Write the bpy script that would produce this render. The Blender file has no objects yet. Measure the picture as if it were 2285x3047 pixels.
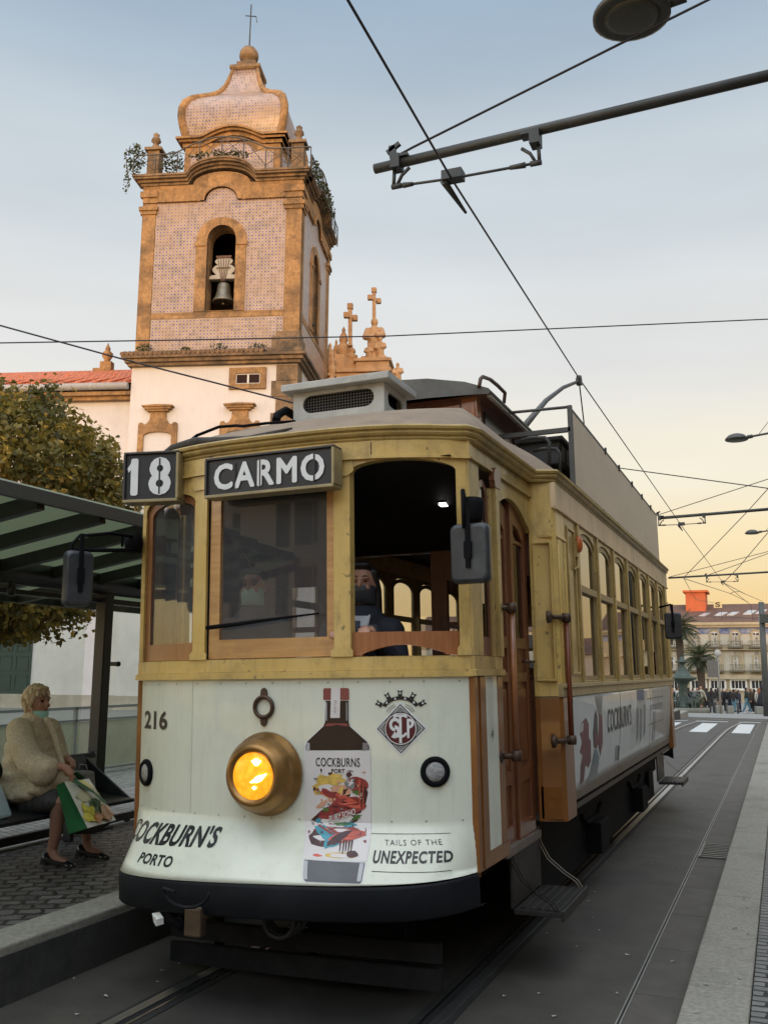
import bpy, bmesh, math, random
from mathutils import Vector, Matrix
from mathutils.geometry import tessellate_polygon
R_ = math.radians
scn = bpy.context.scene
COL = scn.collection
rnd = random.Random(7)

# ---------------------------------------------------------------- camera
PF, PCX, PCY = 2850.0, 1142.5, 1523.5          # focal length and centre of the 2285 x 3047 photograph
HC = 1.80
def _axes():
    v = Vector(((2328 - PCX) / PF, -(2002 - PCY) / PF, 1.0))
    p2 = v + Vector((1, -0.010, 0))
    v = v.normalized()
    up = v.cross(p2).normalized()
    if up.y < 0: up = -up
    x = v.cross(up).normalized()
    if x.x < 0: x = -x
    return x, v, up
AX, AY, AZ = _axes()
CAMP = Vector((0, 0, HC))
RIGHT = Vector((AX.x, AY.x, AZ.x)); UPV = Vector((AX.y, AY.y, AZ.y)); FWD = Vector((AX.z, AY.z, AZ.z))
def ray(px, py):
    return RIGHT * ((px - PCX) / PF) + UPV * (-(py - PCY) / PF) + FWD
def atd(px, py, d):                              # point on a sight line, d metres ahead of the camera
    return CAMP + ray(px, py) * d
def atz(px, py, z=0.0):
    r = ray(px, py); return CAMP + r * ((z - HC) / r.z)
def aty(px, py, y):
    r = ray(px, py); return CAMP + r * (y / r.y)
def atx(px, py, x):
    r = ray(px, py); return CAMP + r * (x / r.x)
def atplane(px, py, p0, n):
    r = ray(px, py); return CAMP + r * ((p0 - CAMP).dot(n) / r.dot(n))
cam = bpy.data.cameras.new('camera')
cam.sensor_fit = 'VERTICAL'; cam.sensor_height = 36.0; cam.sensor_width = 27.0
cam.lens = 36.0 * PF / 3047.0
cam.clip_end = 3000; cam.clip_start = 0.05
co = bpy.data.objects.new('camera', cam); COL.objects.link(co)
co.matrix_world = Matrix(((RIGHT.x, UPV.x, -FWD.x, 0), (RIGHT.y, UPV.y, -FWD.y, 0), (RIGHT.z, UPV.z, -FWD.z, HC), (0, 0, 0, 1)))
scn.camera = co

# ---------------------------------------------------------------- sky, sun, exposure
SUN_EL, SUN_AZ = R_(6.0), R_(163)                 # azimuth clockwise from +Y: low, behind the camera
w = bpy.data.worlds.new('World'); scn.world = w; w.use_nodes = True
nt = w.node_tree; nt.nodes.clear()
wo = nt.nodes.new('ShaderNodeOutputWorld'); bg = nt.nodes.new('ShaderNodeBackground')
sky = nt.nodes.new('ShaderNodeTexSky'); sky.sky_type = 'NISHITA'; sky.sun_disc = False
sky.sun_elevation = SUN_EL; sky.sun_rotation = SUN_AZ; sky.air_density = 1.2; sky.dust_density = 2.0; sky.ozone_density = 2.0
# the evening glow: height over the horizon tints the sky
tc = nt.nodes.new('ShaderNodeTexCoord'); sx = nt.nodes.new('ShaderNodeSeparateXYZ'); nt.links.new(tc.outputs['Generated'], sx.inputs[0])
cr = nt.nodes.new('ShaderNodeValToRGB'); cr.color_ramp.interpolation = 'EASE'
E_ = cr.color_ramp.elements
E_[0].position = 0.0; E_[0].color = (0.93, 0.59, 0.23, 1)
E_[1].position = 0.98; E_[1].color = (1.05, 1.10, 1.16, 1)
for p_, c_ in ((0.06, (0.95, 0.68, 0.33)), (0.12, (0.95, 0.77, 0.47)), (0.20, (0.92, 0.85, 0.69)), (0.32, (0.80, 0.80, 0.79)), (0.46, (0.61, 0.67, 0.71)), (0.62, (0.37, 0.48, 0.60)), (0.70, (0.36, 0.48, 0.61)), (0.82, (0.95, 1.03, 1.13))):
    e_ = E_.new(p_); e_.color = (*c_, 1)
nt.links.new(sx.outputs['Z'], cr.inputs[0])
nz = nt.nodes.new('ShaderNodeTexNoise'); nz.inputs['Scale'].default_value = 2.2; nz.inputs['Detail'].default_value = 7
mp = nt.nodes.new('ShaderNodeMapping'); mp.inputs['Scale'].default_value = (1, 1, 5)
nt.links.new(tc.outputs['Generated'], mp.inputs[0]); nt.links.new(mp.outputs[0], nz.inputs['Vector'])
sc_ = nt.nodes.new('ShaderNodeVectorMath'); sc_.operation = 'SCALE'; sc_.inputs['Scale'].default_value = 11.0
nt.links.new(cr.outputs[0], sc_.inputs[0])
mr = nt.nodes.new('ShaderNodeMapRange'); mr.inputs['To Min'].default_value = 0.84; mr.inputs['To Max'].default_value = 1.15
nt.links.new(nz.outputs['Fac'], mr.inputs[0])
sc2 = nt.nodes.new('ShaderNodeVectorMath'); sc2.operation = 'SCALE'; nt.links.new(sc_.outputs[0], sc2.inputs[0]); nt.links.new(mr.outputs[0], sc2.inputs['Scale'])
mx = nt.nodes.new('ShaderNodeMix'); mx.data_type = 'RGBA'; mx.inputs['Factor'].default_value = 0.88
nt.links.new(sky.outputs[0], mx.inputs[6]); nt.links.new(sc2.outputs[0], mx.inputs[7])
# the sunset side, behind the camera, is the brighter half of the sky
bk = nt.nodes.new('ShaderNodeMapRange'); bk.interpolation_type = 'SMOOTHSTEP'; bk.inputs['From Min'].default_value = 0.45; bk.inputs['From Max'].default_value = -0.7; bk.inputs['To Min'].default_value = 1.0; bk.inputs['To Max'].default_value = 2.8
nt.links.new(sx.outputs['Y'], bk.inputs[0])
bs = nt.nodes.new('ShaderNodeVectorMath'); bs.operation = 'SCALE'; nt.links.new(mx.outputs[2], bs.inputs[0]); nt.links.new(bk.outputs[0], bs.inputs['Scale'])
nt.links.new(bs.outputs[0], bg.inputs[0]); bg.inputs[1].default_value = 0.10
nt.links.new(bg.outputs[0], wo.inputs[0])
sd = bpy.data.lights.new('sun', 'SUN'); sd.energy = 1.75; sd.angle = R_(2); sd.color = (1.0, 0.55, 0.24)
so = bpy.data.objects.new('sun', sd); COL.objects.link(so)
sv = Vector((math.sin(SUN_AZ) * math.cos(SUN_EL), math.cos(SUN_AZ) * math.cos(SUN_EL), math.sin(SUN_EL)))
so.rotation_euler = sv.to_track_quat('Z', 'Y').to_euler(); so.location = (0, -20, 30)
vs = scn.view_settings; vs.view_transform = 'Standard'; vs.look = 'None'; vs.exposure = 0.0; vs.gamma = 1.0; vs.use_curve_mapping = False

# ---------------------------------------------------------------- materials
MATS = {}
def mat(name, col, rough=0.6, var=0.15, scale=6.0, bump=0.0, metal=0.0, col2=None, stretch=None, spec=0.5, emit=None, estr=0.0, dirt=None, dscale=2.0, damt=0.5, coat=0.0, detail=5.0, streak=None, samt=0.4, chips=None):
    if name in MATS: return MATS[name]
    m = bpy.data.materials.new(name); m.use_nodes = True; MATS[name] = m
    t = m.node_tree; n = t.nodes; b = n['Principled BSDF']
    b.inputs['Roughness'].default_value = rough; b.inputs['Metallic'].default_value = metal
    b.inputs['Specular IOR Level'].default_value = spec; b.inputs['Coat Weight'].default_value = coat
    c = n.new('ShaderNodeTexCoord'); src = c.outputs['Object']
    if stretch:
        q = n.new('ShaderNodeMapping'); q.inputs['Scale'].default_value = stretch; t.links.new(src, q.inputs[0]); src = q.outputs[0]
    nz = n.new('ShaderNodeTexNoise'); nz.inputs['Scale'].default_value = scale; nz.inputs['Detail'].default_value = detail; nz.inputs['Roughness'].default_value = 0.62
    t.links.new(src, nz.inputs['Vector'])
    r = n.new('ShaderNodeValToRGB'); r.color_ramp.elements[0].position = 0.28; r.color_ramp.elements[1].position = 0.72
    c2 = col2 if col2 else tuple(min(1, x * (1 + var)) for x in col)
    c1 = col if col2 else tuple(x * (1 - var) for x in col)
    r.color_ramp.elements[0].color = (*c1, 1); r.color_ramp.elements[1].color = (*c2, 1)
    t.links.new(nz.outputs['Fac'], r.inputs[0]); out = r.outputs[0]
    if dirt:
        nd = n.new('ShaderNodeTexNoise'); nd.inputs['Scale'].default_value = dscale; nd.inputs['Detail'].default_value = 7; nd.inputs['Roughness'].default_value = 0.7
        t.links.new(c.outputs['Object'], nd.inputs['Vector'])
        rr = n.new('ShaderNodeMapRange'); rr.inputs['From Min'].default_value = 0.50; rr.inputs['From Max'].default_value = 0.72; rr.inputs['To Max'].default_value = damt
        t.links.new(nd.outputs['Fac'], rr.inputs[0])
        mm = n.new('ShaderNodeMix'); mm.data_type = 'RGBA'; t.links.new(rr.outputs[0], mm.inputs['Factor']); t.links.new(out, mm.inputs[6]); mm.inputs[7].default_value = (*dirt, 1)
        out = mm.outputs[2]
    if streak:                                        # rain runs and rubbed grime
        q2 = n.new('ShaderNodeMapping'); q2.inputs['Scale'].default_value = (9, 9, 0.8); t.links.new(c.outputs['Object'], q2.inputs[0])
        ns = n.new('ShaderNodeTexNoise'); ns.inputs['Scale'].default_value = 2.6; ns.inputs['Detail'].default_value = 8; ns.inputs['Roughness'].default_value = 0.7; t.links.new(q2.outputs[0], ns.inputs['Vector'])
        rs = n.new('ShaderNodeMapRange'); rs.inputs['From Min'].default_value = 0.52; rs.inputs['From Max'].default_value = 0.78; rs.inputs['To Max'].default_value = samt; t.links.new(ns.outputs['Fac'], rs.inputs[0])
        ms_ = n.new('ShaderNodeMix'); ms_.data_type = 'RGBA'; t.links.new(rs.outputs[0], ms_.inputs['Factor']); t.links.new(out, ms_.inputs[6]); ms_.inputs[7].default_value = (*streak, 1); out = ms_.outputs[2]
        rg = n.new('ShaderNodeMapRange'); rg.inputs['To Min'].default_value = max(0.05, rough - 0.08); rg.inputs['To Max'].default_value = min(1, rough + 0.22); t.links.new(ns.outputs['Fac'], rg.inputs[0]); t.links.new(rg.outputs[0], b.inputs['Roughness'])
    if chips:                                         # small chips and scuffs down to the undercoat
        nc = n.new('ShaderNodeTexNoise'); nc.inputs['Scale'].default_value = 22; nc.inputs['Detail'].default_value = 4; t.links.new(c.outputs['Object'], nc.inputs['Vector'])
        rc = n.new('ShaderNodeMapRange'); rc.inputs['From Min'].default_value = 0.665; rc.inputs['From Max'].default_value = 0.70; rc.inputs['To Max'].default_value = 0.75; t.links.new(nc.outputs['Fac'], rc.inputs[0])
        mc_ = n.new('ShaderNodeMix'); mc_.data_type = 'RGBA'; t.links.new(rc.outputs[0], mc_.inputs['Factor']); t.links.new(out, mc_.inputs[6]); mc_.inputs[7].default_value = (*chips, 1); out = mc_.outputs[2]
    t.links.new(out, b.inputs['Base Color'])
    if bump:
        bp = n.new('ShaderNodeBump'); bp.inputs['Strength'].default_value = bump; bp.inputs['Distance'].default_value = 0.02
        t.links.new(nz.outputs['Fac'], bp.inputs['Height']); t.links.new(bp.outputs[0], b.inputs['Normal'])
    if emit:
        b.inputs['Emission Color'].default_value = (*emit, 1); b.inputs['Emission Strength'].default_value = estr
    return m
def glass(name, tint=(0.8, 0.82, 0.82), refl=0.12, rough=0.02, milk=0.0, milkcol=(0.5, 0.5, 0.5)):
    if name in MATS: return MATS[name]
    m = bpy.data.materials.new(name); m.use_nodes = True; MATS[name] = m
    t = m.node_tree; n = t.nodes; n.remove(n['Principled BSDF']); o = n['Material Output']
    tr = n.new('ShaderNodeBsdfTransparent'); tr.inputs[0].default_value = (*tint, 1)
    gl = n.new('ShaderNodeBsdfGlossy'); gl.inputs['Roughness'].default_value = rough; gl.inputs[0].default_value = (0.95, 0.95, 0.95, 1)
    ge = n.new('ShaderNodeNewGeometry'); dt = n.new('ShaderNodeVectorMath'); dt.operation = 'DOT_PRODUCT'; t.links.new(ge.outputs['Incoming'], dt.inputs[0]); t.links.new(ge.outputs['Normal'], dt.inputs[1])
    ab = n.new('ShaderNodeMath'); ab.operation = 'ABSOLUTE'; t.links.new(dt.outputs['Value'], ab.inputs[0])
    om = n.new('ShaderNodeMath'); om.operation = 'SUBTRACT'; om.inputs[0].default_value = 1.0; t.links.new(ab.outputs[0], om.inputs[1])
    pw = n.new('ShaderNodeMath'); pw.operation = 'POWER'; pw.inputs[1].default_value = 5.0; t.links.new(om.outputs[0], pw.inputs[0])
    ad = n.new('ShaderNodeMath'); ad.operation = 'MULTIPLY_ADD'; ad.use_clamp = True; ad.inputs[1].default_value = 0.9; ad.inputs[2].default_value = refl
    t.links.new(pw.outputs[0], ad.inputs[0])
    base = tr.outputs[0]
    if milk:
        df = n.new('ShaderNodeBsdfDiffuse'); df.inputs[0].default_value = (*milkcol, 1)
        nz = n.new('ShaderNodeTexNoise'); nz.inputs['Scale'].default_value = 3.0; nz.inputs['Detail'].default_value = 6
        c = n.new('ShaderNodeTexCoord'); t.links.new(c.outputs['Object'], nz.inputs['Vector'])
        mrr = n.new('ShaderNodeMapRange'); mrr.inputs['To Min'].default_value = milk * 0.5; mrr.inputs['To Max'].default_value = milk * 1.5
        t.links.new(nz.outputs['Fac'], mrr.inputs[0])
        m0 = n.new('ShaderNodeMixShader'); t.links.new(mrr.outputs[0], m0.inputs[0]); t.links.new(base, m0.inputs[1]); t.links.new(df.outputs[0], m0.inputs[2]); base = m0.outputs[0]
    mxs = n.new('ShaderNodeMixShader'); t.links.new(ad.outputs[0], mxs.inputs[0]); t.links.new(base, mxs.inputs[1]); t.links.new(gl.outputs[0], mxs.inputs[2])
    t.links.new(mxs.outputs[0], o.inputs[0])
    return m

# ---------------------------------------------------------------- mesh builder
class MB:
    def __init__(s): s.v = []; s.f = []; s.m = []; s.sm = []
    def add(s, vs, fs, mi=0, smooth=False):
        b = len(s.v); s.v += [tuple(p) for p in vs]
        for f in fs: s.f.append(tuple(i + b for i in f)); s.m.append(mi); s.sm.append(smooth)
    def box(s, a, b, mi=0):
        x0, y0, z0 = (min(a[i], b[i]) for i in range(3)); x1, y1, z1 = (max(a[i], b[i]) for i in range(3))
        s.add([(x0, y0, z0), (x1, y0, z0), (x1, y1, z0), (x0, y1, z0), (x0, y0, z1), (x1, y0, z1), (x1, y1, z1), (x0, y1, z1)],
              [(0, 3, 2, 1), (4, 5, 6, 7), (0, 1, 5, 4), (1, 2, 6, 5), (2, 3, 7, 6), (3, 0, 4, 7)], mi); return s
    def bar(s, p, q, wa, wb, up=(0, 0, 1), mi=0):    # square bar from p to q
        p, q = Vector(p), Vector(q); d = (q - p).normalized(); u = Vector(up)
        if abs(d.dot(u)) > 0.98: u = Vector((1, 0, 0))
        a = d.cross(u).normalized() * wa / 2; b = a.cross(d).normalized() * wb / 2
        vs = [p - a - b, p + a - b, p + a + b, p - a + b, q - a - b, q + a - b, q + a + b, q - a + b]
        s.add(vs, [(0, 3, 2, 1), (4, 5, 6, 7), (0, 1, 5, 4), (1, 2, 6, 5), (2, 3, 7, 6), (3, 0, 4, 7)], mi); return s
    def tube(s, path, r, seg=8, mi=0, smooth=True, cap=True):
        P = [Vector(p) for p in path]; n = len(P)
        rs = r if isinstance(r, (list, tuple)) else [r] * n
        vs = []; prev = None
        for i in range(n):
            d = (P[min(i + 1, n - 1)] - P[max(i - 1, 0)]).normalized()
            if prev is None:
                u = Vector((0, 0, 1)) if abs(d.z) < 0.9 else Vector((1, 0, 0)); a = d.cross(u).normalized()
            else:
                a = (prev - d * prev.dot(d)).normalized()
            prev = a; b = d.cross(a)
            for k in range(seg):
                t = 2 * math.pi * k / seg; vs.append(P[i] + (a * math.cos(t) + b * math.sin(t)) * rs[i])
        fs = [(i * seg + k, i * seg + (k + 1) % seg, (i + 1) * seg + (k + 1) % seg, (i + 1) * seg + k) for i in range(n - 1) for k in range(seg)]
        s.add(vs, fs, mi, smooth)
        if cap:
            s.add(vs[:seg], [tuple(range(seg))[::-1]], mi); s.add(vs[-seg:], [tuple(range(seg))], mi)
        return s
    def lathe(s, prof, c=(0, 0, 0), ax=(0, 0, 1), seg=20, mi=0, smooth=True, sq=None):
        ax = Vector(ax).normalized(); u = Vector((0, 0, 1)) if abs(ax.z) < 0.9 else Vector((1, 0, 0)); a = ax.cross(u).normalized(); b = ax.cross(a); c = Vector(c)
        vs = []
        for r, h in prof:
            for k in range(seg):
                t = 2 * math.pi * (k + (0.5 if sq else 0)) / seg; rr = r
                vs.append(c + ax * h + (a * math.cos(t) + b * math.sin(t)) * rr)
        n = len(prof)
        fs = [(i * seg + k, i * seg + (k + 1) % seg, (i + 1) * seg + (k + 1) % seg, (i + 1) * seg + k) for i in range(n - 1) for k in range(seg)]
        s.add(vs, fs, mi, smooth)
        if prof[0][0] > 1e-4: s.add(vs[:seg], [tuple(range(seg))[::-1]], mi)
        if prof[-1][0] > 1e-4: s.add(vs[-seg:], [tuple(range(seg))], mi)
        return s
    def ball(s, c, r, mi=0, seg=12, rings=8):
        rx, ry, rz = r if isinstance(r, (tuple, list)) else (r, r, r); c = Vector(c); vs = [c + Vector((0, 0, -rz))]
        for i in range(1, rings):
            p = -math.pi / 2 + math.pi * i / rings
            for k in range(seg):
                t = 2 * math.pi * k / seg; vs.append(c + Vector((rx * math.cos(p) * math.cos(t), ry * math.cos(p) * math.sin(t), rz * math.sin(p))))
        vs.append(c + Vector((0, 0, rz))); L = len(vs) - 1
        fs = [(0, 1 + (k + 1) % seg, 1 + k) for k in range(seg)]
        for i in range(rings - 2):
            b0 = 1 + i * seg; fs += [(b0 + k, b0 + (k + 1) % seg, b0 + seg + (k + 1) % seg, b0 + seg + k) for k in range(seg)]
        b0 = 1 + (rings - 2) * seg; fs += [(b0 + k, b0 + (k + 1) % seg, L) for k in range(seg)]
        s.add(vs, fs, mi, True); return s
    def quad(s, a, b, c, d, mi=0): s.add([a, b, c, d], [(0, 1, 2, 3)], mi); return s
    def sheet(s, rows, mi=0, smooth=True, flip=False):   # rows of points -> grid
        n = len(rows[0]); vs = [p for r in rows for p in r]
        fs = [(i * n + k, i * n + k + 1, (i + 1) * n + k + 1, (i + 1) * n + k) for i in range(len(rows) - 1) for k in range(n - 1)]
        if flip: fs = [f[::-1] for f in fs]
        s.add(vs, fs, mi, smooth); return s
    def plate(s, outer, holes, d0, d1, fn, mi=0, cu=(), cv=(), smooth=False):   # flat shape with holes, from depth d0 to d1, bent by fn(u, d, v)
        loops = [[Vector((p[0], p[1], 0)) for p in L] for L in [outer] + list(holes)]
        tri = tessellate_polygon(loops); pts = [p for L in loops for p in L]
        bm = bmesh.new(); vv = [bm.verts.new((p.x, 0, p.y)) for p in pts]
        for t in tri:
            try: bm.faces.new([vv[i] for i in t])
            except ValueError: pass
        for c in cu: bmesh.ops.bisect_plane(bm, geom=bm.verts[:] + bm.edges[:] + bm.faces[:], plane_co=(c, 0, 0), plane_no=(1, 0, 0))
        for c in cv: bmesh.ops.bisect_plane(bm, geom=bm.verts[:] + bm.edges[:] + bm.faces[:], plane_co=(0, 0, c), plane_no=(0, 0, 1))
        bmesh.ops.recalc_face_normals(bm, faces=bm.faces[:])
        bm.verts.index_update(); N = len(bm.verts)
        P = [(v.co.x, v.co.z) for v in bm.verts]
        fs = []
        for f in bm.faces:
            ii = [v.index for v in f.verts]
            if f.normal.y > 0: ii = ii[::-1]
            fs.append(tuple(ii)); 
            if d1 != d0: fs.append(tuple(i + N for i in ii[::-1]))
        if d1 != d0:
            for e in bm.edges:
                if len(e.link_faces) == 1:
                    l = e.link_loops[0] if hasattr(e, 'link_loops') else None
                    a, b = e.verts[0].index, e.verts[1].index
                    fs.append((a, b, b + N, a + N))
        bm.free()
        vs = [fn(u, d0, v) for u, v in P] + ([fn(u, d1, v) for u, v in P] if d1 != d0 else [])
        s.add(vs, fs, mi, smooth); return s
    def build(s, name, mats, parent=None, bevel=0.0, loc=None, recalc=True, shade=None):
        me = bpy.data.meshes.new(name); me.from_pydata(s.v, [], s.f)
        for m in (mats if isinstance(mats, (list, tuple)) else [mats]): me.materials.append(m)
        me.polygons.foreach_set('material_index', s.m); me.polygons.foreach_set('use_smooth', s.sm if shade is None else [shade] * len(s.f))
        if recalc:
            bm = bmesh.new(); bm.from_mesh(me); bmesh.ops.remove_doubles(bm, verts=bm.verts[:], dist=1e-5)
            bmesh.ops.recalc_face_normals(bm, faces=bm.faces[:]); bm.to_mesh(me); bm.free()
        me.update()
        o = bpy.data.objects.new(name, me); COL.objects.link(o)
        if loc is not None: o.location = loc
        if parent is not None: o.parent = parent
        if bevel:
            b = o.modifiers.new('bevel', 'BEVEL'); b.width = bevel; b.segments = 2; b.limit_method = 'ANGLE'; b.angle_limit = R_(40)
        return o
def tag(o, label=None, cat=None, group=None, kind=None):
    if label: o['label'] = label
    if cat: o['category'] = cat
    if group: o['group'] = group
    if kind: o['kind'] = kind
    return o
def thing(name, label, cat, loc=(0, 0, 0), rot=(0, 0, 0), group=None):
    o = bpy.data.objects.new(name, None); COL.objects.link(o); o.location = loc; o.rotation_euler = rot
    o.empty_display_size = 0.2
    return tag(o, label, cat, group)
def copy_tree(o, parent=None):
    c = o.copy(); COL.objects.link(c)
    if parent is not None: c.parent = parent
    for ch in o.children: copy_tree(ch, c)
    return c
def rect(u0, v0, u1, v1): return [(u0, v0), (u1, v0), (u1, v1), (u0, v1)]
def arch(u0, v0, u1, v1, rise, n=10):                # opening with an arched top: v1 is the spring line
    c = (u0 + u1) / 2; h = (u1 - u0) / 2
    return [(u0, v0), (u1, v0)] + [(c + h * math.cos(math.pi * i / n), v1 + rise * math.sin(math.pi * i / n)) for i in range(n + 1)]
_TXT = {}
def text_shape(txt, height, width=None, bold=0.0, shear=0.0, space=1.0):   # letters as flat triangles in (u, v), centred
    cu = bpy.data.curves.new('lettering', 'FONT'); cu.body = txt; cu.size = 1.0; cu.offset = bold; cu.resolution_u = 3; cu.space_character = space; cu.shear = shear
    o = bpy.data.objects.new('lettering', cu); COL.objects.link(o)
    me = bpy.data.meshes.new_from_object(o.evaluated_get(bpy.context.evaluated_depsgraph_get()))
    V = [(v.co.x, v.co.y) for v in me.vertices]; Fc = [tuple(p.vertices) for p in me.polygons]
    bpy.data.objects.remove(o); bpy.data.curves.remove(cu); bpy.data.meshes.remove(me)
    x0 = min(p[0] for p in V); x1 = max(p[0] for p in V); y0 = min(p[1] for p in V); y1 = max(p[1] for p in V)
    sy = height / (y1 - y0); sxx = (width / (x1 - x0)) if width else sy
    return [((p[0] - (x0 + x1) / 2) * sxx, (p[1] - (y0 + y1) / 2) * sy) for p in V], Fc
def put_text(mb, shape, fn, mi=0, off=(0, 0), rot=0.0, d=-0.004):
    V, Fc = shape; c, s_ = math.cos(rot), math.sin(rot)
    mb.add([fn(off[0] + p[0] * c - p[1] * s_, d, off[1] + p[0] * s_ + p[1] * c) for p in V], Fc, mi)
def remesh(mb, name, mats, voxel, parent=None, smooth=2, color=None, loc=None):   # one continuous skin over overlapping volumes
    o = mb.build(name, mats, None, recalc=False)
    r = o.modifiers.new('r', 'REMESH'); r.mode = 'VOXEL'; r.voxel_size = voxel; r.use_smooth_shade = True
    if smooth:
        q = o.modifiers.new('s', 'SMOOTH'); q.iterations = smooth; q.factor = 0.5
    me = bpy.data.meshes.new_from_object(o.evaluated_get(bpy.context.evaluated_depsgraph_get()))
    old = o.data; o.modifiers.clear(); o.data = me; bpy.data.meshes.remove(old); me.name = name
    me.materials.clear()
    for m in (mats if isinstance(mats, (list, tuple)) else [mats]): me.materials.append(m)
    for p in me.polygons:
        p.use_smooth = True; p.material_index = color(p.center, p.normal) if color else 0
    if parent is not None: o.parent = parent
    if loc is not None: o.location = loc
    return o
# ---------------------------------------------------------------- ground, road, platforms
def setts(name, c1, c2, mortar, bw, bh, gap, rot=0.0, bump=0.6, rough=0.7):
    if name in MATS: return MATS[name]
    m = bpy.data.materials.new(name); m.use_nodes = True; MATS[name] = m
    t = m.node_tree; n = t.nodes; b = n['Principled BSDF']; b.inputs['Roughness'].default_value = rough
    c = n.new('ShaderNodeTexCoord'); q = n.new('ShaderNodeMapping'); q.inputs['Rotation'].default_value = (0, 0, rot); t.links.new(c.outputs['Object'], q.inputs[0])
    wn = n.new('ShaderNodeTexNoise'); wn.inputs['Scale'].default_value = 5; wn.inputs['Detail'].default_value = 3; t.links.new(c.outputs['Object'], wn.inputs['Vector'])
    ws = n.new('ShaderNodeVectorMath'); ws.operation = 'SCALE'; ws.inputs['Scale'].default_value = bh * 0.8; t.links.new(wn.outputs['Color'], ws.inputs[0])
    wa = n.new('ShaderNodeVectorMath'); t.links.new(q.outputs[0], wa.inputs[0]); t.links.new(ws.outputs[0], wa.inputs[1])
    k = n.new('ShaderNodeTexBrick'); k.inputs['Scale'].default_value = 1.0; k.inputs['Brick Width'].default_value = bw; k.inputs['Row Height'].default_value = bh
    k.inputs['Mortar Size'].default_value = gap; k.inputs['Mortar Smooth'].default_value = 0.4; k.inputs['Color1'].default_value = (*c1, 1); k.inputs['Color2'].default_value = (*c2, 1); k.inputs['Mortar'].default_value = (*mortar, 1); k.inputs['Bias'].default_value = 0.0
    t.links.new(wa.outputs[0], k.inputs['Vector'])
    nz = n.new('ShaderNodeTexNoise'); nz.inputs['Scale'].default_value = 18; nz.inputs['Detail'].default_value = 6; t.links.new(c.outputs['Object'], nz.inputs['Vector'])
    mr = n.new('ShaderNodeMapRange'); mr.inputs['To Min'].default_value = 0.6; mr.inputs['To Max'].default_value = 1.4; t.links.new(nz.outputs['Fac'], mr.inputs[0])
    sc = n.new('ShaderNodeVectorMath'); sc.operation = 'SCALE'; t.links.new(k.outputs['Color'], sc.inputs[0]); t.links.new(mr.outputs[0], sc.inputs['Scale'])
    t.links.new(sc.outputs[0], b.inputs['Base Color'])
    inv = n.new('ShaderNodeMath'); inv.operation = 'MULTIPLY_ADD'; inv.inputs[1].default_value = -1; t.links.new(k.outputs['Fac'], inv.inputs[0]); t.links.new(mr.outputs[0], inv.inputs[2])
    bp = n.new('ShaderNodeBump'); bp.inputs['Strength'].default_value = bump; bp.inputs['Distance'].default_value = 0.03; t.links.new(inv.outputs[0], bp.inputs['Height']); t.links.new(bp.outputs[0], b.inputs['Normal'])
    return m
def gz(y): return 0.0 if y < 38 else (-(y - 38) / 34.0 * 1.02 if y < 72 else -1.02)
YS = [-12, 0, 5, 10, 20, 30, 38, 41, 45, 50, 55, 60, 66, 72, 90, 150, 400, 900]
M_asph = mat('asphalt', (0.064, 0.058, 0.048), 0.66, 0.25, 3.0, 0.25, dirt=(0.030, 0.027, 0.023), dscale=1.1, damt=0.8, detail=12)
M_gran = mat('granite', (0.26, 0.245, 0.205), 0.75, 0.3, 40.0, 0.25, dirt=(0.11, 0.105, 0.09), dscale=1.6, damt=0.6)
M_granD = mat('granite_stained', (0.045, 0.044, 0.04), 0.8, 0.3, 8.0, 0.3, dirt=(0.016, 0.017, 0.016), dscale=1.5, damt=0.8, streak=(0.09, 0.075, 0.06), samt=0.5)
M_conc = mat('channel_concrete', (0.088, 0.077, 0.064), 0.7, 0.2, 5.0, 0.2, dirt=(0.04, 0.04, 0.038), dscale=2.0, damt=0.6, detail=9)
M_iron = mat('cast_iron', (0.05, 0.048, 0.045), 0.5, 0.25, 14, 0.2, metal=0.6)
M_white = mat('road_paint', (0.62, 0.62, 0.60), 0.6, 0.12, 9, 0.1, dirt=(0.3, 0.3, 0.29), dscale=3, damt=0.5)
M_steel = mat('rail_steel', (0.42, 0.42, 0.42), 0.42, 0.2, 5, 0.05, metal=1.0, stretch=(6, 0.3, 1))
M_groove = mat('rail_groove', (0.012, 0.012, 0.012), 0.7)
M_sett = setts('dark_setts', (0.125, 0.118, 0.106), (0.062, 0.058, 0.053), (0.008, 0.008, 0.008), 0.155, 0.125, 0.017, R_(-33), 1.0, 0.45)
M_settR = setts('granite_setts', (0.20, 0.195, 0.18), (0.15, 0.148, 0.138), (0.022, 0.021, 0.02), 0.26, 0.085, 0.012, 0, 0.9)
M_lime = setts('limestone_setts', (0.30, 0.29, 0.265), (0.20, 0.195, 0.18), (0.06, 0.058, 0.053), 0.11, 0.09, 0.008, R_(20), 0.6)
M_plaza = setts('plaza_setts', (0.30, 0.29, 0.27), (0.24, 0.235, 0.22), (0.12, 0.12, 0.11), 0.4, 0.3, 0.02, R_(10), 0.2)

g = MB(); g.sheet([[(x, y, gz(y)) for x in (-400, -120, -40, -12, 0, 8, 40, 120, 400)] for y in YS], smooth=False)
tag(g.build('road', M_asph, recalc=False), kind='structure')
pz = MB(); pz.sheet([[(x, y, gz(y) + 0.006) for x in (-60, -20, 0, 20, 60)] for y in (48, 50, 55, 60, 66, 72, 90, 140)], smooth=False)
tag(pz.build('square_paving', M_plaza, recalc=False), kind='structure')
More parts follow.
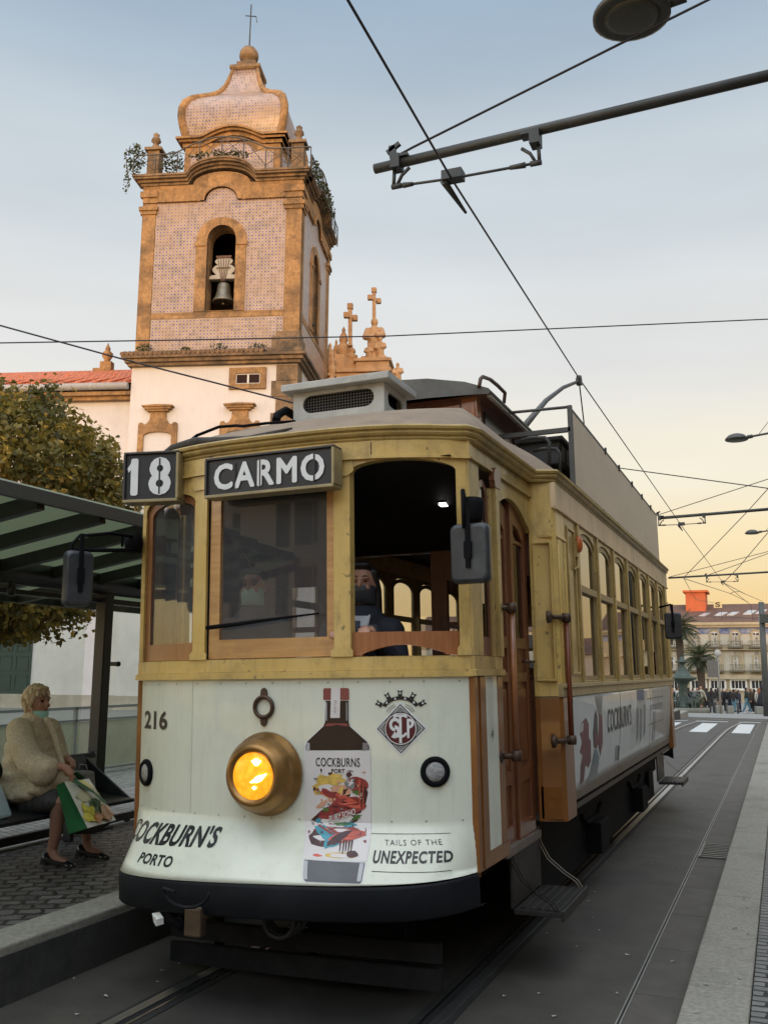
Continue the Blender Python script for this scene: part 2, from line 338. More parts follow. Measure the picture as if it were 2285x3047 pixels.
# gutter strip between drain and right kerb, with joints left open
g = MB(); y = 1.0; rnd.seed(3)
while y < 36:
    L = 0.98; g.box((-0.868, y, -0.05), (-0.572, y + L - 0.008, 0.004)); y += L
tag(g.build('gutter_strip', M_conc, bevel=0.002), kind='structure')
g = MB(); g.box((-0.895, -4, -0.05), (-0.888, 37, 0.008)); g.box((-0.875, -4, -0.05), (-0.868, 37, 0.008)); g.box((-0.888, -4, -0.05), (-0.875, 37, 0.001), 1)
dr = g.build('drain_channel', [mat('drain_lip', (0.30, 0.29, 0.26), 0.5, 0.2, 8, metal=0.3), M_groove]); tag(dr, 'narrow slotted drain channel running along the right side of the road', 'drain')
# gully grate
y0 = atz(1700 + 1100 / 2.766, 2100 + 1260 / 2.766).y; y1 = atz(1700 + 1100 / 2.766, 2100 + 1140 / 2.766).y
g = MB(); g.box((-0.86, y0, -0.02), (-0.585, y1, 0.008), 1)
for i in range(9):
    yy = y0 + 0.03 + (y1 - y0 - 0.06) * i / 8; g.box((-0.845, yy - 0.018, 0.008), (-0.60, yy + 0.018, 0.018))
for a, b in ((-0.865, -0.845), (-0.60, -0.58)): g.box((a, y0, -0.02), (b, y1, 0.020))
tag(g.build('gully_grate', [mat('grate_iron', (0.17, 0.16, 0.14), 0.5, 0.2, 10, metal=0.5), M_groove]), 'square iron gully grate set in the gutter beside the right kerb', 'grate')
# right platform edge slabs and setts
g = MB(); y = 0.4; k = 0
KZ = 0.13
while y < 46:
    L = (1.10, 1.02, 1.18, 1.06)[k % 4]; zz = gz(y + L / 2)
    g.box((-0.565, y, zz - 0.1), (-0.242, y + L - 0.007, zz + KZ + (k % 3) * 0.0012)); y += L; k += 1
tag(g.build('kerb_right', M_gran, bevel=0.012), kind='structure')
g = MB(); g.box((-0.236, -3, -0.3), (7.5, 40, KZ - 0.012))
tag(g.build('pavement_right', M_settR), kind='structure')
# left platform
PZ = 0.31
g = MB(); y = -2.0; k = 0
while y < 40:
    L = (2.0, 1.7, 2.2)[k % 3]; g.box((-4.22, y, -0.2), (-3.945, y + L - 0.006, PZ)); y += L; k += 1
tag(g.build('kerb_left', [M_gran], bevel=0.012), kind='structure')
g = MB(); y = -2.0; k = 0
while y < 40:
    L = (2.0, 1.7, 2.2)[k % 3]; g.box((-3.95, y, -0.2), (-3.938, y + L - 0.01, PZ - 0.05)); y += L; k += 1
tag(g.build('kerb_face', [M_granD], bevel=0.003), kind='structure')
g = MB(); g.box((-5.92, -2, -0.2), (-4.22, 40, PZ - 0.006))
tag(g.build('platform_paving', M_sett), kind='structure')
g = MB(); g.box((-6.12, -2, -0.2), (-5.92, 40, PZ))
tag(g.build('platform_edging', mat('pale_edging', (0.28, 0.275, 0.25), 0.7, 0.2, 12, 0.2)), kind='structure')
g = MB(); g.box((-8.9, -2, -0.2), (-6.12, 40, PZ - 0.004))
tag(g.build('pavement_left', M_lime), kind='structure')
g = MB(); g.box((-60, -2, -0.2), (-9.1, 60, PZ - 0.06))
tag(g.build('church_forecourt', mat('forecourt_stone', (0.16, 0.158, 0.145), 0.75, 0.15, 2.5, 0.15)), kind='structure')
# rails
def rail(xc, side, label):
    def off(y): return 0.0 if y < 31 else 0.006 * (y - 31) ** 2
    ys = [-6, 0, 4, 8, 14, 20, 26, 31, 33, 35, 37, 39, 41, 43, 45, 47]
    g = MB()
    def strip(a, b, z0, mi):
        for i in range(len(ys) - 1):
            p, q = ys[i], ys[i + 1]
            A = [(xc + side * a + off(p), p, gz(p) + z0), (xc + side * b + off(p), p, gz(p) + z0), (xc + side * b + off(q), q, gz(q) + z0), (xc + side * a + off(q), q, gz(q) + z0)]
            B = [(v[0], v[1], v[2] - 0.03) for v in A]
            g.add(A + B, [(0, 1, 2, 3), (0, 4, 5, 1), (2, 6, 7, 3), (1, 5, 6, 2), (3, 7, 4, 0)], mi)
    strip(0.022, 0.082, 0.012, 0); strip(-0.022, 0.022, 0.004, 1); strip(-0.036, -0.022, 0.010, 2)
    strip(-0.085, -0.036, 0.006, 3); strip(0.082, 0.12, 0.006, 3)
    return tag(g.build('tram_rail', [M_steel, M_groove, mat('rail_lip', (0.32, 0.31, 0.30), 0.3, 0.2, 6, metal=1.0), mat('rail_bed', (0.022, 0.021, 0.02), 0.7, 0.3, 8, 0.3)]), label, 'tram rail')
rail(-3.20, -1, 'grooved steel rail nearest the shelter platform, its front end shining under the tram bumper')
rail(-1.787, 1, 'grooved steel rail running out from under the tram past the wooden doors to the square')
g = MB(); 
for i in range(17): y0_, y1_ = -4 + i * 2.1, -4 + (i + 1) * 2.1; g.add([(-3.11, y0_, .0045), (-1.875, y0_, .0045), (-1.875, y1_, .0045), (-3.11, y1_, .0045)], [(0, 1, 2, 3)])
tag(g.build('track_bed', mat('track_bed_asphalt', (0.047, 0.043, 0.037), 0.6, 0.3, 2.0, 0.25, dirt=(0.020, 0.018, 0.016), dscale=1.6, damt=0.85, detail=12), recalc=False), kind='structure')
# crossing bars and stop line
g = MB()
def flatq(mb, pts, z=0.005):
    P = [atz(*p) for p in pts]; mb.add([(p.x, p.y, gz(p.y) + z) for p in P], [(0, 1, 2, 3)])
c7 = lambda x, y: (1900 + x / 3.403, 1650 + y / 3.403)
xs = [-3.75, -2.62, -1.55]; ya, yb = atz(*c7(600, 1798)).y, atz(*c7(700, 1710)).y
p = atz(*c7(500, 1798)); q = atz(*c7(690, 1798)); wbar = q.x - p.x
for x0 in (p.x - (p.x - atz(*c7(500, 1798)).x) , ):
    pass
for px_ in (500, 945): 
    x0 = atz(*c7(px_, 1798)).x; g.add([(x0, ya, 0.005), (x0 + wbar, ya, 0.005), (x0 + wbar, yb, 0.005), (x0, yb, 0.005)], [(0, 1, 2, 3)])
step_ = atz(*c7(945, 1798)).x - atz(*c7(500, 1798)).x; x0 = atz(*c7(500, 1798)).x - step_
for i in range(3): g.add([(x0 - step_ * i, ya, 0.005), (x0 - step_ * i + wbar, ya, 0.005), (x0 - step_ * i + wbar, yb, 0.005), (x0 - step_ * i, yb, 0.005)], [(0, 1, 2, 3)])
y2 = atz(*c7(900, 1698)).y; xr = atz(*c7(1235, 1700)).x
for a, b in ((-6.0, -3.38), (-3.08, -1.95), (-1.58, xr)): g.add([(a, y2, 0.005), (b, y2, 0.005), (b, y2 + 0.30, 0.005), (a, y2 + 0.30, 0.005)], [(0, 1, 2, 3)])
tag(g.build('road_markings', M_white, recalc=False), kind='structure')
# bits of litter on the road near the kerbs
rnd.seed(11); g = MB()
for i in range(46):
    if i < 24: x, y, z = rnd.uniform(-1.6, -0.6), rnd.uniform(4.5, 16), 0.008
    elif i < 38: x, y, z = rnd.uniform(-0.5, -0.28), rnd.uniform(4.5, 8), KZ + 0.004
    else: x, y, z = rnd.uniform(-3.9, -3.35), rnd.uniform(4.3, 6), 0.008
    a = rnd.uniform(0, 6.28); L = rnd.uniform(0.008, 0.020); wd = rnd.uniform(0.003, 0.007); c, s_ = math.cos(a), math.sin(a)
    g.add([(x + c * L - s_ * wd, y + s_ * L + c * wd, z), (x - c * L - s_ * wd, y - s_ * L + c * wd, z + 0.004), (x - c * L + s_ * wd, y - s_ * L - c * wd, z), (x + c * L + s_ * wd, y + s_ * L - c * wd, z + 0.006)], [(0, 1, 2, 3)])
tag(g.build('litter', mat('litter_paper', (0.34, 0.33, 0.30), 0.8, 0.3, 30), recalc=False), 'scattered scraps and cigarette ends on the road and kerb', 'litter', kind='stuff')
# ---------------------------------------------------------------- the tram (local frame: x right, y back, z up; the car leans a little)
OX, LEAN = -2.60, 0.024
tram = thing('tram', 'vintage yellow and cream electric tram with a lit amber headlight, leaning on the near track', 'tram', (OX, 0, 0), (0, -LEAN, 0))
TM = Matrix.Translation((OX, 0, 0)) @ Matrix.Rotation(-LEAN, 4, 'Y')
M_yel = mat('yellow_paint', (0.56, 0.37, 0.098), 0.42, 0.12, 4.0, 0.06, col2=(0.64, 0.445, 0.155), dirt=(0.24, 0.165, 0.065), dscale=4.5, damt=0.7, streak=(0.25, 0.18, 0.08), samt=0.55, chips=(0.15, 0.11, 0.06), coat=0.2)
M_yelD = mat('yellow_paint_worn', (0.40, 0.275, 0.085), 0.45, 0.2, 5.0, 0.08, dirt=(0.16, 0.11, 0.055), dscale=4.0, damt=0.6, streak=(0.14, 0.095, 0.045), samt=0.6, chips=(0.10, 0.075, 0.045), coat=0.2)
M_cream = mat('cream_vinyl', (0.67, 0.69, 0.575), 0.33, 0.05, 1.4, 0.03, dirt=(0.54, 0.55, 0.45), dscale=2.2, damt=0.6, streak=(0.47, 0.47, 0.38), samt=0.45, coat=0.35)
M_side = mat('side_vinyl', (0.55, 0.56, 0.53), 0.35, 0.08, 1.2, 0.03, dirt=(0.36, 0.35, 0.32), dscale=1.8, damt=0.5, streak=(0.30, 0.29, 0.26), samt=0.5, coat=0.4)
M_blk = mat('black_paint', (0.009, 0.010, 0.013), 0.7, 0.4, 3.0, 0.1, dirt=(0.018, 0.017, 0.016), dscale=6, damt=0.5, spec=0.18)
M_black = mat('plain_black', (0.005, 0.005, 0.006), 0.8, spec=0.12)
M_oak = mat('light_oak', (0.43, 0.22, 0.075), 0.38, 0.3, 3.0, 0.08, col2=(0.60, 0.34, 0.13), stretch=(1.2, 1.2, 14), dirt=(0.22, 0.13, 0.08), dscale=4, damt=0.5, coat=0.3)
M_wood = mat('red_wood', (0.24, 0.082, 0.028), 0.35, 0.3, 3.0, 0.08, col2=(0.38, 0.15, 0.055), stretch=(14, 14, 1.2), dirt=(0.09, 0.035, 0.02), dscale=3, damt=0.5, coat=0.4)
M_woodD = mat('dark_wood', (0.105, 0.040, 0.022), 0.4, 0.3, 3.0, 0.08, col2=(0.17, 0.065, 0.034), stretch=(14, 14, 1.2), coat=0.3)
M_orange = mat('ochre_paint', (0.20, 0.072, 0.011), 0.42, 0.15, 4.0, 0.06, dirt=(0.12, 0.05, 0.014), dscale=3.0, damt=0.6, coat=0.3)
M_roof = mat('roof_canvas', (0.27, 0.20, 0.14), 0.9, 0.3, 5.0, 0.5, dirt=(0.12, 0.09, 0.065), dscale=2.5, damt=0.7)
M_grey = mat('grey_paint', (0.42, 0.42, 0.39), 0.55, 0.15, 6.0, 0.1, dirt=(0.16, 0.15, 0.14), dscale=4, damt=0.6)
M_fascia = mat('pale_fascia', (0.68, 0.50, 0.30), 0.5, 0.15, 3.0, 0.1, dirt=(0.42, 0.29, 0.16), dscale=2.6, damt=0.6, streak=(0.33, 0.23, 0.13), samt=0.55)
M_brass = mat('aged_brass', (0.30, 0.165, 0.055), 0.36, 0.25, 8.0, 0.08, metal=0.75, dirt=(0.12, 0.075, 0.04), dscale=6, damt=0.5)
M_ironB = mat('brown_iron', (0.075, 0.043, 0.026), 0.5, 0.3, 14.0, 0.15, metal=0.4)
M_mesh = mat('dark_mesh', (0.02, 0.018, 0.017), 0.8)
M_letter = mat('sign_white', (0.68, 0.69, 0.68), 0.5, 0.05, 8)
M_gold = mat('khaki_frame', (0.30, 0.235, 0.115), 0.45, 0.2, 8, 0.05, dirt=(0.12, 0.10, 0.06), dscale=5)
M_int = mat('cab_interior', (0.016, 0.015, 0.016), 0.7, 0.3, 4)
M_intY = mat('interior_cream', (0.42, 0.33, 0.13), 0.5, 0.1, 4)
G_front = glass('windscreen_glass', (0.96, 0.96, 0.96), 0.06, 0.02, 0.06, (0.42, 0.42, 0.43))
G_dark = glass('corner_glass', (0.86, 0.87, 0.86), 0.06, 0.03, 0.10, (0.34, 0.34, 0.34))
G_side = glass('side_glass', (0.15, 0.14, 0.13), 0.075, 0.015)
G_left = glass('far_side_glass', (0.85, 0.85, 0.84), 0.05, 0.015)
WH = 1.09
def ss(t): t = max(0.0, min(1.0, t)); return t
def fy(x, z):
    a = min(abs(x) / WH, 1.0); y = 4.80 + 0.28 * a ** 3
    if z < 0.98: y -= 0.27 * ((0.98 - z) / 0.28) ** 1.3 * (1 - a ** 12)
    return y
def FR(u, d, v): return (u, fy(u, v) + d, v)
def part(mb, name, m, parent=None, bevel=0.0, label=None, **k):
    o = mb.build(name, m, parent or tram, bevel, **k)
    if label: o['label'] = label
    return o
CU = [i * 0.12 - 1.08 for i in range(1, 18)]
# front dash panel with flared skirt
zs = [1.742, 1.6, 1.45, 1.3, 1.15, 1.02, 0.99, 0.975, 0.955, 0.92, 0.88, 0.84, 0.80, 0.76, 0.725, 0.70]
us = [-WH + 2 * WH * i / 48 for i in range(49)]
def zf(u, z): return z if z > 0.72 else 0.70 + 0.025 * u
g = MB(); g.sheet([[FR(u, 0, zf(u, z)) for u in us] for z in zs]); g.sheet([[FR(u, 0.03, zf(u, z)) for u in us] for z in zs], flip=True)
g.sheet([[FR(u, 0, zf(u, 0.70)), FR(u, 0.03, zf(u, 0.70))] for u in us], smooth=False)
for u_ in (-0.545, 0.425):  # panel seams as flat darker lines, screws as darker dots
    g.plate(rect(u_ - .0012, 0.99, u_ + .0012, 1.74), [], -.0012, -.0012, FR, 1, (), [1.1, 1.3, 1.5])
for u_ in [-1.02 + .17 * i for i in range(13)]:
    for z_ in (1.715, 0.99): g.plate([(u_ + .006 * math.cos(k * 1.05), z_ + .006 * math.sin(k * 1.05)) for k in range(6)], [], -.0016, -.0016, FR, 1)
panel = part(g, 'front_panel', [M_cream, mat('seam_dark', (0.33, 0.34, 0.28), 0.5)], label='pale green front panel with a flared skirt and advertising')
# bumper
g = MB(); pr = [(-0.002, 0.002), (-0.016, -0.002), (-0.020, -0.012), (-0.010, -0.155), (0.0, -0.165), (0.10, -0.165)]
us2 = [-1.085 + 2.17 * i / 44 for i in range(45)]
g.sheet([[(u * (1.012), fy(u, 0.70) + d, 0.695 + 0.025 * u + h) for u in us2] for d, h in pr])
part(g, 'bumper', M_blk, recalc=False)
# belt rails
g = MB(); g.plate(rect(-1.105, 1.74, 1.105, 1.778), [], -0.022, 0.02, FR, 0, CU); g.plate(rect(-1.09, 1.779, 1.09, 1.852), [], -0.010, 0.02, FR, 0, CU)
part(g, 'belt_rail', M_yel)
# window frame of the front: posts and arched head
def arch_low(u0, v0, u1, vs_, rise, n=12): return arch(u0, v0, u1, vs_, rise, n)
L_, C_, Rw = arch(-1.06, 1.853, -0.548, 2.80, 0.07), arch(-0.455, 1.853, 0.380, 2.84, 0.08), arch(0.474, 1.853, 1.030, 2.885, 0.062)
g = MB(); g.plate(rect(-WH, 1.8525, WH, 2.955), [L_, C_, Rw], -0.012, 0.05, FR, 0, CU)
for u0, u1 in ((-0.553, -0.45), (0.376, 0.478)):           # pads at the feet and heads of the posts
    g.plate([(u0 - .012, 1.853), (u1 + .012, 1.853), (u1 + .012, 1.885), (u1 - .012, 1.905), (u0 + .012, 1.905), (u0 - .012, 1.885)], [], -0.02, -0.012, FR)
    g.plate([(u0 - .02, 2.945), (u1 + .02, 2.945), (u1 + .02, 2.885), (u1 - .01, 2.86), (u0 + .01, 2.86), (u0 - .02, 2.885)], [], -0.02, -0.012, FR)
g.plate([(1.02, 1.853), (1.085, 1.853), (1.085, 1.89), (1.06, 1.915), (1.035, 1.915), (1.02, 1.89)], [], -0.02, -0.012, FR)
part(g, 'front_window_frame', M_yel, bevel=0.004)
g = MB(); g.plate(rect(-WH - .012, 2.956, WH + .012, 3.052), [], -0.022, 0.05, FR, 0, CU); g.plate(rect(-WH - .02, 2.948, WH + .02, 2.962), [], -0.032, -0.012, FR, 0, CU)
g.plate(rect(0.60, 2.972, 0.604, 3.045), [], -0.024, -0.02, FR, 1)
part(g, 'front_fascia', [M_yel, M_black])
# sashes
def sash(o_, inner, m, gm, name, dd=0.012):
    g = MB(); g.plate(o_, [inner], dd, dd + 0.035, FR, 0, CU); f = part(g, name, m, bevel=0.003)
    q = MB(); q.plate(inner, [], dd + 0.014, dd + 0.019, FR, 0, CU); part(q, 'window_pane', gm, f)
    return f
sash(arch(-1.058, 1.855, -0.55, 2.798, 0.068), arch(-0.995, 1.955, -0.572, 2.76, 0.06), mat('brown_sash', (0.24, 0.10, 0.04), 0.4, 0.3, 3, 0.08, col2=(0.34, 0.15, 0.06), stretch=(14, 14, 1.2), coat=0.3), G_dark, 'window_sash')
ms = sash(arch(-0.440, 1.857, 0.372, 2.838, 0.076), arch(-0.368, 1.965, 0.328, 2.82, 0.07), M_oak, G_front, 'window_sash')
g = MB(); g.plate(rect(-0.455, 1.853, -0.44, 2.84), [], 0.012, 0.03, FR); part(g, 'sash_channel', M_black)
g = MB(); g.tube([FR(-0.425, -0.035, 2.035), FR(-0.2, -0.04, 2.05), FR(0.0, -0.04, 2.068), FR(0.30, -0.03, 2.092)], [0.014, 0.013, 0.010, 0.005], 6)
part(g, 'wiper', M_black, ms)
g = MB(); o_ = [(0.478, 1.858), (0.53, 1.858)] + [(0.53 + 0.42 * i / 10, 1.868 + 0.045 * math.sin(math.pi * i / 10)) for i in range(11)] + [(0.955, 1.858), (1.028, 1.858), (1.028, 1.985), (0.478, 1.985)]
g.plate(o_, [], 0.012, 0.05, FR, 0, CU); part(g, 'dropped_sash', M_wood, bevel=0.004, label='lowered window sash with an arched lower rail')
# gutter moulding round the whole car
def outline(over=0.0):                              # plan of the roof edge, right front quarter then back
    P = [(u, fy(u, 2) - over) for u in [i * WH / 12 for i in range(12)]]
    P += [(WH - 0.012 + over * 0.6, 5.045 - over * 0.6), (WH + 0.01 + over, 5.12), (WH + 0.015 + over, 5.4), (WH + 0.035 + over, 6.36), (1.262 + over, 6.45 - over * 0.5), (1.268 + over, 6.6), (1.268 + over, 9.9)]
    return P
def full_loop(over):
    q = outline(over); right = q + [(x, 19.8 - y) for x, y in q[-2::-1]]
    return right + [(-x, y) for x, y in right[-2:0:-1]]
prof = [(0.0, 3.050), (0.022, 3.052), (0.030, 3.062), (0.024, 3.072), (0.040, 3.080), (0.048, 3.092), (0.042, 3.104), (0.058, 3.112), (0.062, 3.126), (0.045, 3.138), (-0.03, 3.142)]
g = MB(); loops = [full_loop(o) for o, z in prof]; n = len(loops[0])
for i in range(len(prof) - 1):
    vs_ = [(x, y, prof[i][1]) for x, y in loops[i]] + [(x, y, prof[i + 1][1]) for x, y in loops[i + 1]]
    g.add(vs_, [(k, (k + 1) % n, n + (k + 1) % n, n + k) for k in range(n)], 0, True)
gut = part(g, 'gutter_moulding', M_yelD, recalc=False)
# lower roof: from the gutter up to the clerestory, hooded over both platforms
def lerp(a, b, t): return a + (b - a) * t
g = MB(); edge = full_loop(0.03); rows = []
inner = [(max(-0.66, min(0.66, x * 0.66)), max(6.7, min(13.1, y))) for x, y in edge]
for t, zt in ((0, 0.0), (0.06, 0.13), (0.2, 0.42), (0.32, 0.62), (0.47, 0.80), (0.65, 0.91), (0.85, 0.98), (1, 1.0)):
    r_ = []
    for (x, y), (ix, iy) in zip(edge, inner):
        sd_ = min(1, max(0, (abs(x) - 1.0) / 0.25)); r_.append((lerp(x, ix, t), lerp(y, iy, t), 3.138 + 0.41 * lerp(zt, t * .75 + zt * .25, sd_)))
    rows.append(r_)
for i in range(len(rows) - 1):
    g.add(rows[i] + rows[i + 1], [(k, (k + 1) % n, n + (k + 1) % n, n + k) for k in range(n)], 0, True)
roof = part(g, 'lower_roof', M_roof, recalc=False)
# clerestory
g = MB(); g.box((-0.66, 6.7, 3.36), (0.66, 13.1, 3.80))
cl = part(g, 'clerestory', M_woodD)
g = MB()
for x0, x1 in ((-0.60, -0.06), (0.0, 0.54)): g.plate(rect(x0, 3.53, x1, 3.76), [rect(x0 + .04, 3.56, x1 - .04, 3.73)], 6.685, 6.70, lambda u, d, v: (u, d, v))
g.box((0.56, 6.675, 3.40), (0.665, 6.70, 3.80)); g.box((0.661, 6.675, 3.40), (0.68, 6.78, 3.80))
part(g, 'clerestory_trim', M_wood, cl)
for s in (1, -1):
    for i in range(7):
        y = 6.92 + i * 0.87; g = MB(); g.box((s * 0.66, y, 3.60), (s * 0.672, y + 0.72, 3.75), 0); part(g, 'clerestory_window', mat('clerestory_glass', (0.018, 0.014, 0.013), 0.3), cl)
g = MB(); pts = [(-0.79, 3.80), (-0.805, 3.815), (-0.79, 3.84), (-0.62, 3.90), (-0.34, 3.95), (0, 3.97), (0.34, 3.95), (0.62, 3.90), (0.79, 3.84), (0.805, 3.815), (0.79, 3.80)]
ye = lambda x, f: (6.52 + 0.10 * (x / 0.8) ** 2) if f else (13.28 - 0.10 * (x / 0.8) ** 2)
rows = [[(x, lerp(ye(x, 1), ye(x, 0), t), z) for x, z in pts] for t in (0, 0.1, 0.3, 0.5, 0.7, 0.9, 1)]
g.sheet(rows)
g.sheet([[(x, ye(x, 1), z) for x, z in pts], [(x, ye(x, 1), 3.797) for x, z in pts]]); g.sheet([[(x, ye(x, 0), z) for x, z in pts], [(x, ye(x, 0), 3.797) for x, z in pts]])
g.sheet([[(-0.79, ye(.79, 1), 3.797), (0.79, ye(.79, 1), 3.797)], [(-0.79, ye(.79, 0), 3.797), (0.79, ye(.79, 0), 3.797)]], 1)
part(g, 'upper_roof', [mat('upper_roof_paint', (0.115, 0.112, 0.100), 0.65, 0.25, 5, 0.2, dirt=(0.05, 0.048, 0.044), dscale=3), M_woodD], cl, recalc=False)
g = MB(); g.box((0.765, 6.65, 3.787), (0.795, 13.2, 3.796)); part(g, 'roof_edge_strip', mat('pale_strip', (0.4, 0.38, 0.33), 0.5), cl)
# ventilator box on the front hood
g = MB(); fn = lambda u, d, v: (u, d, v)
slot = lambda u0, u1, c, r: [(u0 + r - r * math.sin(math.pi * i / 8), c - r * math.cos(math.pi * i / 8)) for i in range(9)] + [(u1 - r + r * math.sin(math.pi * i / 8), c + r * math.cos(math.pi * i / 8)) for i in range(9)]
g.plate(rect(-0.35, 3.42, 0.33, 3.685), [slot(-0.275, 0.255, 3.595, 0.062)], 5.70, 5.72, fn)
g.box((-0.35, 6.10, 3.42), (0.33, 6.12, 3.685)); g.box((-0.35, 5.721, 3.42), (-0.33, 6.10, 3.685))
g.plate(rect(5.721, 3.42, 6.10, 3.685), [slot(5.77, 6.05, 3.59, 0.05)], 0.31, 0.33, lambda u, d, v: (d, u, v))
vent = part(g, 'roof_ventilator', M_grey, bevel=0.004)
g = MB(); cp = [(-0.41, 5.63), (0.39, 5.63), (0.39, 6.17), (-0.41, 6.17)]
g.add([(x, y, 3.686) for x, y in cp] + [(x, y, 3.735) for x, y in cp] + [(x * 0.85, 5.9 + (y - 5.9) * 0.8, 3.745) for x, y in cp], [(3, 2, 1, 0)] + [(i, (i + 1) % 4, 4 + (i + 1) % 4, 4 + i) for i in range(4)] + [(4 + i, 4 + (i + 1) % 4, 8 + (i + 1) % 4, 8 + i) for i in range(4)] + [(8, 9, 10, 11)])
part(g, 'ventilator_lid', M_grey, vent, 0.006)
g = MB()
for i in range(27): x = -0.29 + i * 0.0215; g.box((x, 5.724, 3.525), (x + 0.0035, 5.727, 3.665), 0)
for i in range(7): z = 3.535 + i * 0.02; g.box((-0.30, 5.727, z), (0.28, 5.730, z + 0.0035), 0)
g.box((-0.325, 5.80, 3.45), (0.305, 5.81, 3.68), 1); g.box((0.27, 5.76, 3.52), (0.275, 6.06, 3.66), 1)
part(g, 'ventilator_mesh', [mat('mesh_wire', (0.10, 0.09, 0.08), 0.6), M_black], vent)
# cables and tarry patches on the front hood
g = MB(); g.tube([(-0.86, 5.10, 3.21), (-0.70, 5.05, 3.275), (-0.60, 5.15, 3.345), (-0.50, 5.2, 3.355), (-0.42, 5.15, 3.33), (-0.28, 5.2, 3.345), (-0.15, 5.35, 3.38)], 0.010, 6)
g.tube([(-0.40, 5.90, 3.56), (-0.42, 5.72, 3.58), (-0.43, 5.62, 3.52), (-0.40, 5.55, 3.46)], 0.03, 8)
part(g, 'roof_cable', M_black)
g = MB(); rnd.seed(5)
g.tube([(u, fy(u, 2) + 0.03, 3.168 + 0.02 * math.sin(u * 7)) for u in (-0.95, -0.8, -0.6, -0.4, -0.2, 0.0, 0.1)], [0.010, 0.024, 0.028, 0.024, 0.02, 0.014, 0.006], 8)
part(g, 'roof_sealing', mat('tar', (0.05, 0.044, 0.04), 0.9, 0.4, 12, 0.6))
# resistor box, hoops, hand loops on the roof
g = MB(); g.box((0.83, 7.32, 3.38), (1.15, 8.8, 3.56)); g.box((0.80, 7.27, 3.56), (1.19, 8.9, 3.59))
for i in range(8): g.box((1.151, 7.37 + i * 0.18, 3.40), (1.162, 7.48 + i * 0.18, 3.54))
part(g, 'resistor_box', mat('resistor_paint', (0.045, 0.047, 0.05), 0.6, 0.3, 8, 0.1), bevel=0.006)
for y0 in (6.78, 7.16):
    g = MB(); g.tube([(1.18, y0, 3.22), (1.19, y0, 3.42), (1.16, y0, 3.46), (1.06, y0, 3.47), (0.98, y0, 3.46)], 0.014, 8); part(g, 'roof_hoop', M_iron)
TMI = TM.inverted()
def tl(px, py, y):                                   # sight line -> tram frame, on the plane y
    o = TMI @ CAMP; d = TMI.to_3x3() @ ray(px, py); return o + d * ((y - o.y) / d.y)
def tlx(px, py, x):
    o = TMI @ CAMP; d = TMI.to_3x3() @ ray(px, py); return o + d * ((x - o.x) / d.x)
g = MB(); g.tube([tlx(px, py, 0.74) for px, py in ((1425, 1152), (1429, 1128), (1436, 1121), (1458, 1129), (1480, 1147), (1502, 1169), (1499, 1198))], 0.015, 8); part(g, 'roof_hand_loop', M_ironB)
# advertising board along the roof edge
bb = MB(); bb.box((1.255, 7.22, 3.16), (1.285, 12.65, 3.755)); board = part(bb, 'advertising_board', mat('board_back', (0.62, 0.50, 0.36), 0.6, 0.06, 1.2, 0.05, dirt=(0.48, 0.38, 0.26), dscale=1.0, damt=0.5, stretch=(1, 0.4, 3)), label='blank cream advertising board along the right roof edge')
g = MB(); g.bar((1.27, 7.20, 3.10), (1.27, 7.20, 3.80), 0.035, 0.035); g.bar((1.27, 7.2, 3.765), (1.27, 12.67, 3.765), 0.03, 0.03); g.bar((1.27, 12.66, 3.1), (1.27, 12.66, 3.78), 0.03, 0.03); g.bar((1.28, 7.2, 3.155), (1.28, 12.67, 3.155), 0.03, 0.03)
g.bar((1.27, 7.2, 3.61), (0.70, 7.2, 3.61), 0.035, 0.035); g.tube([(1.27, 7.2, 3.79), (0.78, 7.2, 3.80)], 0.012, 6); g.bar((1.27, 10, 3.62), (0.70, 10, 3.66), 0.03, 0.03); g.bar((1.27, 12.6, 3.62), (0.70, 12.6, 3.66), 0.03, 0.03)
part(g, 'board_frame', mat('frame_grey', (0.075, 0.072, 0.065), 0.6), board)
for y in (8.4, 9.2, 10.1, 10.9, 11.7):
    g = MB(); g.box((1.284, y, 3.13), (1.30, y + 0.03, 3.17)); part(g, 'board_clip', M_iron, board)
    g = MB(); g.box((1.284, y + .3, 3.735), (1.30, y + .33, 3.795)); part(g, 'board_clip', M_iron, board)
# trolley pole
P0, P3 = tl(1560, 1268, 10.6), tl(1722, 1134, 12.35)
g = MB(); g.tube([P0, tl(1590, 1232, 10.95), tl(1625, 1191, 11.35), tl(1675, 1153, 11.85), P3], [0.040, 0.036, 0.032, 0.026, 0.02], 8)
tp = part(g, 'trolley_pole', mat('pole_paint', (0.09, 0.085, 0.08), 0.5, 0.2, 8))
g = MB(); g.lathe([(0.05, -0.03), (0.06, 0), (0.05, 0.03)], P3 + Vector((0, 0.02, 0.03)), (1, 0, 0), 12); g.box(P3 - Vector((0.035, 0.05, 0.05)), P3 + Vector((0.035, 0.05, 0.03)))
part(g, 'trolley_head', M_iron, tp)
g = MB(); g.tube([P3, tl(1737, 1262, 12.62)], 0.009, 5); part(g, 'trolley_rope', M_black, tp)
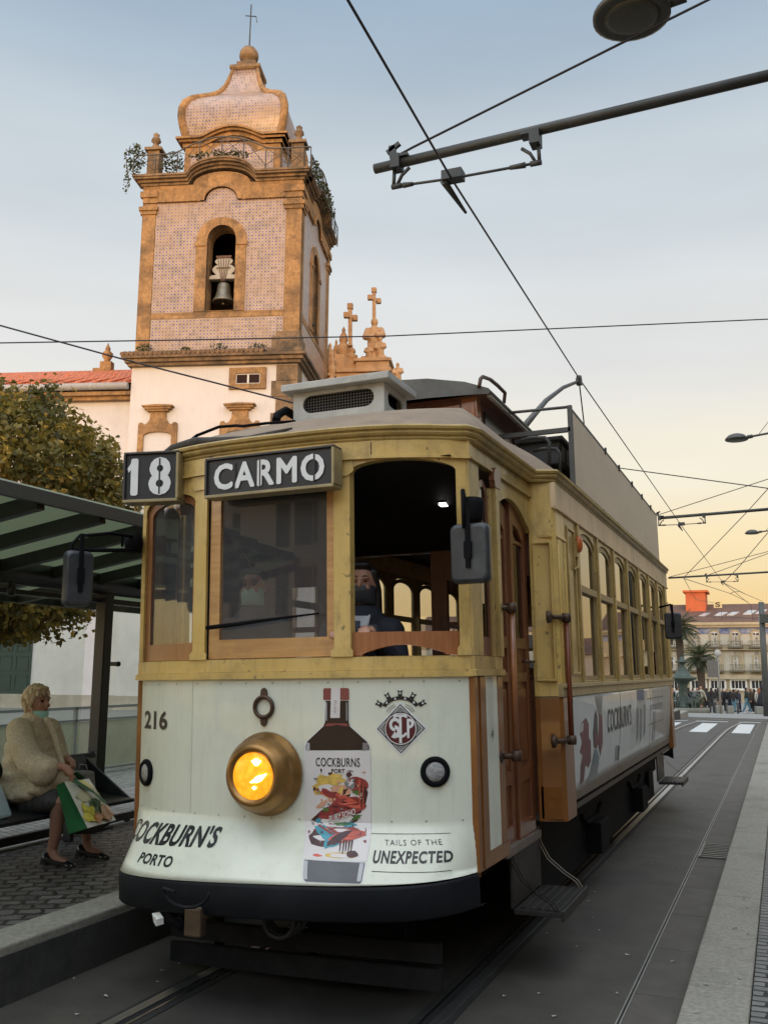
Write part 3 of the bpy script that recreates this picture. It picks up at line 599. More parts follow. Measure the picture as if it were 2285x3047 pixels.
# ---------------------------------------------------------------- tram sides
BW = 1.275
WIN = [(7.25 + 0.832 * i, 7.25 + 0.832 * i + 0.685) for i in range(7)]
def bx_(z): return BW - (0.055 * ((1.60 - z) / 0.70) ** 2 if z < 1.60 else 0)
def SD(s): return lambda u, d, v: (s * (bx_(v) - d), u, v)
FLIP = lambda y, f: 19.8 - y if f else y
YR = tlx(1684, 1835, 1.315).y; ZR1 = tlx(1684, 1838, 1.315).z; ZR0 = tlx(1690, 2205, 1.315).z
lines = mat('panel_line', (0.10, 0.07, 0.03), 0.6)
for s in (1, -1):
    F = SD(s); cv = [0.93 + 0.07 * i for i in range(1, 10)]
    # advertising panel below the windows
    g = MB(); g.plate(rect(6.76, 0.935, 13.04, 1.595), [], -0.006, 0.02, F, 0, [8.86, 10.98], cv, True)
    if s == 1:
        for u in (8.86, 10.98): g.plate(rect(u - .004, .935, u + .004, 1.595), [], -0.0075, -0.006, F, 1, (), cv)
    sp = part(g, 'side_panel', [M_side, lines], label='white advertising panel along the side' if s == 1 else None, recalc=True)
    g = MB(); g.plate(rect(6.74, 0.87, 13.06, 0.934), [], -0.012, 0.02, F); g.plate(rect(6.74, 0.935, 6.759, 1.595), [], -0.01, 0.02, F); g.plate(rect(13.041, 0.935, 13.06, 1.595), [], -0.01, 0.02, F)
    part(g, 'side_panel_trim', mat('trim_brown', (0.17, 0.125, 0.085), 0.5, 0.2, 6, dirt=(0.08, 0.06, 0.045), dscale=5))
    g = MB(); g.plate(rect(6.43, 1.596, 13.37, 1.655), [], -0.014, 0.03, F); g.plate(rect(6.43, 1.655, 13.37, 1.685), [], -0.03, 0.03, F)
    part(g, 'side_sill', mat('sill_paint', (0.40, 0.31, 0.15), 0.45, 0.15, 5, dirt=(0.20, 0.15, 0.09), dscale=4), bevel=0.004)
    # window wall
    g = MB(); g.plate(rect(7.13, 1.686, 12.98, 2.872), [arch(a, 1.70, b, 2.735, 0.10, 10) for a, b in WIN], -0.004, 0.03, F)
    for i in range(8):
        y = 7.25 - 0.0735 + 0.832 * i; g.plate(rect(y - 0.022, 1.686, y + 0.022, 2.86), [], -0.022, -0.004, F)
    g.plate(rect(6.75, 1.686, 7.129, 2.872), [], -0.004, 0.03, F); g.plate(rect(12.981, 1.686, 13.05, 2.872), [], -0.004, 0.03, F)
    g.plate(rect(6.79, 1.74, 7.06, 2.80), [rect(6.81, 1.76, 7.04, 2.78)], -0.016, -0.004, F)
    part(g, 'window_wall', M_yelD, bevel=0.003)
    g = MB(); g.plate(rect(6.43, 2.873, 13.37, 3.052), [], -0.012, 0.03, F); g.plate(rect(6.43, 2.866, 13.37, 2.884), [], -0.022, -0.004, F)
    part(g, 'letter_board', [M_fascia], label='weathered pale board above the side windows' if s == 1 else None)
    for i, (a, b) in enumerate(WIN):
        g = MB(); zo = 1.70
        up = arch(a + .045, 2.415, b - .045, 2.70, 0.09, 10)
        lo = rect(a + .055, 1.735, b - .055, 2.355)
        g.plate(arch(a + .003, 1.701, b - .003, 2.732, 0.098, 10), [up, lo], 0.008, 0.032, F)
        g.plate(rect(a + .01, 2.36, b - .01, 2.41), [], -0.012, 0.008, F)
        f = part(g, 'side_window', mat('window_sash_paint', (0.27, 0.185, 0.075), 0.45, 0.2, 5, 0.05, dirt=(0.13, 0.09, 0.05), dscale=5))
        q = MB(); q.plate(up, [], 0.018, 0.021, F); part(q, 'upper_pane', G_side if s == 1 else G_left, f)
        if not (s == 1 and i in (4, 5)):
            q = MB(); q.plate(lo, [], 0.022, 0.025, F); part(q, 'lower_pane', G_side if s == 1 else G_left, f)
        else:
            q = MB(); q.plate(rect(a + .055, 2.0, b - .055, 2.355), [], 0.022, 0.025, F); part(q, 'lower_pane', G_side if s == 1 else G_left, f)
    for fl in (False, True):
        Y = lambda y: FLIP(y, fl)
        # body corner post: faces forward beside the doorway, then turns along the side
        def post(z0, z1, m, name):
            g = MB(); pl = [(1.10, 6.40), (1.135, 6.40), (1.255, 6.43), (BW + .004, 6.455), (BW + .004, 6.742), (1.22, 6.742), (1.10, 6.52)]
            vs_ = [(s * x, Y(y), z) for z in (z0, z1) for x, y in pl]; n = len(pl)
            g.add(vs_, [tuple(range(n)), tuple(range(n, 2 * n))] + [(k, (k + 1) % n, n + (k + 1) % n, n + k) for k in range(n)])
            return g
        g = post(1.60, 3.052, None, None)
        for y in (6.50, 6.555, 6.70):
            g.tube([(s * (BW + .004), Y(y), 1.69), (s * (BW + .004), Y(y), 2.66)], 0.014, 8)
        g.plate(rect(1.125, 2.67, 1.26, 2.69), [], 6.405, 6.425, lambda u, d, v: (s * u, Y(d), v)); g.box((s * (BW), Y(6.45), 2.67), (s * (BW + .016), Y(6.745), 2.69))
        g.plate(rect(1.12, 1.70, 1.255, 2.64), [rect(1.135, 1.715, 1.24, 2.625)], 6.39, 6.43, lambda u, d, v: (s * u, Y(d), v))
        part(g, 'corner_post', M_yel, bevel=0.004)
        g = post(0.80, 1.595, None, None); part(g, 'lower_corner_panel', M_orange, bevel=0.004)
        g = MB(); g.lathe([(0.045, 0), (0.045, 0.012), (0.03, 0.02), (0.028, 0.012), (0.0, 0.012)], (s * 1.20, Y(6.418), 0.92), (0, -1 if not fl else 1, 0), 16); g.box((s * 1.12, Y(6.40), 0.82), (s * 1.26, Y(6.43), 1.02))
        part(g, 'end_boss', M_orange)
        # platform side between the front corner and the doorway
        xs = lambda y: WH + 0.002 + 0.012 * (y - 5.08)
        V = lambda u, d, v: (s * (xs(u) - d), Y(u), v)
        g = MB(); g.plate(rect(5.06, 0.72, 5.255, 1.739), [], -0.006, 0.03, V); g.plate(rect(5.5, 0.80, 5.60, 1.739), [], -0.004, 0.03, V); g.plate(rect(5.256, 0.72, 5.66, 0.80), [], -0.004, 0.03, V)
        g.add([(s * 1.076, Y(fy(1.076, 1.74) - 0.006), z) for z in (0.70, 1.739)] + [(s * (xs(5.07) + .006), Y(5.065), z) for z in (1.739, 0.70)], [(0, 1, 2, 3)])
        g.plate(rect(5.13, 0.73, 5.16, 1.739), [], -0.014, -0.006, V)
        part(g, 'platform_corner_post', M_orange, bevel=0.004)
        g = MB(); g.plate(rect(5.256, 0.801, 5.499, 1.739), [], 0.0, 0.02, V); part(g, 'platform_side_panel', M_cream)
        g = MB(); g.plate(rect(5.05, 1.74, 5.62, 1.776), [], -0.022, 0.02, V); g.plate(rect(5.06, 1.777, 5.60, 1.85), [], -0.010, 0.02, V)
        g.plate(rect(5.06, 1.851, 5.24, 2.955), [], -0.006, 0.03, V)
        g.plate(rect(5.44, 1.851, 5.47, 2.84), [], -0.012, 0.03, V); g.plate(rect(5.50, 1.851, 5.57, 2.86), [], -0.03, 0.03, V)
        g.plate(rect(5.06, 2.956, 6.42, 3.052), [], -0.008, 0.03, V); g.plate(rect(5.06, 2.948, 6.40, 2.962), [], -0.024, -0.004, V)
        hd = [(5.60, 2.955), (5.60, 2.78)] + [(5.60 + 0.78 * i / 12, 2.72 + 0.14 * math.sin(math.pi * (0.12 + 0.88 * i / 12))) for i in range(13)] + [(6.40, 2.70), (6.40, 2.955)]
        g.plate(hd, [], -0.004, 0.03, V)
        part(g, 'platform_window_frame', M_yelD if s == 1 else M_yel, bevel=0.003)
        g = MB(); g.plate(arch(5.245, 1.851, 5.435, 2.78, 0.10), [arch(5.275, 1.96, 5.41, 2.76, 0.08)], 0.006, 0.03, V)
        g.plate([(5.48, 2.86), (5.59, 2.86), (5.60, 2.90)] + [(5.535 + 0.075 * math.cos(math.pi * i / 8), 2.90 + 0.09 * math.sin(math.pi * i / 8)) for i in range(9)] + [(5.47, 2.90)], [], -0.034, 0.0, V)
        f = part(g, 'platform_sash', M_woodD if s == 1 else M_wood)
        q = MB(); q.plate(arch(5.275, 1.96, 5.41, 2.76, 0.08), [], 0.016, 0.02, V); part(q, 'window_pane', G_side, f)
        # folding door, two leaves, recessed
        for k, (ya, yb) in enumerate(((5.615, 5.985), (5.995, 6.395))):
            D = lambda u, d, v: (s * (1.045 - d + (0.02 if k else 0)), Y(u), v)
            m_ = (yb - ya) / 2 + ya
            top = [(ya, 0.74), (yb, 0.74), (yb, 2.80 if k == 0 else 2.72), (m_, 2.86 if k == 0 else 2.83), (ya, 2.80 if k == 0 else 2.86)]
            g = MB(); win = [(ya + .075, 1.98), (yb - .075, 1.98), (yb - .075, 2.66 if k == 0 else 2.62), (m_, 2.72 if k == 0 else 2.70), (ya + .075, 2.66 if k == 0 else 2.72)]
            g.plate(top, [win, rect(ya + .08, 1.16, yb - .08, 1.70), rect(ya + .08, 0.84, yb - .08, 1.08), rect(ya + .08, 1.76, yb - .08, 1.91)], -0.012, 0.03, D)
            g.plate(rect(ya + .075, 0.83, yb - .075, 1.92), [], 0.006, 0.02, D); g.plate(rect(ya + .11, 1.20, yb - .11, 1.66), [], -0.004, 0.006, D)
            g.plate(rect(ya + .07, 2.60, yb - .07, 2.625), [], -0.004, 0.016, D)
            f = part(g, 'door_leaf', mat('door_wood', (0.110, 0.034, 0.013), 0.36, 0.3, 3.0, 0.08, col2=(0.20, 0.068, 0.026), stretch=(14, 14, 1.2), dirt=(0.05, 0.02, 0.012), dscale=3, damt=0.5, coat=0.4), bevel=0.004, label='red wooden folding door leaf with a tall glazed light' if (k == 0 and s == 1) else None)
            q = MB(); q.plate(win, [], 0.010, 0.014, D); part(q, 'door_pane', G_side, f)
            if k: q = MB(); q.tube([D(yb - .20, -0.012, 1.83), D(yb - .20, -0.05, 1.83), D(yb - .03, -0.05, 1.83)], 0.010, 6); part(q, 'door_handle', M_ironB, f)
        # grab rails: one at the platform window, one on the corner post
        for (y_, x_, z0, z1, a0, m_, r_) in ((5.60, xs(5.5) + .02, 1.28, 2.14, 5.535, M_wood, 0.018), (YR, BW - .015, ZR0, ZR1, YR - .17, mat('rail_paint', (0.16, 0.04, 0.012), 0.4, 0.2, 6), 0.018)):
            if fl and z1 == ZR1: continue
            g = MB(); xx = x_ + 0.055
            g.tube([(s * xx, Y(y_), z0), (s * xx, Y(y_), z1)], r_, 10); gr = part(g, 'grab_rail', m_)
            for z in (z0, z1):
                q = MB(); q.tube([(s * (x_ - .01), Y(a0 + .01), z), (s * xx, Y(y_), z)], 0.016, 8); q.lathe([(0.03, -.03), (0.034, 0), (0.03, .03)], (s * xx, Y(y_), z), (0, 0, 1), 10); q.lathe([(0.045, 0), (0.04, .02), (0.02, .03)], (s * (x_ - .035), Y(a0), z), (s, 0, 0), 10)
                part(q, 'rail_bracket', M_ironB, gr)
        # step under the doorway
        g = MB(); g.box((s * 1.05, Y(5.88), 0.335), (s * 1.34, Y(6.62), 0.365))
        for i in range(5): g.box((s * (1.08 + i * .052), Y(5.91), 0.365), (s * (1.11 + i * .052), Y(6.59), 0.372))
        g.box((s * 1.335, Y(5.87), 0.315), (s * 1.352, Y(6.63), 0.376)); g.box((s * 1.03, Y(5.88), 0.365), (s * 1.045, Y(6.62), 0.70))
        st = part(g, 'boarding_step', mat('step_iron', (0.035, 0.033, 0.031), 0.5, 0.35, 10, 0.2, metal=0.4), bevel=0.004)
        for y_ in (5.88, 6.60):
            q = MB(); q.sheet([[(s * (1.04 + a), Y(y_), z), (s * (1.04 + a), Y(y_ + .022), z)] for a, z in ((0.0, 0.74), (0.015, 0.64), (0.07, 0.54), (0.17, 0.46), (0.25, 0.41), (0.285, 0.36))])
            q.sheet([[(s * (1.025 + a), Y(y_), z), (s * (1.025 + a), Y(y_ + .022), z)] for a, z in ((0.0, 0.74), (0.015, 0.63), (0.07, 0.53), (0.17, 0.45), (0.25, 0.40), (0.285, 0.35))])
            part(q, 'step_bracket', M_black if y_ < 6 else mat('step_edge', (0.05, 0.048, 0.045), 0.45, 0.3, 10, metal=0.5), st, recalc=False)
        g = MB(); g.box((s * 1.0, Y(5.60), 0.70), (s * 1.10, Y(6.44), 0.745)); part(g, 'door_sill', mat('sill_wood', (0.14, 0.11, 0.09), 0.6, 0.3, 8, dirt=(0.06, 0.05, 0.04)))
# turn signal and socket on the right side
g = MB(); g.ball((BW + .035, 7.10, 2.70), (0.03, 0.045, 0.065), 0); g.box((BW, 7.05, 2.60), (BW + .03, 7.15, 2.72), 1); g.tube([(BW + .02, 7.10, 2.62), (BW + .03, 7.06, 2.52), (BW + .01, 7.0, 2.50)], 0.012, 6, 1)
part(g, 'turn_signal', [mat('amber_plastic', (0.50, 0.12, 0.02), 0.25, 0.1, 5), M_yelD])
# rear end: same bowed wall, plain
def FB(u, d, v): p = FR(u, d, v); return (p[0], 19.8 - p[1], p[2])
g = MB(); g.plate(rect(-WH, 0.70, WH, 1.74), [], 0, 0.03, FB, 0, CU); part(g, 'rear_panel', M_cream)
g = MB(); g.plate(rect(-WH, 1.741, WH, 3.052), [arch(-1.05, 1.86, -0.5, 2.8, .07), arch(-0.42, 1.86, 0.42, 2.82, .08), arch(0.5, 1.86, 1.05, 2.8, .07)], -0.01, 0.04, FB, 0, CU); part(g, 'rear_window_frame', M_yel)
for a, b in ((-1.05, -0.5), (-0.42, 0.42), (0.5, 1.05)):
    g = MB(); g.plate(arch(a, 1.86, b, 2.8, .07), [], 0.01, 0.014, FB, 0, CU); part(g, 'rear_pane', G_left)
g = MB(); g.plate(rect(-WH, 0.54, WH, 0.70), [], -0.05, 0.03, FB, 0, CU); part(g, 'rear_bumper', M_blk)
# ---------------------------------------------------------------- cab, saloon, running gear
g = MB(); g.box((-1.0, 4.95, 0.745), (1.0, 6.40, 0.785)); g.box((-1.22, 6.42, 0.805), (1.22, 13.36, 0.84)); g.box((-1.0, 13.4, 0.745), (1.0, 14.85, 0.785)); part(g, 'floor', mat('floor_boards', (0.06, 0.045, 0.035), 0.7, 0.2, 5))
fn = lambda u, d, v: (u, d, v)
for y_ in (6.47, 13.29):
    g = MB(); g.plate(rect(-1.22, 0.84, 1.22, 3.05), [rect(-0.36, 0.85, 0.36, 2.62), rect(-1.10, 1.72, -0.48, 2.42), rect(0.48, 1.72, 1.10, 2.42)], y_, y_ + .04, fn)
    for a, b in ((-1.10, -0.48), (0.48, 1.10)): g.box(((a + b) / 2 - .02, y_ + .005, 1.72), ((a + b) / 2 + .02, y_ + .035, 2.42)); g.box((a, y_ + .005, 2.08), (b, y_ + .035, 2.12))
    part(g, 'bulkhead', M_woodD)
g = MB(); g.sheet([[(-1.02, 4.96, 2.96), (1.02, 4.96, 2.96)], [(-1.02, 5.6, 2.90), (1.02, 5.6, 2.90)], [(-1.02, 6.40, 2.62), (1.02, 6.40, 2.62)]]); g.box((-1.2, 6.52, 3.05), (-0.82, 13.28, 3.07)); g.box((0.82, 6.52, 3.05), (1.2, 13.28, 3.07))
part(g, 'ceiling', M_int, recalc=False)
for px, py in ((1252, 1468), (1322, 1503)):
    c = tl(px, py, 5.80); g = MB(); g.box(c + Vector((-.022, -.05, -.008)), c + Vector((.022, .05, .008))); o = part(g, 'strip_lamp', mat('strip_lamp_glow', (0.9, 0.9, 0.9), 0.4, emit=(1.0, 0.97, 0.92), estr=4.0))
    g = MB(); g.box(c + Vector((-.03, -.06, .009)), c + Vector((.03, .06, .2))); part(g, 'lamp_housing', M_black, o)
g = MB(); g.box((-0.52, 5.02, 0.785), (-0.14, 5.30, 1.62)); g.box((-0.55, 5.0, 1.62), (-0.10, 5.34, 1.70)); part(g, 'controller', mat('controller_iron', (0.03, 0.03, 0.032), 0.4, metal=0.5), bevel=0.015)
g = MB(); g.lathe([(0.0, 0), (0.03, 0), (0.03, 0.06), (0.0, 0.08)], (-0.33, 5.17, 1.70)); g.bar((-0.33, 5.17, 1.76), (-0.14, 5.10, 1.77), 0.025, 0.02); part(g, 'controller_handle', M_brass)
g = MB()
for i in range(7):
    for s in (1, -1):
        y = 7.0 + i * 0.86; q = MB(); q.box((s * 0.34, y, 1.18), (s * 1.16, y + 0.42, 1.24)); q.box((s * 0.34, y + 0.40, 1.2), (s * 1.16, y + 0.45, 1.72)); q.box((s * 0.40, y + .05, 0.84), (s * 0.46, y + .38, 1.18)); q.box((s * 1.04, y + .05, 0.84), (s * 1.10, y + .38, 1.18)); part(q, 'seat', mat('seat_slats', (0.22, 0.10, 0.04), 0.4, 0.25, 4, stretch=(1, 14, 14)), bevel=0.008)
for y, s in ((9.05, 1), (9.95, 1)):  # added glowing balls standing in for street-light reflections in the side panes
    g = MB(); g.ball((s * 1.12, y, 1.92), 0.028); part(g, 'reflection_ball', mat('reflection_glow', (1, 0.7, 0.3), 0.3, emit=(1.0, 0.62, 0.22), estr=14))
    g = MB(); g.tube([(s * 1.25, y, 1.86), (s * 1.12, y, 1.87), (s * 1.12, y, 1.90)], 0.012, 6); part(g, 'reflection_bracket', M_brass)  # holder added along with the glowing ball
# running gear
g = MB(); g.box((-0.95, 5.4, 0.60), (0.95, 14.4, 0.745)); g.box((-1.02, 6.6, 0.42), (-0.92, 13.2, 0.86)); g.box((0.92, 6.6, 0.52), (1.02, 13.2, 0.86)); g.box((-0.5, 6.2, 0.3), (0.5, 13.4, 0.6)); g.box((0.97, 6.72, 0.22), (1.01, 13.0, 0.86)); g.box((-1.01, 6.72, 0.22), (-0.97, 13.0, 0.86)); g.box((-0.95, 5.3, 0.5), (0.95, 5.36, 0.74)); part(g, 'underframe', M_black)
for y in (8.6, 11.2):
    for s in (1, -1):
        g = MB(); xw = s * 0.72; g.lathe([(0.10, -0.05), (0.36, -0.05), (0.385, -0.045), (0.385, 0.03), (0.36, 0.05), (0.30, 0.03), (0.10, 0.045), (0.0, 0.06)], (xw, y, 0.385), (s, 0, 0), 28); part(g, 'wheel', mat('wheel_iron', (0.03, 0.028, 0.026), 0.5, 0.3, 8, metal=0.6))
        g = MB(); g.box((s * 0.98, y - .20, 0.27), (s * 1.14, y + .20, 0.52)); g.box((s * 0.96, y - .5, 0.40), (s * 1.0, y + .5, 0.50)); g.tube([(s * 1.03, y - .45, 0.60), (s * 1.03, y - .25, 0.52), (s * 1.03, y + .25, 0.52), (s * 1.03, y + .45, 0.60)], 0.025, 6); part(g, 'axle_box', M_black, bevel=0.02)
g = MB(); g.box((0.88, 12.2, 0.40), (1.06, 12.6, 0.58)); part(g, 'sand_box', M_black, bevel=0.01)
for a, b in ((6.9, 8.0), (9.2, 10.6)):
    g = MB(); g.box((0.9, a, 0.22), (0.96, b, 0.34)); part(g, 'side_guard', M_blk)
for z0, z1, nm in ((0.075, 0.185, 'lifeguard_board'), (0.215, 0.315, 'lifeguard_board')):
    g = MB(); g.sheet([[(-0.90 + 1.72 * i / 12, 5.16 + 0.12 * (i / 12 - .5) ** 2, z) for i in range(13)] for z in (z0, z1)]); g.sheet([[(-0.90 + 1.72 * i / 12, 5.20 + 0.12 * (i / 12 - .5) ** 2, z) for i in range(13)] for z in (z0, z1)], flip=True)
    g.box((-0.90, 5.195, z0), (0.82, 5.23, z1)); part(g, nm, mat('lifeguard_wood', (0.014, 0.014, 0.015), 0.75, 0.4, 6, 0.2, dirt=(0.028, 0.026, 0.023), dscale=3, spec=0.2), recalc=False)
for x in (-0.62, 0.0, 0.55):
    g = MB(); g.box((x, 5.235, 0.10), (x + 0.05, 5.26, 0.62)); g.bar((x + .025, 5.25, 0.55), (x + .025, 6.2, 0.65), 0.04, 0.04); part(g, 'lifeguard_hanger', M_black)
g = MB(); g.box((-0.36, 4.55, 0.50), (-0.24, 5.2, 0.58)); g.lathe([(0.0, -.03), (0.075, -.03), (0.08, 0), (0.075, .03), (0, .03)], (-0.30, 4.58, 0.54), (0, 0, 1), 14); g.box((-0.35, 4.50, 0.42), (-0.25, 4.56, 0.56)); part(g, 'drawbar', mat('drawbar_rust', (0.09, 0.06, 0.035), 0.6, 0.3, 10, metal=0.4), bevel=0.008)
g = MB(); g.tube([(-0.34, 4.40, 0.66)] + [(-0.30 + 0.14 * math.cos(t), 4.44, 0.665 + 0.085 * math.sin(t)) for t in [math.pi + math.pi * i / 8 for i in range(9)]], 0.009, 6); part(g, 'drawbar_loop', M_blk)
g = MB(); g.tube([(-0.52, 4.62, 0.56), (-0.50, 4.60, 0.48), (-0.44, 4.6, 0.44), (-0.40, 4.7, 0.50)], 0.03, 8); part(g, 'air_hose', M_black)
g = MB(); g.add([(-.60, 4.57, .50), (-.56, 4.58, .51), (-.525, 4.57, .485), (-.53, 4.58, .45), (-.565, 4.56, .44), (-.595, 4.58, .455), (-.56, 4.555, .475)], [(0, 6, 1), (1, 6, 2), (2, 6, 3), (3, 6, 4), (4, 6, 5), (5, 6, 0)]); part(g, 'hose_tag', mat('pale_tag', (0.6, 0.6, 0.56), 0.7))
g = MB()
for k in range(3): g.tube([(0.02 + 0.09 * math.cos(t) * (1 + k * .1), 4.85 + 0.05 * k, 0.44 + 0.08 * math.sin(t)) for t in [2 * math.pi * i / 14 for i in range(15)]], 0.014, 6)
part(g, 'coiled_hose', mat('rubber', (0.03, 0.03, 0.03), 0.5))
# ---------------------------------------------------------------- tram: lamps, signs, mirrors, writing
def BL(q, s_, t):                                     # quad (bl, br, tr, tl)
    return tuple(lerp(lerp(q[0][i], q[1][i], s_), lerp(q[3][i], q[2][i], s_), t) for i in (0, 1))
def qtext(mb, txt, q, mi=0, bold=0.0, d=-0.003, fn=FR, shear=0.0, space=1.0):
    V, Fc = text_shape(txt, 1.0, 1.0, bold, shear, space)
    mb.add([fn(*(lambda p: (p[0], d, p[1]))(BL(q, a + 0.5, b + 0.5))) for a, b in V], Fc, mi)
def Q(x0, z0, x1, z1): return [(x0, z0), (x1, z0), (x1, z1), (x0, z1)]
INK = mat('lettering_ink', (0.014, 0.014, 0.015), 0.4)
# headlight
hc = Vector((-0.03, fy(0, 1.25), 1.225)); ha = Vector((-0.02, -1, 0.0))
g = MB(); g.lathe([(0.0, -0.02), (0.215, -0.01), (0.226, 0.012), (0.222, 0.03), (0.205, 0.045), (0.198, 0.075), (0.20, 0.10), (0.185, 0.125), (0.17, 0.15), (0.158, 0.165), (0.148, 0.17), (0.132, 0.165), (0.126, 0.15)], hc, ha, 40)
hl = part(g, 'headlight', M_brass, label='big brass headlight with a lit amber lens')
g = MB(); g.lathe([(0.10, 0.128), (0.125, 0.15), (0.120, 0.152), (0.08, 0.162), (0.04, 0.167), (0.0, 0.168)], hc, ha, 32)
lens = mat('amber_lens', (0.8, 0.35, 0.02), 0.2)
t = lens.node_tree; b_ = t.nodes['Principled BSDF']; tcn = t.nodes.new('ShaderNodeTexCoord'); vo = t.nodes.new('ShaderNodeTexNoise'); vo.inputs['Scale'].default_value = 26; vo.inputs['Detail'].default_value = 3
rr = t.nodes.new('ShaderNodeValToRGB'); rr.color_ramp.elements[0].position = 0.35; rr.color_ramp.elements[0].color = (0.85, 0.27, 0.004, 1); rr.color_ramp.elements[1].position = 0.75; rr.color_ramp.elements[1].color = (1.0, 0.50, 0.035, 1)
t.links.new(tcn.outputs['Object'], vo.inputs['Vector']); t.links.new(vo.outputs['Fac'], rr.inputs[0]); t.links.new(rr.outputs[0], b_.inputs['Emission Color']); b_.inputs['Emission Strength'].default_value = 1.0
part(g, 'lens', lens, hl)
bulb = mat('lamp_filament', (1, 0.9, 0.6), 0.3, emit=(1.0, 0.80, 0.36), estr=5.5)
for (dx, dz, rx, rz, tilt) in ((0.03, 0.075, 0.026, 0.017, 0.0), (0.045, -0.012, 0.050, 0.014, 0.45), (0.02, -0.06, 0.012, 0.008, 0)):
    g = MB(); P = []
    for k in range(14):
        a = 2 * math.pi * k / 14; u = rx * math.cos(a) * (1 + .25 * math.sin(3 * a)); v = rz * math.sin(a) * (1 + .25 * math.cos(4 * a)); P.append((u * math.cos(tilt) - v * math.sin(tilt), u * math.sin(tilt) + v * math.cos(tilt)))
    c = hc + ha * 0.171
    g.add([c + Vector((dx + u, 0, dz + v)) for u, v in P] + [c + Vector((dx + u, 0.006, dz + v)) for u, v in P], [tuple(range(14)), tuple(range(14, 28))] + [(k, (k + 1) % 14, 14 + (k + 1) % 14, 14 + k) for k in range(14)])
    part(g, 'filament', bulb, hl)
g = MB(); yb = fy(-.03, 1.58)
g.tube([(-0.05 + 0.056 * math.cos(t), yb - 0.012, 1.585 + 0.056 * math.sin(t)) for t in [2 * math.pi * i / 24 for i in range(25)]], 0.012, 8, cap=False)
for sg in (1, -1): g.plate([(-0.05 - .022, 1.585 + sg * .055), (-0.05 + .022, 1.585 + sg * .055), (-0.05 + .016, 1.585 + sg * .095), (-0.05, 1.585 + sg * .106), (-0.05 - .016, 1.585 + sg * .095)], [], yb - .014, yb, fn)
part(g, 'lamp_ring', M_ironB)
for x, z in ((0.895, 1.243), (-0.96, 1.19)):
    y = fy(x, z); dn = Vector((0.84 * (x / WH) ** 2 * (1 if x > 0 else -1) * 0.9, -1, 0)).normalized(); c = Vector((x, y, z))
    g = MB(); g.lathe([(0.0, -0.005), (0.078, -0.002), (0.08, 0.012), (0.072, 0.022), (0.056, 0.022), (0.050, 0.012)], c, dn, 28); f = part(g, 'marker_light', M_black)
    q = MB(); q.lathe([(0.054, 0.010), (0.05, 0.018), (0.03, 0.024), (0.0, 0.026)], c, dn, 24); part(q, 'marker_lens', mat('ribbed_lens', (0.30, 0.30, 0.29), 0.25, 0.4, 60, 0.5), f)
# destination boxes
def sign_box(cx, cy, cz, wd, ht, dp, rz, tilt, txt, tw, th, name, lab, stencil, slope=0.0):
    M = Matrix.Translation((cx, cy, cz)) @ Matrix.Rotation(rz, 4, 'Z') @ Matrix.Rotation(tilt, 4, 'X') @ Matrix.Rotation(slope, 4, 'Y')
    T = lambda p: M @ Vector(p)
    g = MB(); h, v = wd / 2, ht / 2
    def bx(a, b, mi): 
        k = MB(); k.box(a, b); g.add([T(p) for p in k.v], k.f, mi)
    bx((-h, 0.004, -v), (h, dp, v), 0)
    for a, b, mi in (((-h - .012, -0.012, -v - .018), (h + .012, dp, -v), 1), ((-h - .012, -0.012, v), (h + .012, dp, v + .014), 2), ((h, -0.012, -v), (h + .016, dp, v), 1), ((-h - .014, -0.012, -v), (-h, dp, v), 2)): bx(a, b, mi)
    o = part(g, name, [mat('sign_black', (0.013, 0.013, 0.016), 0.45, 0.3, 8), M_gold, mat('sign_rim', (0.045, 0.04, 0.036), 0.5)], bevel=0.003, label=lab)
    q = MB(); V, Fc = text_shape(txt, th, tw, 0.0, 0, 1.15); k_ = th * .045
    for i_, (ea, eb) in enumerate(((0, 0), (k_, 0), (-k_, 0), (0, k_), (0, -k_), (k_ * .7, k_ * .7), (-k_ * .7, k_ * .7), (k_ * .7, -k_ * .7), (-k_ * .7, -k_ * .7))): q.add([T((a + ea, -0.002 - i_ * .0001, b + eb)) for a, b in V], Fc, 0)
    if txt == '18': q.add([T(p) for p in ((-.150, -.002, .052), (-.1165, -.002, .1070), (-.1165, -.002, .062), (-.140, -.002, .028))], [(0, 1, 2, 3)])
    part(q, 'sign_lettering', M_letter, o, recalc=False)
    for (x0, z0, x1, z1) in stencil: k = MB(); k.box((x0, -0.0045, z0), (x1, -0.0035, z1)); kk = MB(); kk.add([T(p) for p in k.v], k.f, 0); part(kk, 'stencil_gap', mat('sign_black', ()), o)
    return o
sign_box(0.035, 4.665, 2.893, 0.805, 0.205, 0.10, R_(-0.5), 0.0, 'CARMO', 0.70, 0.143, 'destination_sign', 'black destination box reading CARMO in white stencil letters', [(-0.222, -.075, -0.213, .075), (0.288, -.08, 0.299, .08), (-0.055, -.075, -0.047, .075)])
sign_box(-0.80, 4.72, 2.955, 0.32, 0.28, 0.12, R_(14), 0.0, '18', 0.235, 0.215, 'route_sign', 'black route number box reading 18 in white stencil figures', [(0.050, -.11, 0.060, .11)])
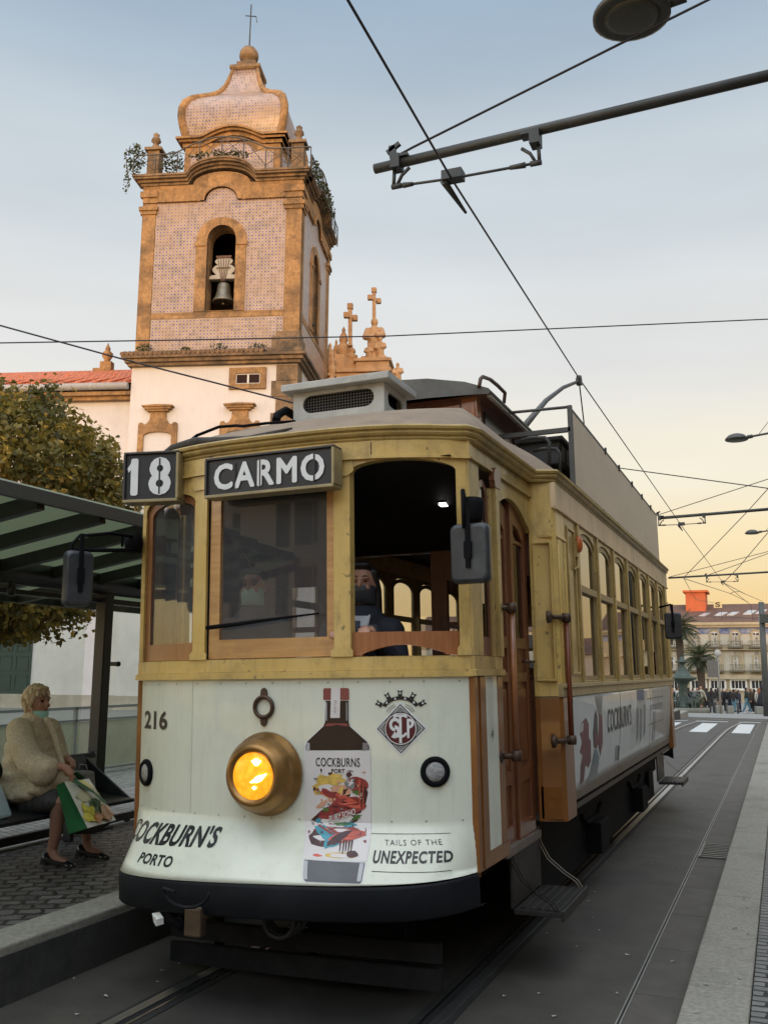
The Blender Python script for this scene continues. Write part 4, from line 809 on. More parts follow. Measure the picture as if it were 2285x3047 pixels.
# mirrors
g = MB(); c = Vector((1.175, 4.80, 2.375))
def rrect(h, v, r, n=5):
    P = []
    for cx, cy, a0 in ((h - r, v - r, 0), (-h + r, v - r, 90), (-h + r, -v + r, 180), (h - r, -v + r, 270)):
        for i in range(n + 1): a = R_(a0 + 90 * i / n); P.append((cx + r * math.cos(a), cy + r * math.sin(a)))
    return P
def mirror(c, h, v, rz, name, lab):
    M = Matrix.Translation(c) @ Matrix.Rotation(rz, 4, 'Z'); g = MB(); prof = [(0.86, -0.035), (0.97, -0.028), (1.0, -0.01), (1.0, 0.02), (0.95, 0.028)]
    rows = [[M @ Vector((x * k, d, z * k)) for x, z in rrect(h, v, 0.035)] for k, d in prof]; n = len(rows[0])
    for i in range(len(rows) - 1): g.add(rows[i] + rows[i + 1], [(k, (k + 1) % n, n + (k + 1) % n, n + k) for k in range(n)], 0, True)
    g.add(rows[0], [tuple(range(n))[::-1]], 0); 
    o = part(g, name, mat('mirror_shell', (0.028, 0.032, 0.036), 0.4, 0.4, 5, 0.1, dirt=(0.07, 0.075, 0.08), dscale=5), label=lab)
    q = MB(); q.add([M @ Vector((x * .95, 0.029, z * .95)) for x, z in rrect(h, v, 0.035)], [tuple(range(n))]); part(q, 'mirror_glass', mat('mirror_silver', (0.7, 0.7, 0.7), 0.05, 0.02, metal=1.0), o)
    q = MB(); q.box((-.012, -0.048, -v * .5), (.012, -0.03, v + .10)); q.box((-.02, -0.05, -.03), (.02, -0.034, .06)); qq = MB(); qq.add([M @ Vector(p) for p in q.v], q.f); part(qq, 'mirror_bracket', M_black, o)
    return o, M
m1, MM = mirror(c, 0.107, 0.158, R_(-6), 'wing_mirror', 'dark wing mirror on the right front corner')
g = MB(); g.tube([c + Vector((-.02, -.045, .13)), c + Vector((-.02, -.05, .33)), (1.08, 5.02, 2.71)], 0.012, 8); g.tube([c + Vector((-.02, -.05, .22)), (1.13, 4.95, 2.55), (1.08, 5.05, 2.57)], 0.009, 8); g.lathe([(0.045, -.07), (0.055, -.04), (0.055, .04), (0.045, .07)], (1.145, 4.97, 2.635), (0.1, 0, 1), 14); g.box((1.08, 4.98, 2.58), (1.13, 5.04, 2.68))
part(g, 'mirror_arm', M_black, m1)
c = tl(232, 1722, 4.55)
m2, MM = mirror(c, 0.085, 0.165, R_(66), 'wing_mirror', 'dark wing mirror on long arms at the left front corner')
A0 = Vector((-1.09, 5.02, 2.62))
g = MB(); g.tube([c + Vector((-.02, -.03, -.10)), c + Vector((-.03, -.03, .20)), c + Vector((-.0, .0, .255)), c.lerp(A0, .5) + Vector((0, 0, .16)), A0 + Vector((0, 0, .02))], 0.011, 8); g.tube([c + Vector((-.02, -.03, .17)), c.lerp(A0, .6) + Vector((0, 0, .03)), A0 + Vector((0, 0, -.06))], 0.013, 8); g.tube([c.lerp(A0, .7) + Vector((0, 0, .11)), c.lerp(A0, .7) + Vector((0, 0, .03))], 0.009, 6); g.lathe([(.05, -.06), (.06, 0), (.05, .06)], A0 + Vector((-.03, -.02, -.02)), (0, 0, 1), 12)
part(g, 'mirror_arm', M_black, m2)
c = tlx(2002, 1862, 1.45); m3, MM = mirror(c, 0.10, 0.16, R_(4), 'wing_mirror', 'dark wing mirror at the far rear corner')
g = MB(); g.tube([c + Vector((0, 0, .12)), c + Vector((-.02, 0, .26)), (1.24, c.y + .05, c.z + .22)], 0.014, 6); part(g, 'mirror_arm', M_black, m3)
# writing on the front
g = MB(); qtext(g, '216', Q(-1.012, 1.448, -0.755, 1.558), 0, 0.028); part(g, 'car_number', INK, recalc=False)
g = MB(); qtext(g, "COCKBURN'S", [(-1.05, 0.808), (-0.290, 0.835), (-0.290, 0.938), (-1.03, 0.925)], 0, 0.032, shear=0.10, space=1.05); part(g, 'skirt_lettering', INK, recalc=False)
g = MB(); qtext(g, "PORTO", [(-0.79, 0.735), (-0.51, 0.735), (-0.525, 0.785), (-0.79, 0.782)], 0, 0.03, space=1.05); part(g, 'skirt_lettering', INK, recalc=False)
g = MB(); qtext(g, "TAILS OF THE", [(0.668, 0.882), (0.942, 0.880), (0.93, 0.905), (0.662, 0.907)], 0, -0.006, space=1.2)
qtext(g, "UNEXPECTED", [(0.632, 0.806), (1.0, 0.800), (0.99, 0.852), (0.625, 0.862)], 0, 0.03, space=1.12)
for a, b in (((0.585, 0.934), (0.97, 0.931)), ((0.645, 0.774), (1.0, 0.762))):
    for i in range(10):
        x0, x1 = lerp(a[0], b[0], i / 10), lerp(a[0], b[0], (i + 1) / 10); z0, z1 = lerp(a[1], b[1], i / 10), lerp(a[1], b[1], (i + 1) / 10)
        g.quad(FR(x0, -.003, z0 - .0012), FR(x1, -.003, z1 - .0012), FR(x1, -.003, z1 + .0012), FR(x0, -.003, z0 + .0012))
part(g, 'skirt_lettering', INK, recalc=False)
# bottle picture: flat film on the panel, its axis drifting with the flare
bm_ = [mat('film_halo', (0.66, 0.67, 0.65), 0.35), mat('film_wine', (0.022, 0.013, 0.012), 0.3, 0.5, 3), mat('film_glass_edge', (0.20, 0.19, 0.19), 0.3), mat('film_cap', (0.23, 0.060, 0.052), 0.35, 0.2, 5), mat('film_label', (0.66, 0.62, 0.60), 0.35, 0.05, 3), mat('film_base', (0.085, 0.087, 0.10), 0.3, 0.3, 4), INK,
       mat('film_red', (0.25, 0.035, 0.03), 0.4, 0.4, 18), mat('film_yellow', (0.60, 0.40, 0.09), 0.4, 0.3, 14), mat('film_teal', (0.05, 0.30, 0.38), 0.4, 0.3, 16), mat('film_dark', (0.06, 0.018, 0.018), 0.4, 0.5, 20), mat('film_skin', (0.58, 0.30, 0.19), 0.4, 0.2, 16), mat('film_green', (0.07, 0.14, 0.03), 0.4, 0.4, 18), mat('film_gleam', (0.42, 0.42, 0.44), 0.3), mat('film_blush', (0.55, 0.10, 0.06), 0.4, 0.3, 10)]
def bz(u, v):      # picture coordinates: u -1..1 across the bottle body, v 0..1 foot to cap
    z = 0.722 + v * 0.963
    cxx = lerp(0.388, 0.3885, 0) if z > 0.98 else lerp(0.472, 0.390, ((z - 0.722) / 0.258) ** 0.7)
    hw = 0.181 if z > 0.98 else lerp(0.148, 0.181, ((z - 0.722) / 0.258) ** 0.5)
    return cxx + u * hw, z
BF = lambda u, d, v: FR(bz(u, v)[0], d, bz(u, v)[1])
CV = [0.03 * i for i in range(1, 33)]; CUb = [-.75, -.5, -.25, 0, .25, .5, .75]
g = MB()
body = [(-0.98, 0.012), (-0.93, 0.0), (0.93, 0.0), (0.98, 0.012), (1.0, 0.62), (0.99, 0.68), (0.92, 0.708), (0.42, 0.79), (0.40, 0.81), (0.40, 0.93), (-0.36, 0.93), (-0.38, 0.81), (-0.42, 0.79), (-0.95, 0.705), (-1.0, 0.68), (-1.0, 0.62)]
g.plate([(a * 1.04, b) for a, b in body], [], -0.002, -0.002, BF, 0, CUb, CV); 
g.plate([(-.995, .655), (.995, .66), (.99, .68), (.92, .706), (.42, .788), (.385, .81), (.385, .93), (-.345, .93), (-.365, .81), (-.42, .788), (-.95, .703), (-.99, .68)], [], -0.003, -0.003, BF, 1, CUb, CV)
g.plate([(-.98, .655), (-.86, .655), (-.86, .695), (-.95, .70)], [], -0.004, -0.004, BF, 13); g.plate([(.80, .658), (.97, .66), (.95, .698), (.80, .70)], [], -0.004, -0.004, BF, 2)
g.plate([(.30, .82), (.36, .82), (.36, .92), (.30, .92)], [], -0.004, -0.004, BF, 2); g.plate([(-.34, .82), (-.30, .82), (-.30, .92), (-.34, .92)], [], -0.004, -0.004, BF, 13)
g.plate([(-.40, .79), (.42, .79), (.30, .805), (-.28, .805)], [], -0.004, -0.004, BF, 3)
g.plate([(-.42, .935), (.40, .935), (.40, .995), (.34, 1.0), (-.38, 1.0), (-.42, .995)], [], -0.003, -0.003, BF, 3, CUb)
g.plate([(-.19, .835), (.11, .835), (.13, 1.0), (-.16, 1.0)], [], -0.0045, -0.0045, BF, 4, (), CV)
g.plate(rect(-1.02, .095, 1.02, .652), [], -0.0035, -0.0035, BF, 4, CUb, CV)
g.plate([(-.98, .012), (-.93, .003), (.93, .003), (.98, .012), (.98, .09), (-.98, .093)], [], -0.0035, -0.0035, BF, 5, CUb, CV)
g.plate([(-.97, .012), (-.84, .012), (-.84, .088), (-.97, .09)], [], -0.0045, -0.0045, BF, 13, (), CV); g.plate([(.82, .012), (.95, .012), (.95, .088), (.82, .088)], [], -0.0045, -0.0045, BF, 13, (), CV)
pic = part(g, 'bottle_picture', bm_, panel, recalc=False)
g = MB()
def tq(txt, u0, v0, u1, v1, mi, bold, d=-0.005, rise=0.0, space=1.0):
    V, Fc = text_shape(txt, 1.0, 1.0, bold, 0, space); g.add([BF(lerp(u0, u1, a + .5), d, lerp(v0, v1, b + .5) + rise * (a)) for a, b in V], Fc, mi)
def blob(u, v, ru, rv, mi, n=16, jag=0.25, rot=0.0, seed=0, d=-0.0045):
    r = random.Random(seed + int(u * 1000) + int(v * 991)); P = []
    for k in range(n):
        a = 2 * math.pi * k / n; q = 1 + jag * (r.random() * 2 - 1); x, y = ru * math.cos(a) * q, rv * 6 * math.sin(a) * q
        P.append((u + x * math.cos(rot) - y * math.sin(rot), v + (x * math.sin(rot) + y * math.cos(rot)) / 6))
    g.plate(P, [], d, d, BF, mi)
blob(-.28, .46, .50, .055, 8, jag=.3); blob(-.02, .50, .26, .03, 8, jag=.3); blob(.10, .44, .3, .03, 11)
blob(.55, .40, .42, .075, 10, jag=.15); blob(.62, .47, .33, .04, 7, jag=.2); blob(.05, .34, .72, .042, 7, rot=.5, jag=.15, d=-.005); blob(.15, .395, .65, .028, 14, rot=-.35, jag=.2, d=-.0055)
blob(-.05, .30, .72, .05, 10, jag=.2, d=-.005); blob(.15, .325, .75, .032, 7, rot=.3, jag=.08, d=-.006); blob(-.15, .41, .42, .02, 7, rot=-.6, d=-.006); blob(-.45, .365, .22, .012, 11, rot=.6, d=-.0065); blob(-.2, .39, .08, .012, 11, d=-.007)
blob(-.45, .20, .40, .045, 10, jag=.2); blob(-.35, .215, .33, .028, 9, rot=-.5, jag=.25, d=-.0055); blob(-.1, .175, .34, .022, 9, rot=.3, jag=.2, d=-.006); blob(.1, .235, .72, .028, 7, rot=-.15, jag=.15, d=-.0065); blob(.35, .205, .55, .025, 14, rot=.2, jag=.2, d=-.007); blob(.05, .195, .4, .02, 10, rot=.5, d=-.0075); blob(.35, .262, .25, .012, 9, d=-.0075)
blob(-.55, .275, .14, .014, 9, jag=.5, d=-.006); blob(-.35, .265, .13, .02, 4, jag=.5, d=-.0068); blob(.6, .30, .2, .012, 12, rot=.6, jag=.4, d=-.0075); blob(.15, .265, .3, .008, 12, jag=.4, d=-.008); blob(.68, .435, .2, .012, 12, jag=.5, d=-.0075); blob(-.35, .335, .1, .012, 12, jag=.5, d=-.0075)
blob(.4, .48, .16, .03, 2, jag=.4, d=-.006); blob(.42, .485, .09, .016, 4, jag=.5, d=-.0065); blob(.38, .53, .08, .014, 10, jag=.5, d=-.006)
for k in range(34):
    r = random.Random(k); blob(r.uniform(-.9, .95), r.uniform(.18, .56), r.uniform(.02, .06), r.uniform(.004, .012), r.choice([10, 7, 10, 2, 11]), 7, .5, seed=k, d=-.008)
for k, u in enumerate((0.15, .25, .33, .42, .5)): g.plate([(u - .03, .19), (u + .03, .19), (u + .012, .135 - .01 * (k % 2)), (u - .012, .135 - .01 * (k % 2))], [], -.0072, -.0072, BF, 10)
blob(.2, .118, .55, .012, 8, jag=.15); blob(.55, .125, .18, .016, 10, jag=.15, d=-.006); blob(-.55, .115, .15, .006, 14, jag=.3)
for a, b, c_, d_ in ((.70, .36, .735, .50), (.80, .34, .83, .47)): g.plate(rect(a, b, c_, d_), [], -.0085, -.0085, BF, 14)
part(g, 'bottle_label', bm_, pic, recalc=False); g = MB()
tq("COCKBURNS", -.66, .568, .72, .617, 6, 0.012, space=1.05); tq("PORT", -.16, .533, .26, .557, 6, 0.03, space=1.1); part(g, 'bottle_lettering', bm_, pic, recalc=False); g = MB(); tq("RUBY SOHO", -.22, .291, .58, .327, 4, 0.02, -.0095, 0.045, 1.05)
blob(.38, .546, .05, .006, 2, 6, .5); blob(.46, .546, .05, .006, 2, 6, .5)
part(g, 'bottle_lettering', bm_, pic, recalc=False); g = MB(); V, Fc = text_shape('Ruby', 1, 1, -.01, .2)
g.add([BF(-.04 + b * .11, -.0055, .895 - a * .075) for a, b in V], Fc, 2)
part(g, 'bottle_lettering', bm_, pic, recalc=False)
# monogram: lozenge with crown
g = MB(); cx0, cz0 = 0.732, 1.468; L = lambda u, d, v: FR(cx0 + u * 0.121, d, cz0 + v * 0.129)
mc = [mat('badge_white', (0.66, 0.67, 0.66), 0.35), INK, mat('badge_maroon', (0.085, 0.010, 0.017), 0.35, 0.15, 6)]
dia = lambda k: [(k, 0), (0, k), (-k, 0), (0, -k)]
circ = lambda r, n=36: [(r * math.cos(2 * math.pi * i / n), r * 0.98 * math.sin(2 * math.pi * i / n)) for i in range(n)]
g.plate(dia(1.10), [], -.002, -.002, L, 0, (-.5, 0, .5)); g.plate(dia(1.0), [], -.003, -.003, L, 1, (-.5, 0, .5)); g.plate(dia(.94), [], -.0035, -.0035, L, 0, (-.5, 0, .5))
for i in range(9):
    for sg in (1, -1):
        a = .60 + i * .042; hw = .91 - a
        if hw > .02: g.plate(rect(-hw, sg * a - .013, hw, sg * a + .013), [], -.004, -.004, L, 1)
        a2 = .04 * i; x1 = .90 - a2
        if x1 > .64:
            for s2 in (1, -1):
                if not (i == 0 and s2 < 0): g.plate(rect(*((.6, s2 * a2 - .012, x1, s2 * a2 + .012) if sg > 0 else (-x1, s2 * a2 - .012, -.6, s2 * a2 + .012))), [], -.004, -.004, L, 1)
g.plate(circ(.70), [], -.0045, -.0045, L, 1, (-.3, 0, .3)); g.plate(circ(.66), [], -.005, -.005, L, 0, (-.3, 0, .3)); g.plate(circ(.62), [], -.0055, -.0055, L, 2, (-.3, 0, .3))
def ring_arc(c, r0, r1, a0, a1, mi, d, sy=1.0, n=14):
    A = [(c[0] + r1 * math.cos(R_(lerp(a0, a1, i / n))), c[1] + sy * r1 * math.sin(R_(lerp(a0, a1, i / n)))) for i in range(n + 1)]; B = [(c[0] + r0 * math.cos(R_(lerp(a0, a1, i / n))), c[1] + sy * r0 * math.sin(R_(lerp(a0, a1, i / n)))) for i in range(n + 1)]
    for i in range(n): g.add([L(A[i][0], d, A[i][1]), L(A[i + 1][0], d, A[i + 1][1]), L(B[i + 1][0], d, B[i + 1][1]), L(B[i][0], d, B[i][1])], [(0, 1, 2, 3)], mi)
g.plate(rect(-.055, -.58, .055, .52), [], -.0062, -.0062, L, 0); g.plate([(-.26, .58), (.26, .58), (.30, .44), (.20, .44), (.18, .48), (-.18, .48), (-.20, .44), (-.30, .44)], [], -.0062, -.0062, L, 0)
ring_arc((-.22, .17), .13, .25, 20, 270, 0, -.0064, 1.1); ring_arc((-.24, -.12), .10, .23, -130, 90, 0, -.0066, 1.15); ring_arc((0, -.05), .22, .32, 200, 335, 0, -.0068, 1.0)
g.plate(rect(.27, -.38, .37, .40), [], -.0062, -.0062, L, 0); ring_arc((.36, .21), .09, .20, -90, 90, 0, -.0066, 1.0)
for k, a in enumerate((150, 120, 90, 60, 30)):
    c = (1.02 * math.cos(R_(a)), 0.62 + 0.78 * math.sin(R_(a))); t_ = R_(a - 90)
    T2 = lambda x, y: (c[0] + x * math.cos(t_) - y * math.sin(t_), c[1] + x * math.sin(t_) + y * math.cos(t_))
    g.plate([T2(*p) for p in ((-.10, -.12), (.10, -.12), (.08, .10), (.11, .10), (.11, .17), (.045, .17), (.045, .13), (-.045, .13), (-.045, .17), (-.11, .17), (-.11, .10), (-.08, .10))], [], -.004, -.004, L, 1)
    g.plate([T2(*p) for p in ((-.035, .01), (.035, .01), (.035, .08), (-.035, .08))], [], -.0048, -.0048, L, 0)
ring_arc((0, .62), .70, .88, 28, 152, 1, -.0035, .80)
for k in range(4):
    a = 135 - 30 * k; c = (.80 * math.cos(R_(a)), .62 + .64 * math.sin(R_(a))); g.plate([(c[0] - .05, c[1] - .05), (c[0] + .05, c[1] - .05), (c[0], c[1] + .06)], [], -.0045, -.0045, L, 0)
for r0 in (.50, .60): ring_arc((0, .52), r0, r0 + .022, 18, 68, 1, -.004, .82); ring_arc((0, .52), r0, r0 + .022, 112, 162, 1, -.004, .82)
part(g, 'company_badge', mc, panel, recalc=False, label='maroon and black lozenge badge under a mural crown')
# pictures and writing along the side panel
F = SD(1); g = MB(); sm = [INK, mat('side_maroon', (0.13, 0.02, 0.03), 0.4, 0.3, 6), mat('side_ghost', (0.19, 0.20, 0.20), 0.4, 0.4, 4), mat('side_blue', (0.06, 0.12, 0.24), 0.4, 0.4, 8), mat('side_teal', (0.10, 0.19, 0.21), 0.4, 0.3, 8), mat('side_pale', (0.48, 0.44, 0.42), 0.4, 0.2, 8)]
cv = [0.95 + 0.05 * i for i in range(14)]
def sp_(P, mi, d=-0.009): g.plate(P, [], d, d, F, mi, (), cv)
g = MB()
sp_([(7.03, 1.40), (7.22, 1.43), (7.32, 1.38), (7.33, 1.28), (7.42, 1.25), (7.46, 1.10), (7.38, 1.06), (7.25, 1.09), (7.22, .98), (7.10, .96), (7.06, 1.10), (7.13, 1.17), (7.0, 1.20), (7.08, 1.27), (6.98, 1.33)], 1)
part(g, 'side_picture', sm, recalc=False)
g = MB()
sp_([(7.02, 1.395), (7.12, 1.40), (7.1, 1.34), (6.98, 1.33)], 5, -.0095)
part(g, 'side_picture', sm, recalc=False)
g = MB()
sp_([(7.50, 1.30), (7.56, 1.44), (7.62, 1.47), (7.68, 1.42), (7.70, 1.30), (7.74, 1.22), (7.66, 1.17), (7.55, 1.20)], 0); sp_([(7.54, 1.30), (7.72, 1.28), (7.74, 1.20), (7.58, 1.19)], 1, -.0095); sp_([(7.76, 1.44), (7.90, 1.42), (7.95, 1.20), (7.86, 1.10), (7.74, 1.22)], 1, -.0092)
part(g, 'side_picture', sm, recalc=False)
g = MB()
for i in range(7): sp_([(7.60 + .055 * i, 1.585), (7.614 + .055 * i, 1.585), (7.80 + .014 * i, 1.40), (7.77 + .014 * i, 1.40)], 2, -.0088)
part(g, 'side_picture', sm, recalc=False)
g = MB()
sp_([(7.58, 1.18), (7.84, 1.10), (7.78, .97), (7.40, .945), (7.30, .945), (7.45, 1.02)], 2, -.0088); sp_([(7.60, 1.17), (7.74, 1.16), (7.72, 1.07), (7.60, 1.06)], 4, -.0094)
part(g, 'side_picture', sm, recalc=False)
g = MB(); V, Fc = text_shape("COCKBURN'S", 0.20, 1.36, 0.012, 0, 1.1); g.add([F(8.845 + a, -.0095, 1.365 + b) for a, b in V], Fc, 0); part(g, 'side_lettering', sm, recalc=False)
g = MB()
for a in (9.95, 10.12, 10.30): sp_([(a, 1.585), (a + .16, 1.585), (a + .15, 1.47), (a + .08, 1.51), (a + .02, 1.46)], 3)
part(g, 'side_picture', sm, recalc=False)
g = MB()
for a, b in ((9.9, 1.32), (10.15, 1.30), (10.42, 1.34)): sp_([(a, b + .10), (a + .13, b + .08), (a + .15, b - .20), (a + .03, b - .24)], 2, -.0086)
part(g, 'side_picture', sm, recalc=False)
g = MB()
for z in (1.475, 1.20): sp_(rect(10.74, z, 12.2, z + .006), 0)
part(g, 'side_picture', sm, recalc=False)
g = MB()
sp_(rect(8.62, 1.0, 8.80, 1.13), 2, -.0086); sp_(rect(8.76, 1.0, 8.83, 1.12), 0)
part(g, 'side_picture', sm, recalc=False)
g = MB()
for a in (11.2, 11.35): sp_([(a, 1.33), (a + .06, 1.33), (a + .05, 1.0), (a, 1.0)], 2, -.0086)
part(g, 'side_picture', sm, recalc=False)
g = MB(); V, Fc = text_shape("TAILS OF THE UNEXPECTED", 0.06, 1.2, 0.01, 0, 1.1); g.add([F(11.5 + a, -.0095, 1.38 + b) for a, b in V], Fc, 2); part(g, 'side_lettering', sm, recalc=False)
# star shaped scuff on the cream door-side panel
g = MB(); V = lambda u, d, v: (WH + 0.002 + 0.012 * (u - 5.08) - d, u, v)
r = random.Random(4); P = [(5.375 + (0.045 if k % 2 else 0.015) * math.cos(k * .45) * r.uniform(.6, 1.3), 1.42 + (0.05 if k % 2 else 0.015) * math.sin(k * .45) * r.uniform(.5, 1)) for k in range(14)]
g.plate(P, [], -.002, -.002, V); part(g, 'scuff', mat('scuff_grey', (0.16, 0.17, 0.16), 0.6), recalc=False)
# ---------------------------------------------------------------- church: tower, nave wall, gable
CH = R_(16.034); CP = Vector((-16.15, 30.62, 0.0))
def blockstone(name, c1, c2, dark, bw, bh, amt):
    m = bpy.data.materials.new(name); m.use_nodes = True; MATS[name] = m; t = m.node_tree; n = t.nodes; b = n['Principled BSDF']; b.inputs['Roughness'].default_value = 0.85
    c = n.new('ShaderNodeTexCoord'); s_ = n.new('ShaderNodeSeparateXYZ'); t.links.new(c.outputs['Object'], s_.inputs[0]); ad = n.new('ShaderNodeMath'); t.links.new(s_.outputs[0], ad.inputs[0]); t.links.new(s_.outputs[1], ad.inputs[1])
    cb = n.new('ShaderNodeCombineXYZ'); t.links.new(ad.outputs[0], cb.inputs[0]); t.links.new(s_.outputs[2], cb.inputs[1])
    k = n.new('ShaderNodeTexBrick'); k.inputs['Scale'].default_value = 1; k.inputs['Brick Width'].default_value = bw; k.inputs['Row Height'].default_value = bh; k.inputs['Mortar Size'].default_value = 0.018; k.inputs['Mortar Smooth'].default_value = .3; k.inputs['Color1'].default_value = (*c1, 1); k.inputs['Color2'].default_value = (*c2, 1); k.inputs['Mortar'].default_value = (*[x * 1.25 for x in c2], 1); t.links.new(cb.outputs[0], k.inputs['Vector'])
    def noise(sc, lo, hi, frm, to, src=None):
        q = n.new('ShaderNodeTexNoise'); q.inputs['Scale'].default_value = sc; q.inputs['Detail'].default_value = 9; q.inputs['Roughness'].default_value = .68; t.links.new(src or c.outputs['Object'], q.inputs['Vector']); r = n.new('ShaderNodeMapRange'); r.inputs['From Min'].default_value = lo; r.inputs['From Max'].default_value = hi; r.inputs['To Min'].default_value = frm; r.inputs['To Max'].default_value = to; t.links.new(q.outputs['Fac'], r.inputs[0]); return r.outputs[0], q.outputs['Fac']
    f1, raw = noise(7, .3, .7, .65, 1.3); sc = n.new('ShaderNodeVectorMath'); sc.operation = 'SCALE'; t.links.new(k.outputs['Color'], sc.inputs[0]); t.links.new(f1, sc.inputs['Scale'])
    f2, _ = noise(1.15, .47, .66, 0, amt); m1 = n.new('ShaderNodeMix'); m1.data_type = 'RGBA'; t.links.new(f2, m1.inputs['Factor']); t.links.new(sc.outputs[0], m1.inputs[6]); m1.inputs[7].default_value = (*dark, 1)
    mp_ = n.new('ShaderNodeMapping'); mp_.inputs['Scale'].default_value = (3, 3, .35); t.links.new(c.outputs['Object'], mp_.inputs[0]); f3, _ = noise(1.4, .52, .72, 0, amt * .8, mp_.outputs[0]); m2 = n.new('ShaderNodeMix'); m2.data_type = 'RGBA'; t.links.new(f3, m2.inputs['Factor']); t.links.new(m1.outputs[2], m2.inputs[6]); m2.inputs[7].default_value = (*[x * 1.1 for x in dark], 1)
    t.links.new(m2.outputs[2], b.inputs['Base Color']); bp = n.new('ShaderNodeBump'); bp.inputs['Strength'].default_value = .7; bp.inputs['Distance'].default_value = .03; t.links.new(raw, bp.inputs['Height']); t.links.new(bp.outputs[0], b.inputs['Normal']); return m
M_stone = blockstone('sandstone', (0.37, 0.205, 0.083), (0.25, 0.135, 0.055), (0.07, 0.045, 0.026), 0.95, 0.52, 0.75)
M_stoneD = blockstone('dark_sandstone', (0.25, 0.155, 0.080), (0.16, 0.10, 0.055), (0.045, 0.034, 0.024), 0.8, 0.31, 0.9)
M_plaster = mat('white_plaster', (0.58, 0.54, 0.52), 0.85, 0.06, 0.6, 0.08, dirt=(0.40, 0.36, 0.33), dscale=0.45, damt=0.45, detail=9, streak=(0.38, 0.33, 0.29), samt=0.35)
M_tile = bpy.data.materials.new('azulejo'); M_tile.use_nodes = True
t = M_tile.node_tree; n = t.nodes; b = n['Principled BSDF']; b.inputs['Roughness'].default_value = 0.35
c = n.new('ShaderNodeTexCoord'); sp2 = n.new('ShaderNodeSeparateXYZ'); t.links.new(c.outputs['Object'], sp2.inputs[0])
ad = n.new('ShaderNodeMath'); ad.operation = 'ADD'; t.links.new(sp2.outputs[0], ad.inputs[0]); t.links.new(sp2.outputs[1], ad.inputs[1])
cb = n.new('ShaderNodeCombineXYZ'); t.links.new(ad.outputs[0], cb.inputs[0]); t.links.new(sp2.outputs[2], cb.inputs[1])
vo = n.new('ShaderNodeTexVoronoi'); vo.voronoi_dimensions = '2D'; vo.inputs['Scale'].default_value = 1 / 0.135; vo.inputs['Randomness'].default_value = 0.0; t.links.new(cb.outputs[0], vo.inputs['Vector'])
rr = n.new('ShaderNodeValToRGB'); e = rr.color_ramp.elements; e[0].position = 0.0; e[0].color = (0.085, 0.045, 0.13, 1); e[1].position = 0.62; e[1].color = (0.28, 0.175, 0.09, 1)
for p_, c_ in ((0.20, (0.12, 0.065, 0.17)), (0.30, (0.35, 0.27, 0.225)), (0.46, (0.33, 0.24, 0.18))): q = e.new(p_); q.color = (*c_, 1)
t.links.new(vo.outputs['Distance'], rr.inputs[0])
nd = n.new('ShaderNodeTexNoise'); nd.inputs['Scale'].default_value = 0.9; nd.inputs['Detail'].default_value = 8; t.links.new(c.outputs['Object'], nd.inputs['Vector'])
mrr = n.new('ShaderNodeMapRange'); mrr.inputs['From Min'].default_value = 0.42; mrr.inputs['From Max'].default_value = 0.75; mrr.inputs['To Max'].default_value = 0.6; t.links.new(nd.outputs['Fac'], mrr.inputs[0])
mm = n.new('ShaderNodeMix'); mm.data_type = 'RGBA'; mm.inputs[7].default_value = (0.33, 0.20, 0.09, 1); t.links.new(mrr.outputs[0], mm.inputs['Factor']); pv = n.new('ShaderNodeSeparateColor'); t.links.new(vo.outputs['Color'], pv.inputs[0]); pr_ = n.new('ShaderNodeMapRange'); pr_.inputs['To Min'].default_value = 0.72; pr_.inputs['To Max'].default_value = 1.18; t.links.new(pv.outputs[0], pr_.inputs[0])
pm = n.new('ShaderNodeVectorMath'); pm.operation = 'SCALE'; t.links.new(rr.outputs[0], pm.inputs[0]); t.links.new(pr_.outputs[0], pm.inputs['Scale'])
t.links.new(pm.outputs[0], mm.inputs[6]); t.links.new(mm.outputs[2], b.inputs['Base Color'])
M_roofT = setts('terracotta_tiles', (0.62, 0.16, 0.045), (0.50, 0.115, 0.035), (0.28, 0.07, 0.028), 0.22, 0.34, 0.03, 0, 0.8)
tower = thing('bell_tower', 'baroque church bell tower faced with patterned tiles under a bulbous tiled dome', 'bell tower', CP, (0, 0, CH))
def tp_(mb, name, m, parent=None, bevel=0.0, **k): return mb.build(name, m, parent or tower, bevel, **k)
TF = lambda u, d, v: (u, d, v)                        # front face
TS = lambda u, d, v: (-d, -0.02 - (u), v)             # right face: u runs back from the front corner
def TSf(u, d, v): return (0.0 - d, -u, v)             # u in -6.3..0 -> depth 0..6.3
g = MB(); g.box((-6.45, 0.06, 0), (-0.03, 6.3, 13.1)); tp_(g, 'lower_wall', M_plaster)
g = MB()
for i in range(21):                                   # quoin blocks of the corner pier
    z = 0.0 + i * 0.62; a = -1.0 if i % 2 else -0.82
    g.box((a, 0.0, z + .006), (0.0, 1.0 if i % 2 else 0.8, min(z + 0.614, 13.08)))
tp_(g, 'corner_pier', M_stoneD, bevel=0.012)
g = MB(); 
for (o, z0, z1) in ((0.12, 13.06, 13.18), (0.22, 13.181, 13.32), (0.32, 13.321, 13.44)): g.box((-6.45 - o, -o, z0), (0.0 + o, 6.3 + o, z1))
g.box((-1.15, -0.30, 13.441), (0.18, 1.1, 13.60)); g.box((-1.0, -0.18, 13.601), (0.08, 0.9, 14.1)); g.box((-0.86, -0.1, 14.101), (0.04, 0.7, 14.3))
tp_(g, 'lower_cornice', M_stoneD, bevel=0.02)
g = MB(); 
for i in range(30): x = -6.72 + i * 0.185; g.tube([(x, -0.36, 13.47), (x, 0.0, 13.62)], 0.085, 6)
